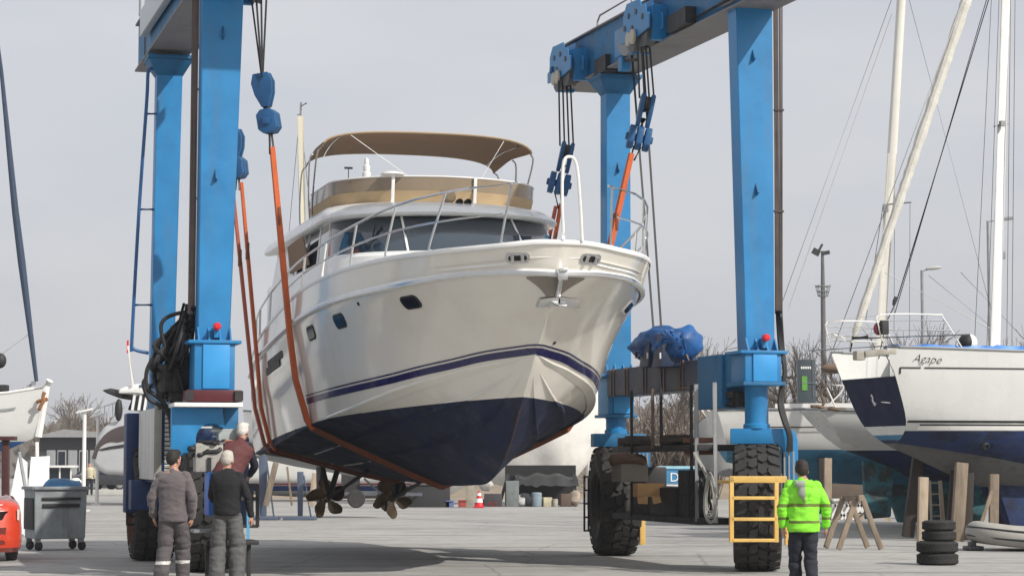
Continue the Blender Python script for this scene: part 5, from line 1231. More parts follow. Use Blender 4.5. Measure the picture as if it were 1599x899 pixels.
# ---- inflatable dinghy
dg_m = mat('grey dinghy fabric', (.36, .35, .32), .55, var=.12, dirt=(.2, .18, .15), dirtamt=.4)
DG = thing('inflatable_dinghy', 'grey inflatable dinghy with dark rubbing strakes lying on the concrete at the right edge', 'dinghy', (P(1522, 860, 42.3).x, 42.6, 0), .12)
mb = MB(); mb.tube(catmull([(3.2, -.62, .22), (1.6, -.64, .23), (.8, -.60, .27), (.28, -.36, .33), (.12, 0, .36), (.28, .36, .33), (.8, .60, .27), (1.6, .64, .23), (3.2, .62, .22)], 6), .205, 16); mb.build('tube', dg_m, DG, world=False)
for dz, r, m_ in ((.10, .022, dk), (-.06, .026, dk), (.02, .016, M['grey'])):
    mb = MB(); q = catmull([(3.2, -.83, .22), (1.6, -.85, .23), (.75, -.80, .27), (.15, -.50, .33), (-.08, 0, .36), (.15, .50, .33), (.75, .80, .27), (1.6, .85, .23), (3.2, .83, .22)], 6); mb.tube([p+Vector((.012 if dz else 0, (.02 if dz else 0)*(1 if p.y < 0 else -1), dz)) for p in q], r, 6); mb.build('rubbing_strake', m_, DG, world=False)
mb = MB(); mb.box((1.8, 0, .2), (2.6, 1.0, .05)); mb.build('floor', dg_m, DG, world=False)
mb = MB(); mb.box((.02, -.05, .05), (.3, .4, .08)); mb.box((-.02, -.1, .12), (.12, .2, .1)); mb.build('bow_fitting', dk, DG, world=False, bev=.02)
# ---- wrapped boats and gear under the hulls
def wrapped(label, px0, px1, pyt, pyb, Y, m, seed, prof=None, depth=2.4, cat='covered boat', group=None, m2=None, cut=0):
    a = P(px0, pyb, Y); b = P(px1, pyt, Y); L_ = b.x-a.x; H_ = b.z-a.z
    mb = MB(); rows = []; n = 26
    prof = prof or (lambda t: math.sin(PI*min(1, max(0, t)))**.45)
    for i in range(n+1):
        t = i/n; w = max(.05, prof(t)); q = []
        for k in range(15):
            s = k/14; an = PI*s
            y = -math.cos(an)*depth/2*w; zz = math.sin(an)**.6
            lo = a.z+(1-w)*H_*.5
            p = Vector((a.x+L_*t, Y+depth/2+y, lo+(zz)*(H_*w)*.98+.02))
            if k in (0, 14): p.z = lo-.05
            f = noise.noise(Vector((p.x*.9, p.y*.8, p.z*2.2))+Vector((seed, 0, 0)))*.10+(1-abs(noise.noise(Vector((p.x*2.1+p.z*1.3, p.y*1.2, p.z*.6+seed))))*2)*.07
            p += Vector((0, -f if y < 0 else f, f*.3)); q.append(p)
        rows.append(q)
    mb.grid(rows); mb.f += [tuple(range(15)), tuple(n*15+j for j in range(15))]; mb.m += [0, 0]
    return solid('covered_boat', label, cat, mb, m, group, smooth=45)
shr = mat('white shrinkwrap', (.76, .74, .70), .5, var=.07, scale=1.5, bump=.35, bscale=5, dirt=(.4, .37, .32), dirtamt=.3)
shr2 = mat('grey cover', (.26, .26, .25), .7, var=.15, scale=1.5, bump=.4, bscale=6, dirt=(.14, .14, .13), dirtamt=.4)
beige = mat('beige cover', (.46, .40, .33), .8, var=.1, scale=1.5, bump=.3, bscale=6)
# big wrapped bow behind the yacht (hull shape under the wrap: flared, pointed at the right)
WB = MB(); rows = []
for i in range(25):
    t = i/24; px = lerp(700, 948, t); q = []
    keel_ = lerp(742, 775, min(1, t*1.5)) if t < .72 else lerp(775, 690, (t-.72)/.28); top = lerp(560, 585, t)
    for k in range(17):
        s = k/16; an = s*PI; w = (1.7 if t < .55 else 1.7*math.sqrt(max(.02, 1-((t-.55)/.47)**2)))
        zt_, zb_ = P(px, top, 89).z, P(px, keel_, 89).z
        p = P(px, 700, 89); prof = math.sin(an)
        p = Vector((p.x, 89+1.7-(math.cos(an)*w if True else 0), 0)); p.y = 89+1.7+w*math.cos(PI-an) ; 
        # side goes from keel (k=0) up over to the far side
        h = abs(2*s-1)
        q.append(p)
    rows.append((px, zt_, zb_, w))
R_ = []
for i, (px, zt_, zb_, w) in enumerate(rows):
    X = P(px, 700, 89).x; q = []
    for k in range(25):
        a = 2*PI*k/25-PI/2; cy_, sz = math.cos(a), math.sin(a)
        rad = (abs(cy_)**.8)*math.copysign(1, cy_); zz = lerp(zb_, zt_, .5+.5*math.copysign(abs(sz)**.8, sz))
        fl = .45+.55*min(1, (zz-zb_)/(zt_-zb_)*1.3)
        p = Vector((X, 91+rad*w*fl, zz))
        f = (1-abs(noise.noise(Vector((X*.8+zz*.9, p.y*.7, zz*.35))))*2)*.10+noise.noise(Vector((X*2, p.y, zz*2)))*.05
        p.y += -f if cy_ < 0 else f; q.append(p)
    R_.append(q)
WB.grid(R_, closed=True); WB.f += [tuple(range(25)), tuple(24*25+j for j in range(25))]; WB.m += [0, 0]
wbo = solid('covered_boat', 'big boat wrapped in white shrink film showing below the bow of the motor yacht', 'covered boat', WB, shr, smooth=50)
mb = MB(); c = P(940, 640, 92); mb.box((c.x+.2, 93.2, 2.0), (1.6, 2, 4.0)); solid('white_shed', 'white walled cabin seen just left of the far lift wheel', 'shed', mb, M['whitepaint'], bev=.05)
wrapped('grey covered boat behind the hanging platform and the near right wheel', 1084, 1192, 644, 742, 62, shr2, 3, depth=3)
mb = MB(); 
for (x0, y0, x1, y1) in ((1096, 640, 1156, 720), (1105, 638, 1165, 716)): mb.beam(P(x0, y0, 61.6), P(x1, y1, 61.3), .06, .04)
solid('tie_strap', 'pair of pale straps over the grey covered boat', 'strap', mb, M['whitepaint'])
wrapped('beige covered boat with brown skirt beneath the teal hull', 1262, 1386, 724, 764, 74, beige, 8, depth=3)
mb = MB(); a = P(1264, 786, 73.5); b = P(1384, 757, 73.5); mb.box(((a.x+b.x)/2, 74.6, (a.z+b.z)/2+.05), (b.x-a.x, 2.4, b.z-a.z+.1)); solid('boat_skirt', 'dark brown canvas skirt hanging under the beige covered boat', 'cover', mb, mat('brown skirt', (.105, .08, .06), .85, var=.2), bev=.15)
wrapped('beige covered boat seen between the timber props right of the tyre stack', 1446, 1500, 750, 800, 66, beige, 12, depth=2)
def trestle(label, px, pyt, pyb, Y, w, m):
    r = thing('trestle', label, 'trestle', (P(px, pyb, Y).x, Y, 0), 0., 'white trestles under the beige covered boat'); h = P(px, pyt, Y).z
    for s in (-1, 1):
        for yy in (0, .5):
            mb = MB(); mb.beam((-s*w*.2, yy, h), (s*w*.5, yy, 0), .07, .06, up=Vector((0, 1, 0))); mb.build('leg', m, r, world=False)
    mb = MB(); mb.box((0, .25, h), (w*.6, .7, .06)); mb.build('top_bar', m, r, world=False)
for i, px in enumerate((1309, 1327, 1345)):
    trestle(['white trestle leftmost under the brown skirt', 'white trestle in the middle under the brown skirt', 'white trestle rightmost under the brown skirt'][i], px, 780, 812, 66, .5, M['whitepaint'])
trestle('bare timber trestle right of the white trestles', 1366, 782, 812, 64, 1.0, M['woodpale'])
LD = thing('ladder', 'thin pale ladder leaning below the teal hull behind the plank post', 'ladder', (P(1461, 838, 53).x, 53, 0))
for x in (-.12, .14):
    mb = MB(); mb.beam((x, 0, P(1460, 750, 53).z), (x*1.2, -.3, 0), .05, .05, up=Vector((0, 1, 0))); mb.build('stile', M['woodpale'], LD, world=False)
for i in range(5):
    mb = MB(); mb.beam((-.15, -.06*i, 1.2-.26*i), (.17, -.06*i, 1.2-.26*i), .03, .03); mb.build('rung', M['woodpale'], LD, world=False)
# ---- traffic cone
CN = thing('traffic_cone', 'red and white traffic cone on the concrete below the keel', 'traffic cone', (P(748, 792, 84).x, 84, 0))
mb = MB(); mb.box((0, 0, .05), (.52, .52, .09)); mb.build('base', M['red'], CN, world=False, bev=.02)
mb = MB(); prof = [(.22, .09), (.19, .25)]; mb.lathe([(.22, .09), (.055, .80), (.03, .82), (0, .82)], (0, 0, 0), n=20); mb.build('cone', M['red'], CN, world=False)
mb = MB(); mb.lathe([(.186, .26), (.145, .45)], (0, 0, 0), n=20, cap=False); mb.lathe([(.115, .58), (.085, .72)], (0, 0, 0), n=20, cap=False)
for v in mb.v: v.x *= 1.03; v.y *= 1.03
mb.build('reflective_band', M['whitepaint'], CN, world=False)
CN.scale = (.78, .78, .78)
# ---- clutter under the wrapped boat
SH2 = thing('tarp_shelter', 'black tarpaulin shelter over stored gear beneath the wrapped boat', 'shelter', (P(845, 785, 87).x, 87, 0))
a = P(785, 740, 87).x; b = P(898, 740, 87).x; cx_ = (a+b)/2; ztop = P(800, 736, 87).z
mb = MB(); mb.grid([[Vector((lerp(a-cx_+.4, b-cx_, t), y, ztop-.12*math.sin(t*9)**2-(.0 if y > 0 else .1)-abs(t-.5)*.25)) for t in [i/14 for i in range(15)]] for y in (2.2, 1, 0, -.3)]+[[Vector((lerp(a-cx_+.3, b-cx_+.05, i/14), -.45, ztop-.55-.15*noise.noise(Vector((i*.7, 0, 0))))) for i in range(15)]])
mb.build('roof_sheet', mat('black sheet', (.018, .02, .021), .6, var=.3), SH2, world=False, thick=.02)
for px in (790, 806, 893):
    mb = MB(); p = P(px, 740, 87); mb.beam((p.x-cx_, -.3, ztop-.1), (p.x-cx_-(.35 if px < 860 else -.05), -.35, 0), .12, .1, up=Vector((0, 1, 0))); mb.build('leg', mat('dark green grey', (.03, .04, .045), .7, var=.3), SH2, world=False)
mb = MB(); mb.box((0, 1.9, .8), (b-a, .1, 1.6)); mb.build('back_sheet', M['black'], SH2, world=False)
r_ = random.Random(11)
cl = [('white plastic bag on the pile under the black shelter', 'bag', 815, 768, .42, .4, (.45, .45, .44)), ('pale blue drum in the pile under the black shelter', 'drum', 838, 765, .40, .55, (.22, .28, .32)), ('grey folded boards leaning left under the black shelter', 'board', 800, 765, .5, 1.0, (.16, .18, .18)), ('small yellowish box with a label right of the drum', 'box', 853, 775, .36, .36, (.42, .38, .26)), ('white can on the ground under the black shelter', 'can', 840, 783, .18, .22, (.55, .55, .52)), ('round pale bucket at the right end of the gear pile', 'bucket', 867, 780, .2, .3, (.36, .33, .28)), ('brown crate right of the gear pile', 'crate', 884, 776, .45, .5, (.10, .07, .05)), ('dark engine lump in the middle of the gear pile', 'engine', 826, 772, .8, .5, (.03, .032, .035)), ('beige sack beside the right leg of the shelter', 'sack', 898, 776, .35, .6, (.36, .30, .24)), ('dark red tray left of the shelter', 'tray', 762, 784, .8, .18, (.12, .03, .03)), ('dark block of gear left of the shelter', 'box', 770, 772, .7, .5, (.05, .045, .05)), ('white folded sheet hanging left of the shelter', 'sheet', 760, 757, .5, .45, (.5, .48, .44))]
for i, (lb, ct, px, py, w, h, col) in enumerate(cl):
    p = P(px, 785, 86.5); zb_ = max(0, P(px, py, 86.5).z-h/2) if ct in ('sheet',) else 0; mb = MB(); m_ = mat('gear %d' % i, col, .7, var=.25, scale=5)
    if ct in ('drum', 'can', 'bucket'): mb.lathe([(0, 0), (w*.45, 0), (w*.5, .05), (w*.5, h*.5), (w*.53, h*.52), (w*.5, h*.55), (w*.5, h*.95), (w*.4, h), (0, h)], (p.x, 86.4-r_.random()*.3, zb_), n=16)
    elif ct in ('bag', 'sack', 'sheet', 'engine'): 
        mb.ell((p.x, 86.4, zb_+h*.5), (w*.55, .3, h*.5), 14, 9)
        for v in mb.v: v += noise.noise_vector(v*3.5)*.12*min(1, v.z*3)
    else: mb.box((p.x, 86.4, zb_+h/2), (w, .4, h), rz=r_.uniform(-.4, .4))
    if ct in ('tray',): mb.box((p.x, 86.4, h+.05), (w*.8, .3, .1))
    solid({'box': 'storage_box', 'board': 'leaning_board', 'sheet': 'folded_sheet', 'engine': 'engine_block', 'tray': 'metal_tray', 'can': 'paint_can', 'bag': 'plastic_bag', 'drum': 'storage_drum', 'crate': 'wooden_crate'}.get(ct, ct), lb, ct, mb, m_, 'gear stored below the wrapped boat', bev=.02 if ct in ('box', 'crate', 'board', 'tray') else 0)
# ---- low gear line further left behind the keel
tr_m = mat('trailer steel', (.10, .11, .13), .6, .3, var=.3)
TR = thing('boat_trailer', 'empty dark steel boat trailer behind the propellers', 'trailer', (P(585, 790, 84).x, 84, 0), .1)
mb = MB(); mb.beam((-1.6, 0, .55), (1.8, 0, .5), .1, .12); mb.beam((-1.6, 1.4, .55), (1.8, 1.4, .5), .1, .12)
for x in (-1.3, -.2, .9, 1.7): mb.beam((x, 0, .53), (x, 1.4, .53), .08, .08)
mb.build('chassis', tr_m, TR, world=False)
mb = MB(); mb.beam((-1.2, 0, .55), (-.6, 0, 1.25), .08, .08); mb.beam((.2, 0, .55), (-.4, 0, 1.1), .08, .08); mb.box((-.9, .5, 1.0), (.7, .5, .8)); mb.build('bunk', M['darkgrey'], TR, world=False)
for x in (-.7, .4):
    mb = MB(); mb.lathe([(0, -.1), (.3, -.1), (.34, -.04), (.34, .04), (.3, .1), (0, .1)], (x, -.1, .34), axis=(0, 1, 0), n=20); mb.build('wheel', M['tyre'], TR, world=False)
for i, (px, w, h, col, lb) in enumerate(((648, .5, .9, (.12, .07, .05), 'brown drum with cloth left of the small red and blue boxes'), (672, 1.5, .85, (.03, .03, .032), 'low dark pallet box behind the yacht keel'), (688, .4, 1.0, (.16, .13, .10), 'upright brown roll behind the yacht keel'), (702, .3, .24, (.10, .13, .30), 'small blue box behind the yacht keel'), (722, .3, .26, (.32, .06, .05), 'small red box behind the yacht keel'), (734, .3, .9, (.30, .27, .22), 'pale upright plank beside the cone'))):
    p = P(px, 790, 85); mb = MB()
    if 'drum' in lb or 'roll' in lb: mb.lathe([(0, 0), (w*.5, 0), (w*.5, h*.9), (w*.42, h), (0, h)], (p.x, 85, 0), n=16)
    else:
        mb.box((p.x, 85, h*.5), (w, .5, h)); mb.box((p.x, 84.98, h), (w*1.06, .55, .05))
    solid('yard_crate' if 'box' in lb else 'yard_drum' if 'drum' in lb else 'yard_roll' if 'roll' in lb else 'yard_plank', lb, 'gear', mb, mat('yard gear %d' % i, col, .75, var=.25, scale=5), 'loose gear on the ground behind the keel', bev=.02)
# white hull far behind and the grey hull on stands between lift and propellers
Yh = 98; xh = P(395, 790, Yh).x
BW, rw = simple_boat('white_boat', 'bright white hull with dark red and navy stripe low behind the propellers', (xh-.5, Yh+1.5, 0), .0,
    [(0, 1.4, z(712, Yh), 1.3, .9, .3), (4, 1.6, z(710, Yh), 1.5, .8, .1), (9, 1.5, z(712, Yh), 1.3, .9, .15), (11, .1, z(705, Yh), .05, 1.6, 1.3)], [gel2, gel2], [(.2, 0)], rake0=.1, cat='boat')
mb = MB(); mb.grid([[Vector((q[0].x, q[0].y-.12, zz)) for zz in (z(766, Yh), z(758, Yh))] for q in rw[:8]]); mb.build('hull_stripe', navyt, BW, world=False); mb = MB(); mb.grid([[Vector((q[0].x, q[0].y-.12, zz)) for zz in (z(757, Yh), z(754, Yh))] for q in rw[:8]]); mb.build('red_stripe', M['maroon'], BW, world=False)
Yg = 66; xg = P(372, 700, Yg).x
BG, rg = simple_boat('grey_boat', 'pale grey hull on blue steel stands behind the aft slings of the yacht', (xg, Yg+1.3, 0), .10,
    [(0, 1.1, z(640, Yg), 1.0, z(690, Yg), z(712, Yg)), (1.5, 1.2, z(645, Yg), 1.1, z(700, Yg), z(728, Yg)), (3.4, 1.2, z(660, Yg), 1.0, z(722, Yg), z(744, Yg)), (5.2, .9, z(680, Yg), .6, z(735, Yg), z(750, Yg))], [mat('pale grey hull', (.34, .35, .36), .5, var=.12, dirt=(.22, .22, .22), dirtamt=.4), mat('dark grey bottom', (.10, .105, .11), .8, var=.2)], [(z(735, Yg), -.05)], rake0=.1, cat='boat')
stnd = mat('blue grey stand', (.075, .10, .15), .6, var=.2)
for i, (px, pyt, w) in enumerate(((411, 712, .24), (469, 736, .18))):
    p = P(px, 790, Yg-.2); mb = MB(); t = P(px, pyt, Yg-.2)
    mb.beam(t, (p.x, Yg-.2, .12), w, w*1.1, w2=w*.8, h2=w*.8); mb.box((p.x, Yg-.2, .05), (.95, .8, .09)); mb.beam(t+Vector((.1, 0, -.1)), (p.x+.32, Yg-.2, .08), .05, .05)
    solid('boat_stand', ['blue grey steel stand under the pale grey hull, beside the access frame', 'blue grey steel stand under the pale grey hull, left of the propellers'][i], 'boat stand', mb, stnd, 'stands under the pale grey hull', bev=.02)
for i, (x0, y0, x1, lb) in enumerate(((431, 722, 415, 'slanted timber under the pale grey hull beside the stand'), (448, 728, 456, 'thin slanted pole between the two blue grey stands'), (492, 738, 486, 'pale timber post behind the propeller blades'))):
    prop(lb, x0, y0, x1, 789, Yg-.6, .16 if i != 1 else .06, M['wood'] if i < 2 else M['woodpale'], group='timbers under the pale grey hull')
# ================================================================ left side of the yard
# ---- refuse container
BN = thing('refuse_container', 'grey four-wheeled metal refuse container with a blue sack on top', 'waste container', (P(86, 858, 42.6).x-.08, 42.95, 0), math.radians(26))
bm_ = mat('galvanised bin', (.27, .30, .31), .55, .0, var=.15, scale=4, dirt=(.14, .14, .13), dirtamt=.35, dscale=3, streak=(.04, .05, .05))
q = lambda w, d, zz: [Vector((-w/2, -d/2, zz)), Vector((w/2, -d/2, zz)), Vector((w/2, d/2, zz)), Vector((-w/2, d/2, zz))]
mb = MB(); mb.hexa(q(.98, .82, .22), q(1.02, .86, 1.18)); mb.build('body', bm_, BN, world=False, bev=.03)
mb = MB()
for a_, b_ in (((-.53, -.45), (.53, -.45)), ((.53, -.45), (.53, .45)), ((.53, .45), (-.53, .45)), ((-.53, .45), (-.53, -.45))): mb.beam((*a_, 1.19), (*b_, 1.19), .06, .06)
mb.build('rim', bm_, BN, world=False, bev=.012)
mb = MB(); mb.box((0, -.44, .99), (.75, .05, .05)); mb.box((0, -.44, .86), (.72, .05, .07)); mb.box((-.51, 0, .7), (.04, .7, .6)); mb.build('lifting_bar', M['darkgrey'], BN, world=False, bev=.012)
for i, (x, y) in enumerate(((-.42, -.34), (.42, -.34), (-.42, .34), (.42, .34))):
    mb = MB(); mb.box((x, y, .2), (.10, .09, .09)); cs = mb.build('caster', M['grey'], BN, world=False)
    mb = MB(); mb.lathe([(0, -.025), (.075, -.025), (.09, -.015), (.09, .015), (.075, .025), (0, .025)], (x+.02, y, .09), axis=(.8, .6, 0), n=18); mb.build('wheel', M['black'], cs, world=False)
mb = MB(); mb.ell((0, 0, 0), (.40, .34, .16), 22, 10); mb.v = [v+noise.noise_vector(v*4)*.08 for v in mb.v]; mb.xform(rootmat(BN) @ Matrix.Translation((.12, 0, 1.18))); solid('refuse_sack', 'blue plastic sack lying on top of the grey refuse container', 'sack', mb, mat('blue sack', (.03, .16, .34), .4, var=.3, dirt=(.02, .07, .15), dirtamt=.5, dscale=6))
# ---- orange red car, only its front corner in the picture
CR = thing('parked_car', 'orange red car with its dark grille and front corner at the left edge', 'car', (P(38, 875, 37.6).x-.02, 37.6, 0), math.radians(17))
red = mat('orange red car paint', (.60, .055, .022), .28, var=.04, coat=.8)
mb = MB(); rows = []
def carrow(y, w0, zs):                                   # half sections from right corner to the left
    return [Vector((x, y+cy, zz)) for x, cy, zz in zs]
cx = -.86
ctrl = [  # height, inset of the nose (y), half width
    (.16, .12, .80), (.24, .02, .855), (.40, .0, .865), (.56, .03, .862), (.66, .06, .855), (.80, .08, .85), (.93, .13, .83), (1.00, .22, .80), (1.06, .50, .76), (1.10, 1.0, .73)]
for zz, yi, hw in ctrl:
    row = []
    for k in range(-10, 11):
        t = k/10; x = hw*math.sin(t*PI/2)**1 if abs(t) < 1 else hw*math.copysign(1, t)
        yy = yi+.42*(1-math.cos(t*PI/2))**1.6
        row.append(Vector((cx+x, yy, zz)))
    row = [Vector((cx-hw, y_, zz)) for y_ in (2.9, 2.1, 1.3, .8)]+row+[Vector((cx+hw, y_, zz)) for y_ in (.8, 1.3, 2.1, 2.9)]
    rows.append(row)
mb.grid(rows); mb.build('body', red, CR, world=False, smooth=40)
mb = MB(); g = []
for zz, yi, hw in ((.70, .05, .74), (.85, .075, .80)):
    g.append([Vector((cx+hw*.93*math.sin(k/10*PI/2), yi+.42*(1-math.cos(k/10*PI/2))**1.6-.025, zz+(.10 if zz < .75 else 0)*(abs(k)/10)**2*.3)) for k in range(-9, 10)])
mb.grid(g); mb.build('grille', mat('dark grille', (.02, .008, .012), .3, var=.2), CR, world=False, thick=.02)
for s in (-1, 1):
    mb = MB(); mb.prism([(cx+s*.765, .235, .70), (cx+s*.80, .28, .70), (cx+s*.805, .29, .87), (cx+s*.765, .24, .89)], (0, .03, 0)); mb.xform(Matrix.Translation((0, -.04, 0))); mb.build('headlamp', mat('lamp glass', (.75, .74, .70), .1, var=.05), CR, world=False)
    mb = MB(); mb.prism([(cx+s*.30, .03, .42), (cx+s*.56, .09, .44), (cx+s*.58, .09, .58), (cx+s*.30, .03, .58)], (0, .03, 0)); mb.xform(Matrix.Translation((0, -.035, 0))); mb.build('intake', mat('dark red plastic', (.16, .02, .015), .5), CR, world=False)  # intake plate in plain dark red
    mb = MB(); mb.lathe([(0, -.1), (.24, -.1), (.31, -.08), (.32, 0), (.31, .08), (.24, .1), (0, .1)], (cx+s*.72, .75, .315), axis=(1, 0, 0), n=28); mb.build('wheel', M['tyre'], CR, world=False)
mb = MB(); g = []
for zz in (.30, .37): g.append([Vector((cx+.66*math.sin(k/8*PI/2), .0+.42*(1-math.cos(k/10*PI/2))**1.6-.012, zz)) for k in range(-8, 9)])
mb.grid(g); mb.build('lower_intake', mat('dark red plastic', (.16, .02, .015), .5), CR, world=False, thick=.01)
mb = MB(); g = []
for zz, yi in ((.90, .10), (.965, .155)): g.append([Vector((cx+.72*math.sin(k/10*PI/2), yi+.42*(1-math.cos(k/10*PI/2))**1.6-.006, zz)) for k in range(-9, 10)])
mb.grid(g); mb.build('bonnet_glint', M['letter'], CR, world=False)  # white strip standing in for a sun reflection along the bonnet edge
mb = MB(); mb.grid([[Vector((cx+x, y, zz)) for x in (-.52, -.3, .3, .52)] for y, zz in ((1.0, 1.09), (2.0, 1.40), (2.9, 1.44))]); mb.build('windscreen', M['glass'], CR, world=False)
# ---- sailing boat at the left edge
Yl = 57
SL = thing('sailing_yacht', 'white sailing boat with mid blue bottom on a red stand at the left edge', 'sailboat', (P(66, 700, Yl).x, Yl, 0), math.radians(180-8))
st = [(0, .05, z(606, Yl), .04, z(660, Yl), z(688, Yl)+.1), (.8, .42, z(615, Yl), .30, z(680, Yl), z(702, Yl)), (2, .95, z(622, Yl), .75, z(690, Yl), z(716, Yl)), (5, 1.5, z(630, Yl), 1.25, z(695, Yl), z(722, Yl)), (9, 1.4, z(632, Yl), 1.2, z(695, Yl), z(720, Yl))]
fine = []
for i in range(len(st)-1):
    for k in range(4): fine.append(tuple(lerp(a, b, k/4) for a, b in zip(st[i], st[i+1])))
fine.append(st[-1]); mb, rl = boat_hull(fine, rake0=.14)
o = mb.build('hull', [gel, mat('mid blue antifouling', (.018, .09, .26), .7, var=.2)], SL, world=False, smooth=0); paint_below(o, [(z(689, Yl), 0)])
mb = MB(); n_ = len(rl[0]); stem_ = rl[0][:n_//2]; mb.tube([p+Vector((-.05, 0, 0)) for p in [Vector((-.12, 0, z(594, Yl)))]+stem_[::2]], [.06]+[.10]*20 if False else .10, 8); mb.build('stem_guard', M['whitepaint'], SL, world=False)
mb = MB(); mb.grid([[r_[-1]+Vector((0, .012, zz)) for zz in (-.42, -.38)] for r_ in rl[3:]]); mb.grid([[r_[0]+Vector((0, -.012, zz)) for zz in (-.42, -.38)] for r_ in rl[3:]]); mb.build('cove_stripe', M['grey'], SL, world=False)
mb = MB(); mb.tube([p+Vector((0, 0, .03)) for p in [r_[0] for r_ in rl]], .035, 6); mb.tube([p+Vector((0, 0, .03)) for p in [r_[-1] for r_ in rl]], .035, 6); mb.build('toe_rail', M['whitepaint'], SL, world=False)
mb = MB(); mb.tube(wavy(P(58, 628, Yl-.3), P(74, 622, Yl-.3), 4, .05, 2), .05, 7); mb.tube(wavy(P(61, 640, Yl-.3), P(70, 612, Yl-.3), 4, .05, 8), .05, 7); mb.build('rope_wrap', mat('orange brown rope', (.28, .13, .06), .9, var=.3), SL)
mb = MB(); mb.tube([P(4, 634, Yl), P(30, 612, Yl), P(52, 598, Yl)], .035, 6); mb.tube([P(28, 632, Yl), P(30, 612, Yl)], .025, 6); mb.box(P(52, 598, Yl), (.1, .1, .1)); mb.build('pulpit_rail', M['grey'], SL)
mb = MB(); mb.tube([P(42, 628, Yl), P(42, 604, Yl)], .09, 8); mb.build('vent', M['whitepaint'], SL)
mb = MB(); mb.tube([P(-8, 30, Yl), P(2, 110, Yl), P(24, 330, Yl), P(34, 410, Yl), P(57, 595, Yl)], [.03, .05, .09, .10, .05], 9); mb.build('furled_forestay', mat('navy sail cover', (.035, .055, .095), .8, var=.3, scale=6), SL)
mb = MB(); wire(mb, P(0, 555, Yl), P(50, 518, Yl), .012); wire(mb, P(50, 518, Yl), P(46, 528, Yl), .05); mb.build('sheet_rope', M['whitepaint'], SL)
mb = MB(); mb.ell(P(0, 563, Yl), (.17, .15, .2), 12, 8); mb.build('lifebuoy', M['darkgrey'], SL)
mb = MB(); mb.box(P(0, 606, Yl), (.42, .3, .18)); mb.build('deck_bag', M['darkgrey'], SL, bev=.03)
for i, (px, pyt, w) in enumerate(((9, 684, .17),)):
    p = P(px, 790, 55.5); mb = MB(); mb.beam(P(px, pyt, 55.5), (p.x, 55.5, 0), w, w, up=Vector((0, 1, 0))); mb.box((p.x, 55.5, .06), (.7, .7, .1)); mb.box(P(px, pyt, 55.5), (.5, .4, .1)); solid('boat_stand', 'dark red steel stand under the sailing boat at the left edge', 'boat stand', mb, mat('dark red stand', (.06, .016, .016), .6, var=.25), bev=.01)
mb = MB(); a = P(38, 770, 51); b = P(69, 713, 51); mb.prism([(a.x, 51, 0), (b.x, 51.2, 0), (b.x, 51.6, b.z+.02), (a.x+.05, 51.4, b.z)], (0, .06, 0)); solid('white_board', 'white board leaning upright behind the refuse container', 'board', mb, mat('white board', (.66, .68, .68), .4, var=.05), bev=.01)
mb = MB(); a = P(12, 770, 52.5); b = P(40, 720, 52.5); mb.prism([(a.x-.1, 52.5, 0), (b.x, 52.6, 0), (b.x-.1, 53.2, b.z), (a.x+.1, 53.2, b.z+.15)], (0, .06, 0)); solid('white_sheet', 'creased white sheet leaning between the red stand and the white board', 'sheet', mb, mat('white sheet', (.60, .62, .62), .6, var=.1), wob=.1)
mb = MB(); mb.beam(P(30, 706, 51.2), P(41, 768, 50.6), .06, .06); solid('leaning_pole', 'thin grey pole leaning against the white board', 'pole', mb, M['grey'])
prop('thin white post below the stem of the sailing boat at the left', 58, 690, 59, 775, 56.5, .08, M['whitepaint'], group=None)
# ================================================================ people
def capsule(mb, a, b, ra, rb, n=10, flat=1.0):
    a, b = Vector(a), Vector(b); k = 5
    mb.tube([lerp(a, b, i/k) for i in range(k+1)], [lerp(ra, rb, i/k) for i in range(k+1)], n); mb.ell(a, ra*.99, n, 6); mb.ell(b, rb*.99, n, 6)
def hand(mb, w, d, side, palm_n, s=1., curl=.35):
    """five separate fingers off a palm; w wrist, d direction of the hand, palm_n the way the palm faces"""
    d = Vector(d).normalized(); pn = Vector(palm_n); pn = (pn-d*pn.dot(d)).normalized(); sd = d.cross(pn)*side
    R = Matrix((sd, pn, d)).transposed()
    mb.ell(w+d*.048*s, (.042*s, .018*s, .056*s), 12, 8, R=R)
    for k, (o, L) in enumerate(((-.030, .066), (-.010, .078), (.011, .074), (.031, .058))):
        p0 = w+d*.080*s+sd*o*s; p1 = p0+d*L*.5*s+pn*L*.5*curl*.6*s; p2 = p1+d*L*.45*(1-curl*.5)*s+pn*L*.5*curl*1.6*s
        capsule(mb, p0, p1, .0095*s, .009*s, 8); capsule(mb, p1, p2, .009*s, .0075*s, 8)
    t0 = w+d*.03*s-sd*.038*s; t1 = t0+d*.030*s-sd*.018*s+pn*.012*s; t2 = t1+d*.030*s+pn*.016*s+sd*.004*s
    capsule(mb, t0, t1, .012*s, .0105*s, 8); capsule(mb, t1, t2, .0105*s, .0085*s, 8)
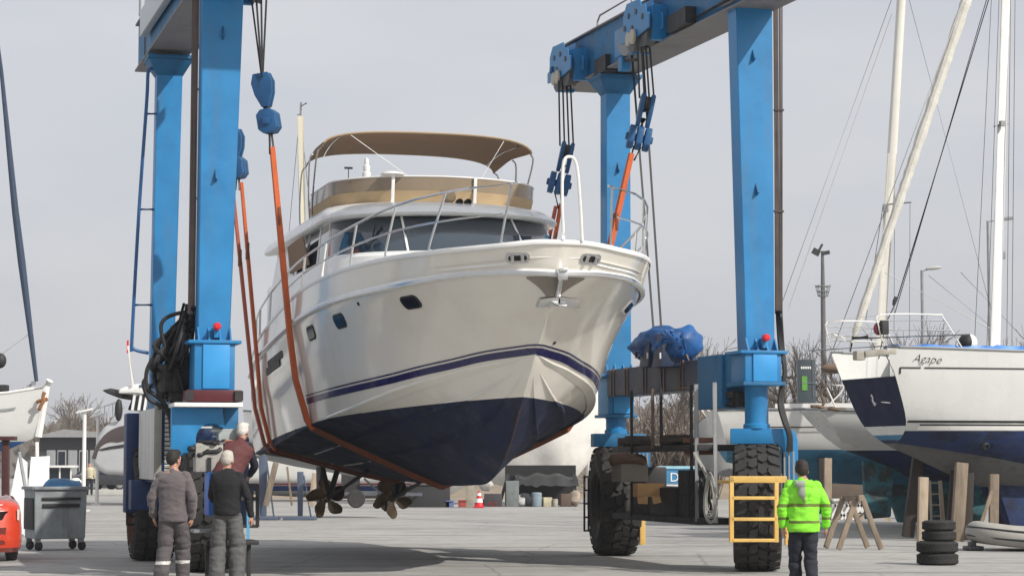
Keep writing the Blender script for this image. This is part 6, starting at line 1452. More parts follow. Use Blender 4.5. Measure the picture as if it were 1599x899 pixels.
def person(label, loc, rz, h, J, cloth, head_yaw=0., group=None, lean=None):
    s = h/1.75
    r = thing('person', label, 'person', loc, rz, group)
    V = lambda p: Vector(p)*s
    j = {k: V(v) for k, v in J.items()}
    hips, chest, neck, head = j['hips'], j['chest'], j['neck'], j['head']
    hr = Matrix.Rotation(head_yaw, 3, 'Z')
    def torso(mb, g, hem):
        up = (chest-hips).normalized(); X = Vector((1, 0, 0)); X = (j['shR']-j['shL']).normalized()
        Y = up.cross(X).normalized(); R = Matrix((X, Y, up)).transposed()
        L = (chest-hips).length
        Ln = (neck-hips).length; rows = []
        for zz, w, d in ((-hem-.055, .166, .124), (-hem, .172, .128), (.02, .170, .124), (.14, .166, .118), (.26, .182, .124), (.34, .192, .126), (.41, .194, .118), (.455, .182, .104), (.485, .150, .090), (.51, .105, .076), (.535, .068, .064), (.56, .058, .056)):
            t = max(0, zz*s/Ln); c = lerp(hips, chest, min(1, zz*s/L)) if zz*s < L else lerp(chest, neck, min(1.15, (zz*s-L)/max(.01, (neck-chest).length)))
            if zz < 0: c = hips+up*zz*s
            gg = g if zz < .5 else 1
            rows.append([c+R @ Vector((w*s*gg*math.cos(a), d*s*gg*math.sin(a)*(1.0 if math.sin(a) > 0 else 1.05), 0)) for a in [2*PI*k/28 for k in range(28)]])
        o_ = len(mb.v); mb.grid(rows, closed=True); n_ = len(rows)*28
        mb.f += [tuple(o_+q for q in range(27, -1, -1)), tuple(o_+n_-28+q for q in range(28))]; mb.m += [0, 0]
        for k in 'LR': capsule(mb, lerp(lerp(chest, neck, .45), j['sh'+k], .5), j['sh'+k], .064*s, .060*s, 12)
    # continuous body
    mb = MB(); torso(mb, .86, 0)
    for k in 'LR':
        capsule(mb, j['sh'+k], j['el'+k], .050*s, .040*s); capsule(mb, j['el'+k], j['wr'+k], .040*s, .027*s)
        capsule(mb, lerp(hips, j['kn'+k], .06)+Vector((.085*s*(1 if k == 'R' else -1), 0, -.02)), j['kn'+k], .075*s, .052*s); capsule(mb, j['kn'+k], j['an'+k], .052*s, .036*s)
        capsule(mb, j['an'+k]+V((0, -.02, -.03)), j['an'+k]+hr.inverted() @ V((0, .13, -.055)) if False else j['an'+k]+V((0, .13, -.055)), .036*s, .030*s)
        d = (j['wr'+k]-j['el'+k]).normalized(); hand(mb, j['wr'+k], d, 1 if k == 'R' else -1, j.get('palm'+k, Vector((-1 if k == 'R' else 1, .25, 0))), s)
    capsule(mb, lerp(chest, neck, .6), head+V((0, -.012, -.05)), .062*s, .052*s)
    hx = lambda p: head+hr @ V(p)
    mb.ell(hx((0, -.008, .028)), (.077*s, .096*s, .094*s), 18, 12, R=hr); mb.ell(hx((0, .018, -.035)), (.060*s, .072*s, .080*s), 16, 10, R=hr)
    mb.ell(hx((0, .045, -.085)), (.036*s, .036*s, .030*s), 10, 8, R=hr)
    capsule(mb, hx((0, .088, .012)), hx((0, .108, -.022)), .010*s, .016*s)
    capsule(mb, hx((-.028, .080, -.058)), hx((.028, .080, -.058)), .010*s, .010*s, 8); capsule(mb, hx((-.04, .078, .030)), hx((.04, .078, .030)), .012*s, .012*s, 8)
    for e in (-1, 1): mb.ell(hx((e*.078, -.004, -.012)), (.012*s, .024*s, .034*s), 8, 8, R=hr)
    remesh(mb, 'body', M['skin'], r, voxel=.0062, smooth_it=4)
    for e in (-1, 1):
        q = MB(); q.ell(hx((e*.030, .078, .008)), .0125*s, 8, 6); q.build('eye', mat('eye white', (.6, .58, .55), .2), r, world=False)
    # hair
    q = MB()
    for p, rr in (((0, -.022, .052), (.082, .096, .085)), ((0, -.055, .012), (.074, .066, .085)), ((0, .03, .092), (.068, .066, .042))): q.ell(hx(p), Vector(rr)*s, 16, 10, R=hr)
    for e in (-1, 1): q.ell(hx((e*.066, -.02, .02)), Vector((.02, .05, .055))*s, 10, 8, R=hr)
    remesh(q, cloth.get('hair_name', 'hair'), cloth['hair'], r, voxel=.008, smooth_it=3, wrinkle=.006, wscale=40)
    # upper garment
    q = MB(); torso(q, cloth.get('fit', 1.0), cloth.get('hem', .10))
    for k in 'LR':
        if cloth.get('vest'): continue
        w_ = cloth.get('sleeve', 1.0); e = lerp(j['el'+k], j['wr'+k], .93)
        capsule(q, j['sh'+k], j['el'+k], .063*s*w_, .055*s*w_, 12); capsule(q, j['el'+k], e, .055*s*w_, .043*s*w_, 12)
        q.lathe([(.0, -.02), (.045*s*w_, -.02), (.045*s*w_, .012), (0, .012)], e, axis=(j['wr'+k]-j['el'+k]), n=14)
    q.lathe([(0, -.02), (.070*s, -.02), (.064*s, .035*s), (0, .035*s)], lerp(chest, neck, .85), axis=(neck-chest)+Vector((0, .02, .02)), n=16)
    remesh(q, cloth['top_name'], cloth['top'], r, voxel=.0085, smooth_it=12, rule=cloth.get('top_rule'), wrinkle=cloth.get('wr', .012)*.8, wscale=cloth.get('ws', 8))
    if cloth.get('vest'):
        for k in 'LR':
            q = MB(); e = lerp(j['el'+k], j['wr'+k], .93); capsule(q, j['sh'+k], j['el'+k], .064*s, .057*s, 12); capsule(q, j['el'+k], e, .057*s, .042*s, 12)
            remesh(q, 'sleeve', cloth['vest'], r, voxel=.0085, smooth_it=4, wrinkle=.012)
    # trousers
    q = MB(); g = cloth.get('baggy', 1.0)
    q.ell(hips+V((0, 0, -.02)), (.172*s, .128*s, .15*s), 16, 10)
    for k in 'LR':
        sx = 1 if k == 'R' else -1; top = hips+V((.085*sx, 0, -.06)); an = j['an'+k]+V((0, .005, -.015))
        capsule(q, top, j['kn'+k], .100*s, .078*s*g, 14); capsule(q, j['kn'+k], an, .078*s*g, .070*s*g, 14)
        q.lathe([(0, -.03*s), (.074*s*g, -.03*s), (.072*s*g, .08*s), (0, .08*s)], an, n=18)
    remesh(q, 'trousers', cloth['legs'], r, voxel=.0095, smooth_it=8, rule=cloth.get('leg_rule'), wrinkle=.017, wscale=7)
    for k in 'LR':
        q = MB(); a = j['an'+k]; tv = cloth.get('toe', 0)
        T = Matrix.Rotation(tv, 3, 'Z')
        q.ell(a+V((0, -.025, -.045)), V((.044, .062, .050)), 12, 8); q.ell(a+T @ V((0, .085, -.062)), V((.050, .115, .036)), 14, 8); q.box(a+T @ V((0, .055, -.086)), V((.092, .27, .022)), R=T)
        remesh(q, 'shoe', cloth['shoes'], r, voxel=.009, smooth_it=3)
    return r
std = dict(hips=(0, 0, .95), chest=(0, -.01, 1.34), neck=(0, .0, 1.49), head=(0, .02, 1.625),
           shL=(-.168, -.01, 1.405), shR=(.168, -.01, 1.405), elL=(-.255, -.03, 1.12), elR=(.255, -.03, 1.12), wrL=(-.265, .06, .875), wrR=(.265, .06, .875),
           knL=(-.10, .03, .51), knR=(.10, .03, .51), anL=(-.105, 0, .10), anR=(.105, 0, .10))
def pose(**k): d = dict(std); d.update(k); return d
refl = mat('reflective tape', (.55, .55, .52), .4)
cg = mat('mauve grey workwear', (.105, .088, .092), .9, var=.12, scale=8, sheen=.3); cg2 = mat('mauve grey trousers', (.080, .070, .074), .9, var=.15, scale=8)
blk = mat('black knit', (.010, .010, .012), .95, var=.2, scale=20); gtr = mat('grey trousers', (.095, .095, .095), .9, var=.15, scale=8)
bur = mat('burgundy quilt', (.105, .032, .032), .8, var=.15, scale=8); nvy = mat('dark navy cloth', (.014, .016, .026), .9, var=.2)
neon = mat('hi vis fabric', (.24, .74, .035), .8, var=.14, scale=7, dirt=(.12, .42, .02), dirtamt=.4, dscale=4, bump=.2, bscale=60); tape = mat('olive tape', (.13, .17, .03), .6)
shoe = mat('black shoes', (.016, .015, .015), .5)
X = lambda px, Y: (px-CXP)*Y/FPX
p1 = person('person in a mauve grey work suit walking away beside the refuse container', (X(273, 30.6), 30.6, 0), -.10, 1.84,
    pose(anL=(-.10, -.20, .14), knL=(-.10, .0, .52), anR=(.095, .16, .10), knR=(.10, .14, .52), elL=(-.285, -.04, 1.13), wrL=(-.275, .05, .89), elR=(.275, -.05, 1.12), wrR=(.235, .06, .87)),
    dict(hair=mat('dark hair', (.016, .012, .010), .7), top=cg, top_name='jacket', legs=[cg2, refl], leg_rule=lambda c: 1 if .285 < c.z < .325 else 0, shoes=shoe, fit=1.10, sleeve=1.12, baggy=1.28, hem=.07, wr=.018), head_yaw=-.5)
p2 = person('person in a black sweater with white hair and loose grey trousers, seen from behind', (X(357, 31.3), 31.3, 0), -.12, 1.84,
    pose(hips=(0, 0, .97), head=(-.015, .045, 1.62), neck=(-.01, .02, 1.49), anR=(.13, .02, .10), knR=(.13, .05, .52), anL=(-.12, -.06, .10), knL=(-.125, .02, .52), elR=(.285, -.02, 1.13), wrR=(.315, .05, .875), elL=(-.235, .08, 1.14), wrL=(-.20, .27, 1.02)),
    dict(hair=mat('white hair', (.46, .43, .38), .8), top=blk, top_name='sweater', legs=gtr, shoes=shoe, fit=1.10, sleeve=1.05, baggy=1.42, hem=.03, wr=.010))
p3 = person('person in a burgundy padded vest and white cap leaning over the machinery of the lift', (X(358, 31.95), 31.95, .56), .25, 1.76,
    pose(hips=(-.02, 0, .94), chest=(.13, .10, 1.30), neck=(.20, .16, 1.43), head=(.235, .20, 1.55), shL=(-.05, .12, 1.38), shR=(.30, .04, 1.33), elL=(-.16, .36, 1.20), wrL=(-.22, .56, 1.10), elR=(.40, .14, 1.05), wrR=(.36, .36, .92)),
    dict(hair=mat('white cap', (.62, .60, .56), .8), hair_name='cap', top=bur, top_name='vest', vest=nvy, legs=nvy, shoes=shoe, fit=1.32, hem=.06, wr=.014), head_yaw=-.7)
def neon_rule(c):
    if abs(c.x) < .19: return 1 if (1.125 < c.z < 1.165 or .925 < c.z < .958) else 0
    return 1 if (1.12 < c.z < 1.16 or .965 < c.z < 1.0) else 0
p4 = person('person in a bright lime high visibility jacket and navy trousers walking away', (X(1252, 27.4), 27.4, 0), .06, 1.72,
    pose(elL=(-.275, -.03, 1.13), wrL=(-.255, .04, .90), elR=(.285, -.03, 1.14), wrR=(.30, .05, .90), anL=(-.07, .12, .10), knL=(-.085, .12, .51), anR=(.075, -.16, .13), knR=(.09, .02, .51), head=(-.005, .05, 1.60)),
    dict(hair=mat('brown black hair', (.022, .014, .012), .7), top=[neon, tape], top_name='jacket', top_rule=neon_rule, legs=nvy, shoes=shoe, fit=1.18, sleeve=1.18, baggy=1.05, hem=.06, wr=.016))
mb = MB(); hb = Vector((-.01, -.160, 1.40))
mb.ell(hb, (.115, .055, .06), 16, 10); mb.ell(hb+Vector((0, -.015, -.09)), (.085, .045, .09), 14, 10); mb.ell(hb+Vector((0, -.02, -.17)), (.035, .03, .05), 10, 8)
for e in (-1, 1): capsule(mb, hb+Vector((e*.09, .01, .01)), hb+Vector((e*.10, .12, .03)), .035, .03)
remesh(mb, 'hood', [neon, mat('grey fleece', (.34, .36, .30), .95)], p4, voxel=.008, smooth_it=4, rule=lambda c: 1 if (-.13 < c.x < -.012 and c.y < -.10 and c.z < 1.45) else 0, wrinkle=.008)
mb = MB(); c = wl(LY(345, 860, 4.35)); a_ = wl(LY(388, 690, 4.1))                # step plate and light blue grab pole of the lift by that man
ly = lambda v: YI @ Vector(v)
pc_ = ly((X(362, 32.0), 32.0, .53)); mb.box(pc_, (.75, .6, .06)); mb.box(pc_+Vector((-.3, .2, -.3)), (.06, .06, .55)); mb.box(pc_+Vector((.3, .2, -.3)), (.06, .06, .55)); B(mb, 'step_platform', M['darkgrey'], bev=.01)
mb = MB(); mb.tube([ly(P(387.5, 765, 32.6)), ly(P(387.5, 862, 32.6))], .022, 8); B(mb, 'grab_pole', mat('pale blue pole', (.10, .38, .62), .4), bev=0)
# ================================================================ far side of the yard
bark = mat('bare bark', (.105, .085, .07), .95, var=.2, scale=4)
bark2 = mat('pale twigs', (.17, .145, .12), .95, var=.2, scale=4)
def bare_tree(label, px, pyt, Y, seed, spread=.62, m=None, zb=0., levels=5, group='bare winter trees beyond the yard', dens=3):
    r_ = random.Random(seed); base = P(px, 724, Y); base.z = zb; H_ = P(px, pyt, Y).z-zb
    t = thing('bare_tree', label, 'tree', base, 0, group)
    trunk = MB(); crown = MB()
    def grow(p, d, L, r, lv):
        k = 4; pts = [p]; rr = [r]
        for i in range(k):
            d = (d+Vector((r_.uniform(-1, 1), r_.uniform(-1, 1), r_.uniform(-.3, .7)))*.14).normalized(); p = p+d*L/k; pts.append(p); rr.append(max(.007*Y/100, r*(1-.42*(i+1)/k)))
        (trunk if lv == 0 else crown).tube(pts, rr, 6 if lv < 2 else 3, cap=False)
        if lv >= levels: return
        n = dens+ (1 if lv > 0 else 2)
        for i in range(n):
            f = r_.uniform(.35, 1) if lv else r_.uniform(.45, 1); q = pts[min(k, int(f*k))]
            a = r_.uniform(0, 2*PI); e = r_.uniform(.3, .95)*spread*1.5
            x, y, dd = frame(d); nd = (dd*math.cos(e)+(x*math.cos(a)+y*math.sin(a))*math.sin(e)+Vector((0, 0, .15))).normalized()
            grow(q, nd, L*r_.uniform(.52, .78), rr[min(k, int(f*k))]*.62, lv+1)
    grow(Vector((0, 0, 0)), Vector((r_.uniform(-.05, .05), 0, 1)), H_*.38, H_*.020, 0)
    zm = max(v.z for v in crown.v); k_ = H_/zm
    for b in (trunk, crown): b.v = [Vector((v.x*k_, v.y*k_, v.z*k_)) for v in b.v]
    trunk.build('trunk', m or bark, t, world=False, fix=False); crown.build('crown', m or bark, t, world=False, fix=False, smooth=0)
    return t
for i, (px, pyt, Y, sp, lb) in enumerate(((92, 622, 172, .7, 'wide bare tree above the dark hall at the left'), (128, 612, 178, .6, 'bare tree with upright limbs behind the pale lamp heads'), (165, 628, 175, .6, 'low bare tree between the lamp heads and the silver motor yacht'), (60, 650, 170, .7, 'small bare tree rising over the hall roof beside the white stem'),
    (1258, 520, 135, .5, 'tall thin bare tree behind the dark green sign'), (1236, 548, 150, .55, 'bare tree half hidden behind the near right post of the lift'), (1335, 520, 120, .6, 'bare tree behind the rail of the sailing yachts'), (1478, 482, 125, .6, 'round bare tree behind the stern rail of the Agape'), (1120, 512, 165, .6, 'faint bare tree just left of the near right post'), (1062, 525, 170, .6, 'faint bare tree above the blue winch tarp'), (1590, 505, 150, .6, 'bare tree at the right edge beyond the bright white mast'), (1415, 500, 140, .6, 'bare tree between the cream mast and the street lamp'))):
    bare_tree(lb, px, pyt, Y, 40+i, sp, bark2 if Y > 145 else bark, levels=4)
# brush: thickets seen under the grey lift beam and along the far edge
def thicket(label, px0, px1, pyt, Y, seed, n, m, zb=0.):
    r_ = random.Random(seed); a = P(px0, 700, Y).x; b = P(px1, 700, Y).x; H_ = P(px0, pyt, Y).z-zb
    base = Vector(((a+b)/2, Y, zb)); t = thing('thicket', label, 'shrub', base, 0, 'leafless thickets beyond the boats'); mb = MB()
    for i in range(n):
        p = Vector((r_.uniform(a, b)-base.x, r_.uniform(-1.5, 1.5), 0)); h = H_*r_.uniform(.45, 1.0)
        for k in range(3):
            d = Vector((r_.uniform(-.35, .35), r_.uniform(-.3, .3), 1)); q = p+d*h*.5; e = q+(d+Vector((r_.uniform(-.5, .5), 0, 0)))*h*.45*r_.uniform(.5, 1)
            mb.tube([p, q, e], [.045, .03, .012], 3, cap=False)
            for u in range(4):
                s = lerp(q, e, r_.random()) if u > 1 else lerp(p, q, r_.uniform(.4, 1)); f = s+Vector((r_.uniform(-.6, .6), r_.uniform(-.4, .4), r_.uniform(.1, .7)))*h*.22; mb.tube([s, f], [.022, .008], 3, cap=False)
                g_ = f+Vector((r_.uniform(-.3, .3), r_.uniform(-.3, .3), r_.uniform(-.1, .3)))*h*.1; mb.add([f, g_, f+Vector((.10, .05, .08))], [(0, 1, 2)])
    mb.build('crown', m, t, world=False, fix=False, smooth=0)
twig = mat('winter twigs', (.13, .10, .08), .95, var=.3, scale=1.5, dirt=(.22, .18, .14), dirtamt=.6, dscale=.8)
thicket('brown leafless thicket seen through the pipes under the grey lift beam', 985, 1120, 592, 105, 1, 150, twig)
thicket('leafless brush on the bank below the dark green sign', 1225, 1345, 612, 112, 2, 120, mat('bank twigs', (.15, .13, .10), .95, var=.3, scale=1.5), zb=2.6)
thicket('brown brush beyond the hall, left of the pale lamps', 60, 205, 655, 178, 3, 130, twig)
# bank under the sign
mb = MB(); rows = []
for i in range(30):
    t = i/29; x = lerp(-30, 60, t)+14; h = 3.4+.5*noise.noise(Vector((x*.2, 0, 0)))
    rows.append([Vector((x, 104, -.2)), Vector((x, 108, h*.55)), Vector((x, 112, h+.2*noise.noise(Vector((x*.6, 3, 0))))), Vector((x, 135, h+.6)), Vector((x, 150, -.2))])
mb.grid(rows); g2 = mb.build('earth_bank', mat('dry earth', (.27, .225, .175), .95, var=.2, scale=.5, dirt=(.16, .14, .09), dirtamt=.6, dscale=.6, bump=.3, bscale=2), smooth=60); tag(g2, kind='structure', label='low dry earth bank beyond the yard', cat='bank')
# far tree belt closing the horizon (nobody could count it)
mb = MB(); r_ = random.Random(77)
for k in range(3400):
    x = r_.uniform(-180, 190); y = 240+r_.uniform(0, 50); h = (3.5+4.0*abs(noise.noise(Vector((x*.03, 0, 0))))+1.6*r_.random())*1.15
    for u in range(3):
        c = Vector((x+r_.uniform(-1.2, 1.2), y, h*r_.uniform(.05, 1)**.8)); w = r_.uniform(.5, 1.4)
        mb.add([c+Vector((-w, 0, -w*.7)), c+Vector((w, .2, -w*.5)), c+Vector((w*.4, 0, w))], [(0, 1, 2)])
o = mb.build('far_treeline', mat('far woods', (.20, .185, .17), .95, var=.25, scale=.15), None, smooth=0, fix=False); tag(o, 'far leafless woods closing the horizon behind the boatyard', 'woods', kind='stuff')
# dark hall at the left
HL = thing('boat_hall', 'long dark hall with pale sloping roof and windows beyond the refuse container', 'hall', (P(105, 757, 150).x, 152, 0))
w0, w1 = P(52, 700, 150).x-P(105, 757, 150).x, P(170, 700, 150).x-P(105, 757, 150).x
zt1 = P(100, 682, 150).z
mb = MB(); mb.box(((w0+w1)/2, 2, zt1/2), (w1-w0, 4, zt1)); mb.build('wall', mat('dark hall wall', (.045, .046, .05), .6, var=.2), HL, world=False)
mb = MB(); mb.prism([(w0-.4, -.8, zt1), (w0+1.8, -.8, zt1+.55), (w1+.4, -.8, zt1+.25), (w1+.4, -.8, zt1)], (0, 6, 0)); mb.build('roof', mat('pale roof', (.28, .28, .28), .6, var=.1), HL, world=False)
for i in range(6):
    x = lerp(w0+.8, w1-.6, i/5); mb = MB(); mb.box((x, -.03, zt1*.48), (.60, .06, zt1*.55)); f = mb.build('window', mat('window frame', (.34, .35, .36), .5), HL, world=False)
    mb = MB(); mb.box((x, -.07, zt1*.48), (.46, .03, zt1*.48)); mb.build('pane', M['glass'] if i % 2 else mat('pale pane', (.30, .31, .32), .3), f, world=False)  # panes alternate between dark glass and pale grey
for i in range(3):
    p = P(150+i*13, 690, 185); mb = MB(); mb.box((p.x, 185, 1.6), (3.4, 4, 3.2)); t = mb.build('far_house', mat('far house wall', (.34, .29, .25), .8), None); tag(t, ['small far house with a red brown roof left of the silver motor yacht', 'small far house in the middle of the three beyond the lamps', 'small far house nearest the silver motor yacht'][i], 'house', 'small houses beyond the yard')
    mb = MB(); mb.prism([(p.x-2, 182.6, 3.2), (p.x+2, 182.6, 3.2), (p.x, 182.6, 4.5)], (0, 5, 0)); mb.build('roof', mat('tile roof', (.23, .13, .09), .8), t)
    mb = MB(); mb.box((p.x-.8, 182.95, 1.9), (.7, .1, 1.0)); mb.build('window', M['darkgrey'], t)
# glass kiosk
KS = thing('kiosk', 'small glass kiosk with pale frame behind the refuse container', 'kiosk', (P(93, 765, 100).x, 100, 0))
h = P(93, 728, 100).z
for x in (-.5, .0, .5):
    mb = MB(); mb.box((x, 0, h/2), (.06, .06, h)); mb.build('post', M['whitepaint'], KS, world=False)
mb = MB(); mb.box((0, .4, h), (1.3, 1.2, .1)); mb.build('roof', M['whitepaint'], KS, world=False, bev=.02); mb = MB(); mb.box((0, .05, h/2), (1.0, .03, h-.1)); mb.build('pane', M['glass'], KS, world=False)
mb = MB(); p = P(118, 745, 96); mb.lathe([(0, 0), (.38, 0), (.42, .5), (.3, .9), (.12, 1.05), (0, 1.05)], (p.x, 96, .0), n=18); solid('water_tank', 'white rounded tank right of the glass kiosk', 'tank', mb, M['whitepaint'])
# low kerb wall behind
mb = MB(); a = P(120, 770, 118); b = P(206, 770, 118); mb.box(((a.x+b.x)/2, 118, .15), (b.x-a.x, .3, .30)); solid('low_wall', 'low pale kerb wall in front of the parked dark cars', 'wall', mb, mat('pale kerb', (.5, .49, .46), .8, var=.1), bev=.03)
# pale lamps
def lamp(label, px, pyt, Y, head, group=None):
    h = P(px, pyt, Y).z; L = thing('street_lamp', label, 'street lamp', (P(px, 724, Y).x, Y, 0), 0, group)
    return L, h
for i, (px, pyt, Y) in enumerate(((131, 641, 78), (152, 648, 90))):
    L, h = lamp(['white pole lamp with tilted flat head, nearer of the pair left of the silver yacht', 'white pole lamp with tilted flat head, farther of the pair left of the silver yacht'][i], px, pyt, Y, None, 'white pole lamps')
    mb = MB(); mb.lathe([(.075, 0), (.065, h)], (0, 0, 0), n=10); mb.box((0, 0, .02), (.4, .4, .05)); mb.build('pole', M['whitepaint'], L, world=False)
    mb = MB(); mb.box((-.02, 0, h), (.58, .34, .05), R=Matrix.Rotation(-.22, 3, 'Y') @ Matrix.Rotation(.15, 3, 'X')); mb.build('lamp_head', M['whitepaint'], L, world=False, bev=.02)
L, h = lamp('tall floodlight mast with a basket, left of the furled sail', 1288, 392, 120, None)
mb = MB(); mb.lathe([(.17, 0), (.13, h*.8), (.08, h)], (0, 0, 0), n=10); mb.build('pole', mat('grey mast steel', (.13, .13, .13), .5, .3), L, world=False)
mb = MB(); mb.box((-.35, 0, h-.05), (.42, .2, .32), R=Matrix.Rotation(.5, 3, 'Y')); mb.box((.18, 0, h-.1), (.42, .2, .2), R=Matrix.Rotation(-.2, 3, 'Y')); mb.box((-.1, 0, h+.2), (.12, .15, .4), R=Matrix.Rotation(.5, 3, 'Y')); mb.build('floodlight', M['darkgrey'], L, world=False)
zb_ = P(1288, 455, 120).z; mb = MB()
for rr_, zz in ((.26, -.25), (.33, .0), (.40, .28)): mb.tube([(rr_*math.cos(a), rr_*math.sin(a), zb_+zz) for a in [2*PI*k/16 for k in range(16)]], .03, 4, closed=True)
for k in range(8): a = 2*PI*k/8; mb.tube([(.26*math.cos(a), .26*math.sin(a), zb_-.25), (.42*math.cos(a), .42*math.sin(a), zb_+.35)], .025, 4)
mb.build('basket', M['grey'], L, world=False)
L, h = lamp('grey street lamp with one arm, behind the stern rail of the Agape', 1444, 422, 95, None)
mb = MB(); mb.lathe([(.10, 0), (.065, h)], (0, 0, 0), n=8); mb.tube([(0, 0, h-.05), (.2, 0, h+.03), (.4, 0, h+.06)], .04, 6); mb.build('pole', M['grey'], L, world=False)
mb = MB(); mb.ell((.52, 0, h+.10), (.36, .14, .085), 14, 8, R=Matrix.Rotation(-.12, 3, 'Y')); mb.build('lamp_head', mat('pale lamp head', (.45, .45, .44), .4), L, world=False)
L, h = lamp('grey lamp with flat head half hidden by the bright white mast', 1549, 345, 80, None)
mb = MB(); mb.lathe([(.07, 0), (.05, h)], (0, 0, 0), n=8); mb.beam((0, 0, h-.03), (.5, 0, h+.05), .05, .05); mb.build('pole', M['grey'], L, world=False)
mb = MB(); mb.box((.66, 0, h+.08), (.52, .22, .12), R=Matrix.Rotation(-.12, 3, 'Y')); mb.box((.48, 0, h-1.25), (.26, .2, .28)); mb.build('lamp_head', M['grey'], L, world=False, bev=.03)
# dark green totem
TT = thing('totem_sign', 'dark green grey totem sign with bright green panel and white line of writing', 'sign', (P(1260, 617, 106).x, 106, 0))
zt_, zl_ = P(1260, 561, 106).z, P(1260, 619, 106).z; ww = 28*106/FPX
mb = MB(); mb.box((0, .25, zt_/2+.2), (ww, .4, zt_-.4)); mb.build('pylon', mat('totem grey', (.035, .05, .06), .4, var=.1), TT, world=False, bev=.03)
mb = MB(); mb.box((-.10, .03, lerp(zl_, zt_, .36)), (ww*.30, .04, (zt_-zl_)*.38)); mb.build('green_panel', mat('bright green panel', (.10, .30, .035), .4, var=.1), TT, world=False)
mb = MB(); mb.box((.30, .03, lerp(zl_, zt_, .5)), (.03, .04, zt_-zl_)); mb.box((.1, .02, lerp(zl_, zt_, .37)), (.7, .04, .04)); mb.build('frame_line', mat('frame grey', (.14, .17, .2), .4), TT, world=False)
mb = text_mb('MARINA', .20, 0, .004) if False else MB()
for i in range(6): mb.box((-.24+i*.085, .04, lerp(zl_, zt_, .78)), (.06, .03, .11))
mb.build('sign_writing', M['whitepaint'], TT, world=False)
# silver motor yacht at the left, mostly behind the lift
Yw = 88; ox = P(150, 760, Yw).x
WY = thing('motor_yacht', 'silver white motor yacht with a dark curved side window, moored ashore behind the lift cabinet', 'yacht', (ox, Yw, 0))
def WP(px, py): p = P(px, py, Yw); return (p.x-ox, 0, p.z)
mb = MB(); pr = [WP(*q) for q in ((141, 724), (145, 706), (152, 680), (162, 664), (185, 655), (215, 646), (250, 632), (300, 622), (330, 640), (330, 738), (250, 745), (160, 740))]
mb.prism(pr, (0, 4.2, 0)); mb.build('hull', mat('silver gelcoat', (.46, .47, .48), .22, var=.06, coat=.5, dirt=(.33, .34, .36), dirtamt=.3), WY, world=False, bev=.25, seg=3)
arc = catmull([Vector(WP(*q)) for q in ((143, 716), (150, 697), (163, 679), (180, 668), (200, 663), (222, 660))], 5); arc2 = catmull([Vector(WP(*q)) for q in ((150, 716), (156, 699), (170, 690), (186, 690), (205, 684), (222, 676))], 5)
mb = MB(); mb.grid([[a+Vector((0, -.03, 0)), lerp(a, b, .5)+Vector((0, -.04, 0)), b+Vector((0, -.03, 0))] for a, b in zip(arc, arc2)]); mb.build('side_window', mat('brown glass', (.06, .045, .042), .12, coat=.8), WY, world=False, thick=.02)
mb = MB(); mb.grid([[Vector(WP(*a))+Vector((0, -.03, 0)), Vector(WP(*b))+Vector((0, -.03, 0))] for a, b in (((152, 702), (160, 703)), ((170, 697), (172, 701)), ((200, 692), (202, 697)), ((222, 688), (222, 694)))]); mb.build('window_bar', M['darkgrey'], WY, world=False, thick=.02)
mb = MB(); mb.prism([WP(*q) for q in ((196, 640), (203, 622), (214, 616), (260, 612), (300, 612), (300, 640))], (0, 3.4, 0)); mb.xform(Matrix.Translation((0, .3, 0))); cb = mb.build('cabin', M['glass'], WY, world=False, bev=.1)
mb = MB(); mb.prism([WP(*q) for q in ((183, 614), (186, 606), (206, 599), (230, 598), (300, 598), (300, 614), (226, 615), (206, 613))], (0, 3.8, 0)); mb.xform(Matrix.Translation((0, .1, 0))); mb.build('flybridge', M['deckwhite'], WY, world=False, bev=.1)
for px in (205, 215, 224):
    mb = MB(); mb.beam(Vector(WP(px+4, 615))+Vector((0, .25, 0)), Vector(WP(px, 640))+Vector((0, .25, 0)), .10, .08); mb.build('window_pillar', M['deckwhite'], cb, world=False)
mb = MB(); mb.prism([WP(*q) for q in ((154, 608), (168, 605), (187, 609), (187, 622), (180, 620), (162, 613))], (0, 2.6, 0)); mb.xform(Matrix.Translation((0, .6, 0))); mb.build('folded_canopy', M['darkgrey'], WY, world=False, bev=.08)
mb = MB(); mb.ell(Vector(WP(186, 640))+Vector((0, -.1, 0)), (.16, .16, .45), 12, 8); mb.build('fender', M['black'], WY, world=False)
mb = MB(); mb.tube([Vector(WP(164, 660)), Vector(WP(163, 634)), Vector(WP(190, 625))], .03, 6); mb.tube([Vector(WP(176, 655)), Vector(WP(176, 630))], .025, 6); mb.build('bow_rail', M['inox'], WY, world=False)
mb = MB(); mb.tube([Vector(WP(208, 600)), Vector(WP(200, 540))], .055, 7); mb.build('antenna', M['whitepaint'], WY, world=False)
mb = MB(); mb.box(Vector(WP(199.5, 541)), (.07, .07, .5)); mb.build('antenna_tip', M['red'], WY, world=False)
for x in (2.5, 5.0): mb = MB(); mb.box((x, 2.2, .5), (.5, 2.5, 1.0)); mb.build('cradle', M['darkgrey'], WY, world=False)
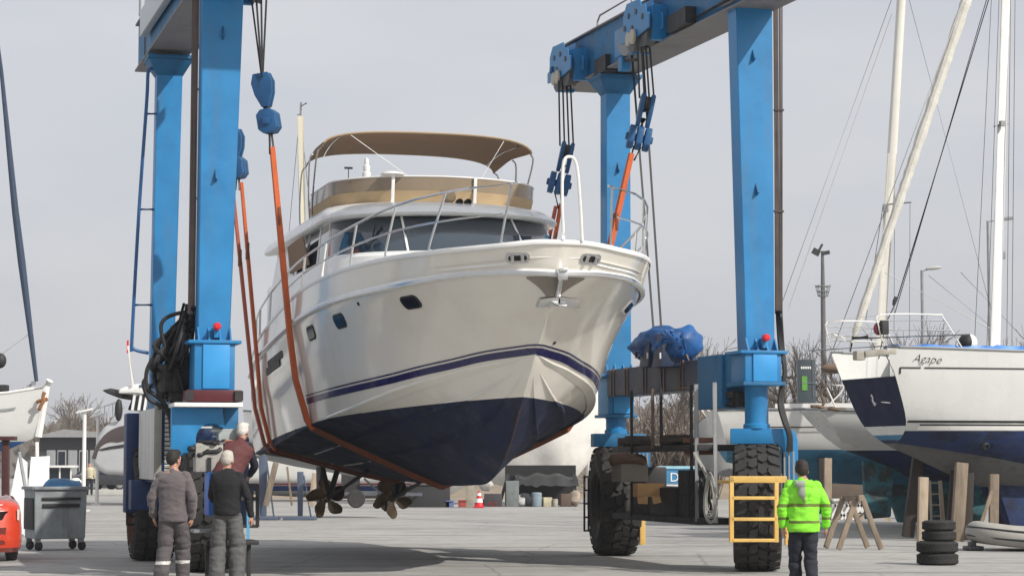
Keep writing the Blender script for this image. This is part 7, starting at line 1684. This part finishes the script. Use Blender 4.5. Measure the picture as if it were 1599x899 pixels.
# dark parked cars far left
def car(label, px, Y, col, rz, group, L_=4.2):
    r = thing('parked_car', label, 'car', (P(px, 724, Y).x, Y, 0), rz, group); m_ = mat('car paint '+str(col[0]), col, .25, coat=.8, var=.05)
    half = L_/2; prof = [(-half, .35), (-half, .78), (-half+.25, .92), (-half+1.0, .98), (-half+1.55, 1.42), (half-1.1, 1.46), (half-.35, 1.0), (half, .85), (half, .35)]
    mb = MB(); mb.prism([(x, -.85, zz) for x, zz in prof], (0, 1.7, 0)); mb.build('body', m_, r, world=False, bev=.09, seg=2)
    mb = MB(); mb.prism([(-half+1.15, -.858, 1.0), (-half+1.6, -.858, 1.36), (half-1.2, -.858, 1.40), (half-.65, -.858, 1.02)], (0, 1.716, 0)); mb.build('side_window', M['glass'], r, world=False)
    for x in (-half+.8, half-.8):
        for y in (-.78, .78):
            mb = MB(); mb.lathe([(0, -.1), (.25, -.1), (.32, -.07), (.32, .07), (.25, .1), (0, .1)], (x, y, .32), axis=(0, 1, 0), n=20); w_ = mb.build('wheel', M['tyre'], r, world=False)
            mb = MB(); mb.lathe([(0, -.115), (.2, -.11), (.21, -.09)], (x, y, .32), axis=(0, 1 if y < 0 else -1, 0), n=14); mb.build('rim', M['grey'], w_, world=False)
    mb = MB(); mb.box((-half+.03, -.6, .72), (.08, .25, .12)); mb.build('headlight', M['letter'], r, world=False)
car('charcoal car parked below the silver motor yacht, side on', 181, 138, (.020, .022, .026), 0, 'dark cars parked below the silver motor yacht')
car('black car parked left of the charcoal one, by the pale jacket', 150, 142, (.012, .012, .014), .5, 'dark cars parked below the silver motor yacht')
t = thing('person', 'person far off in a cream jacket standing by the dark cars', 'person', (P(146, 724, 118).x, 117, 0))
q = MB(); q.ell((0, 0, 1.55), (.11, .12, .14), 12, 8); capsule(q, (0, 0, 1.0), (0, 0, 1.35), .18, .2)
for e in (-1, 1): capsule(q, (e*.1, 0, .9), (e*.11, 0, .08), .10, .06); capsule(q, (e*.23, 0, 1.35), (e*.28, .05, .85), .07, .05)
remesh(q, 'body', [mat('cream jacket', (.55, .50, .36), .9), nvy, M['skin']], t, voxel=.02, smooth_it=3, rule=lambda c: 2 if c.z > 1.48 else (0 if c.z > .88 else 1))
# blue and white banner on a cabin behind the hanging platform
BC = thing('site_cabin', 'white cabin with a light blue banner behind the hanging platform', 'cabin', (P(1066, 770, 80).x, 80.2, 0))
zb_, zt_ = P(1066, 764, 80).z, P(1066, 728, 80).z; ww = 72*80/FPX
mb = MB(); mb.box((0, .8, zt_/2), (ww, 1.5, zt_)); mb.build('wall', M['whitepaint'], BC, world=False, bev=.03)
mb = MB(); mb.box((0, .03, lerp(zb_, zt_, .62)), (ww*.98, .03, (zt_-zb_)*.72)); bn = mb.build('banner', mat('banner blue', (.05, .22, .42), .5, var=.1), BC, world=False)
mb = text_mb('DEL', .46, 0, .006); mb.xform(Matrix.Translation((-.05, .0, lerp(zb_, zt_, .52)))); mb.build('banner_lettering', M['letter'], bn, world=False, smooth=0)
mb = MB(); mb.box((0, .0, zt_-.03), (ww, .06, .10)); mb.build('banner_edge', mat('pale cyan', (.30, .55, .65), .5), bn, world=False)
# ================================================================ the thin winter haze over the yard
if HAZE:
    mb = MB(); mb.box((0, 150, 10.5), (900, 700, 23)); hz_ = mb.build('haze', [], None, smooth=0); tag(hz_, kind='stuff', label='thin pale haze hanging over the whole yard', cat='haze')
    m = bpy.data.materials.new('haze air'); m.use_nodes = True; n = m.node_tree.nodes; n.remove(n['Principled BSDF'])
    v = n.new('ShaderNodeVolumePrincipled'); v.inputs['Density'].default_value = HAZE; v.inputs['Color'].default_value = (.93, .95, 1, 1); v.inputs['Anisotropy'].default_value = .25
    m.node_tree.links.new(v.outputs['Volume'], n['Material Output'].inputs['Volume']); hz_.data.materials.append(m)
    S.cycles.volume_bounces = 1; S.cycles.volume_step_rate = 4; S.cycles.volume_max_steps = 64
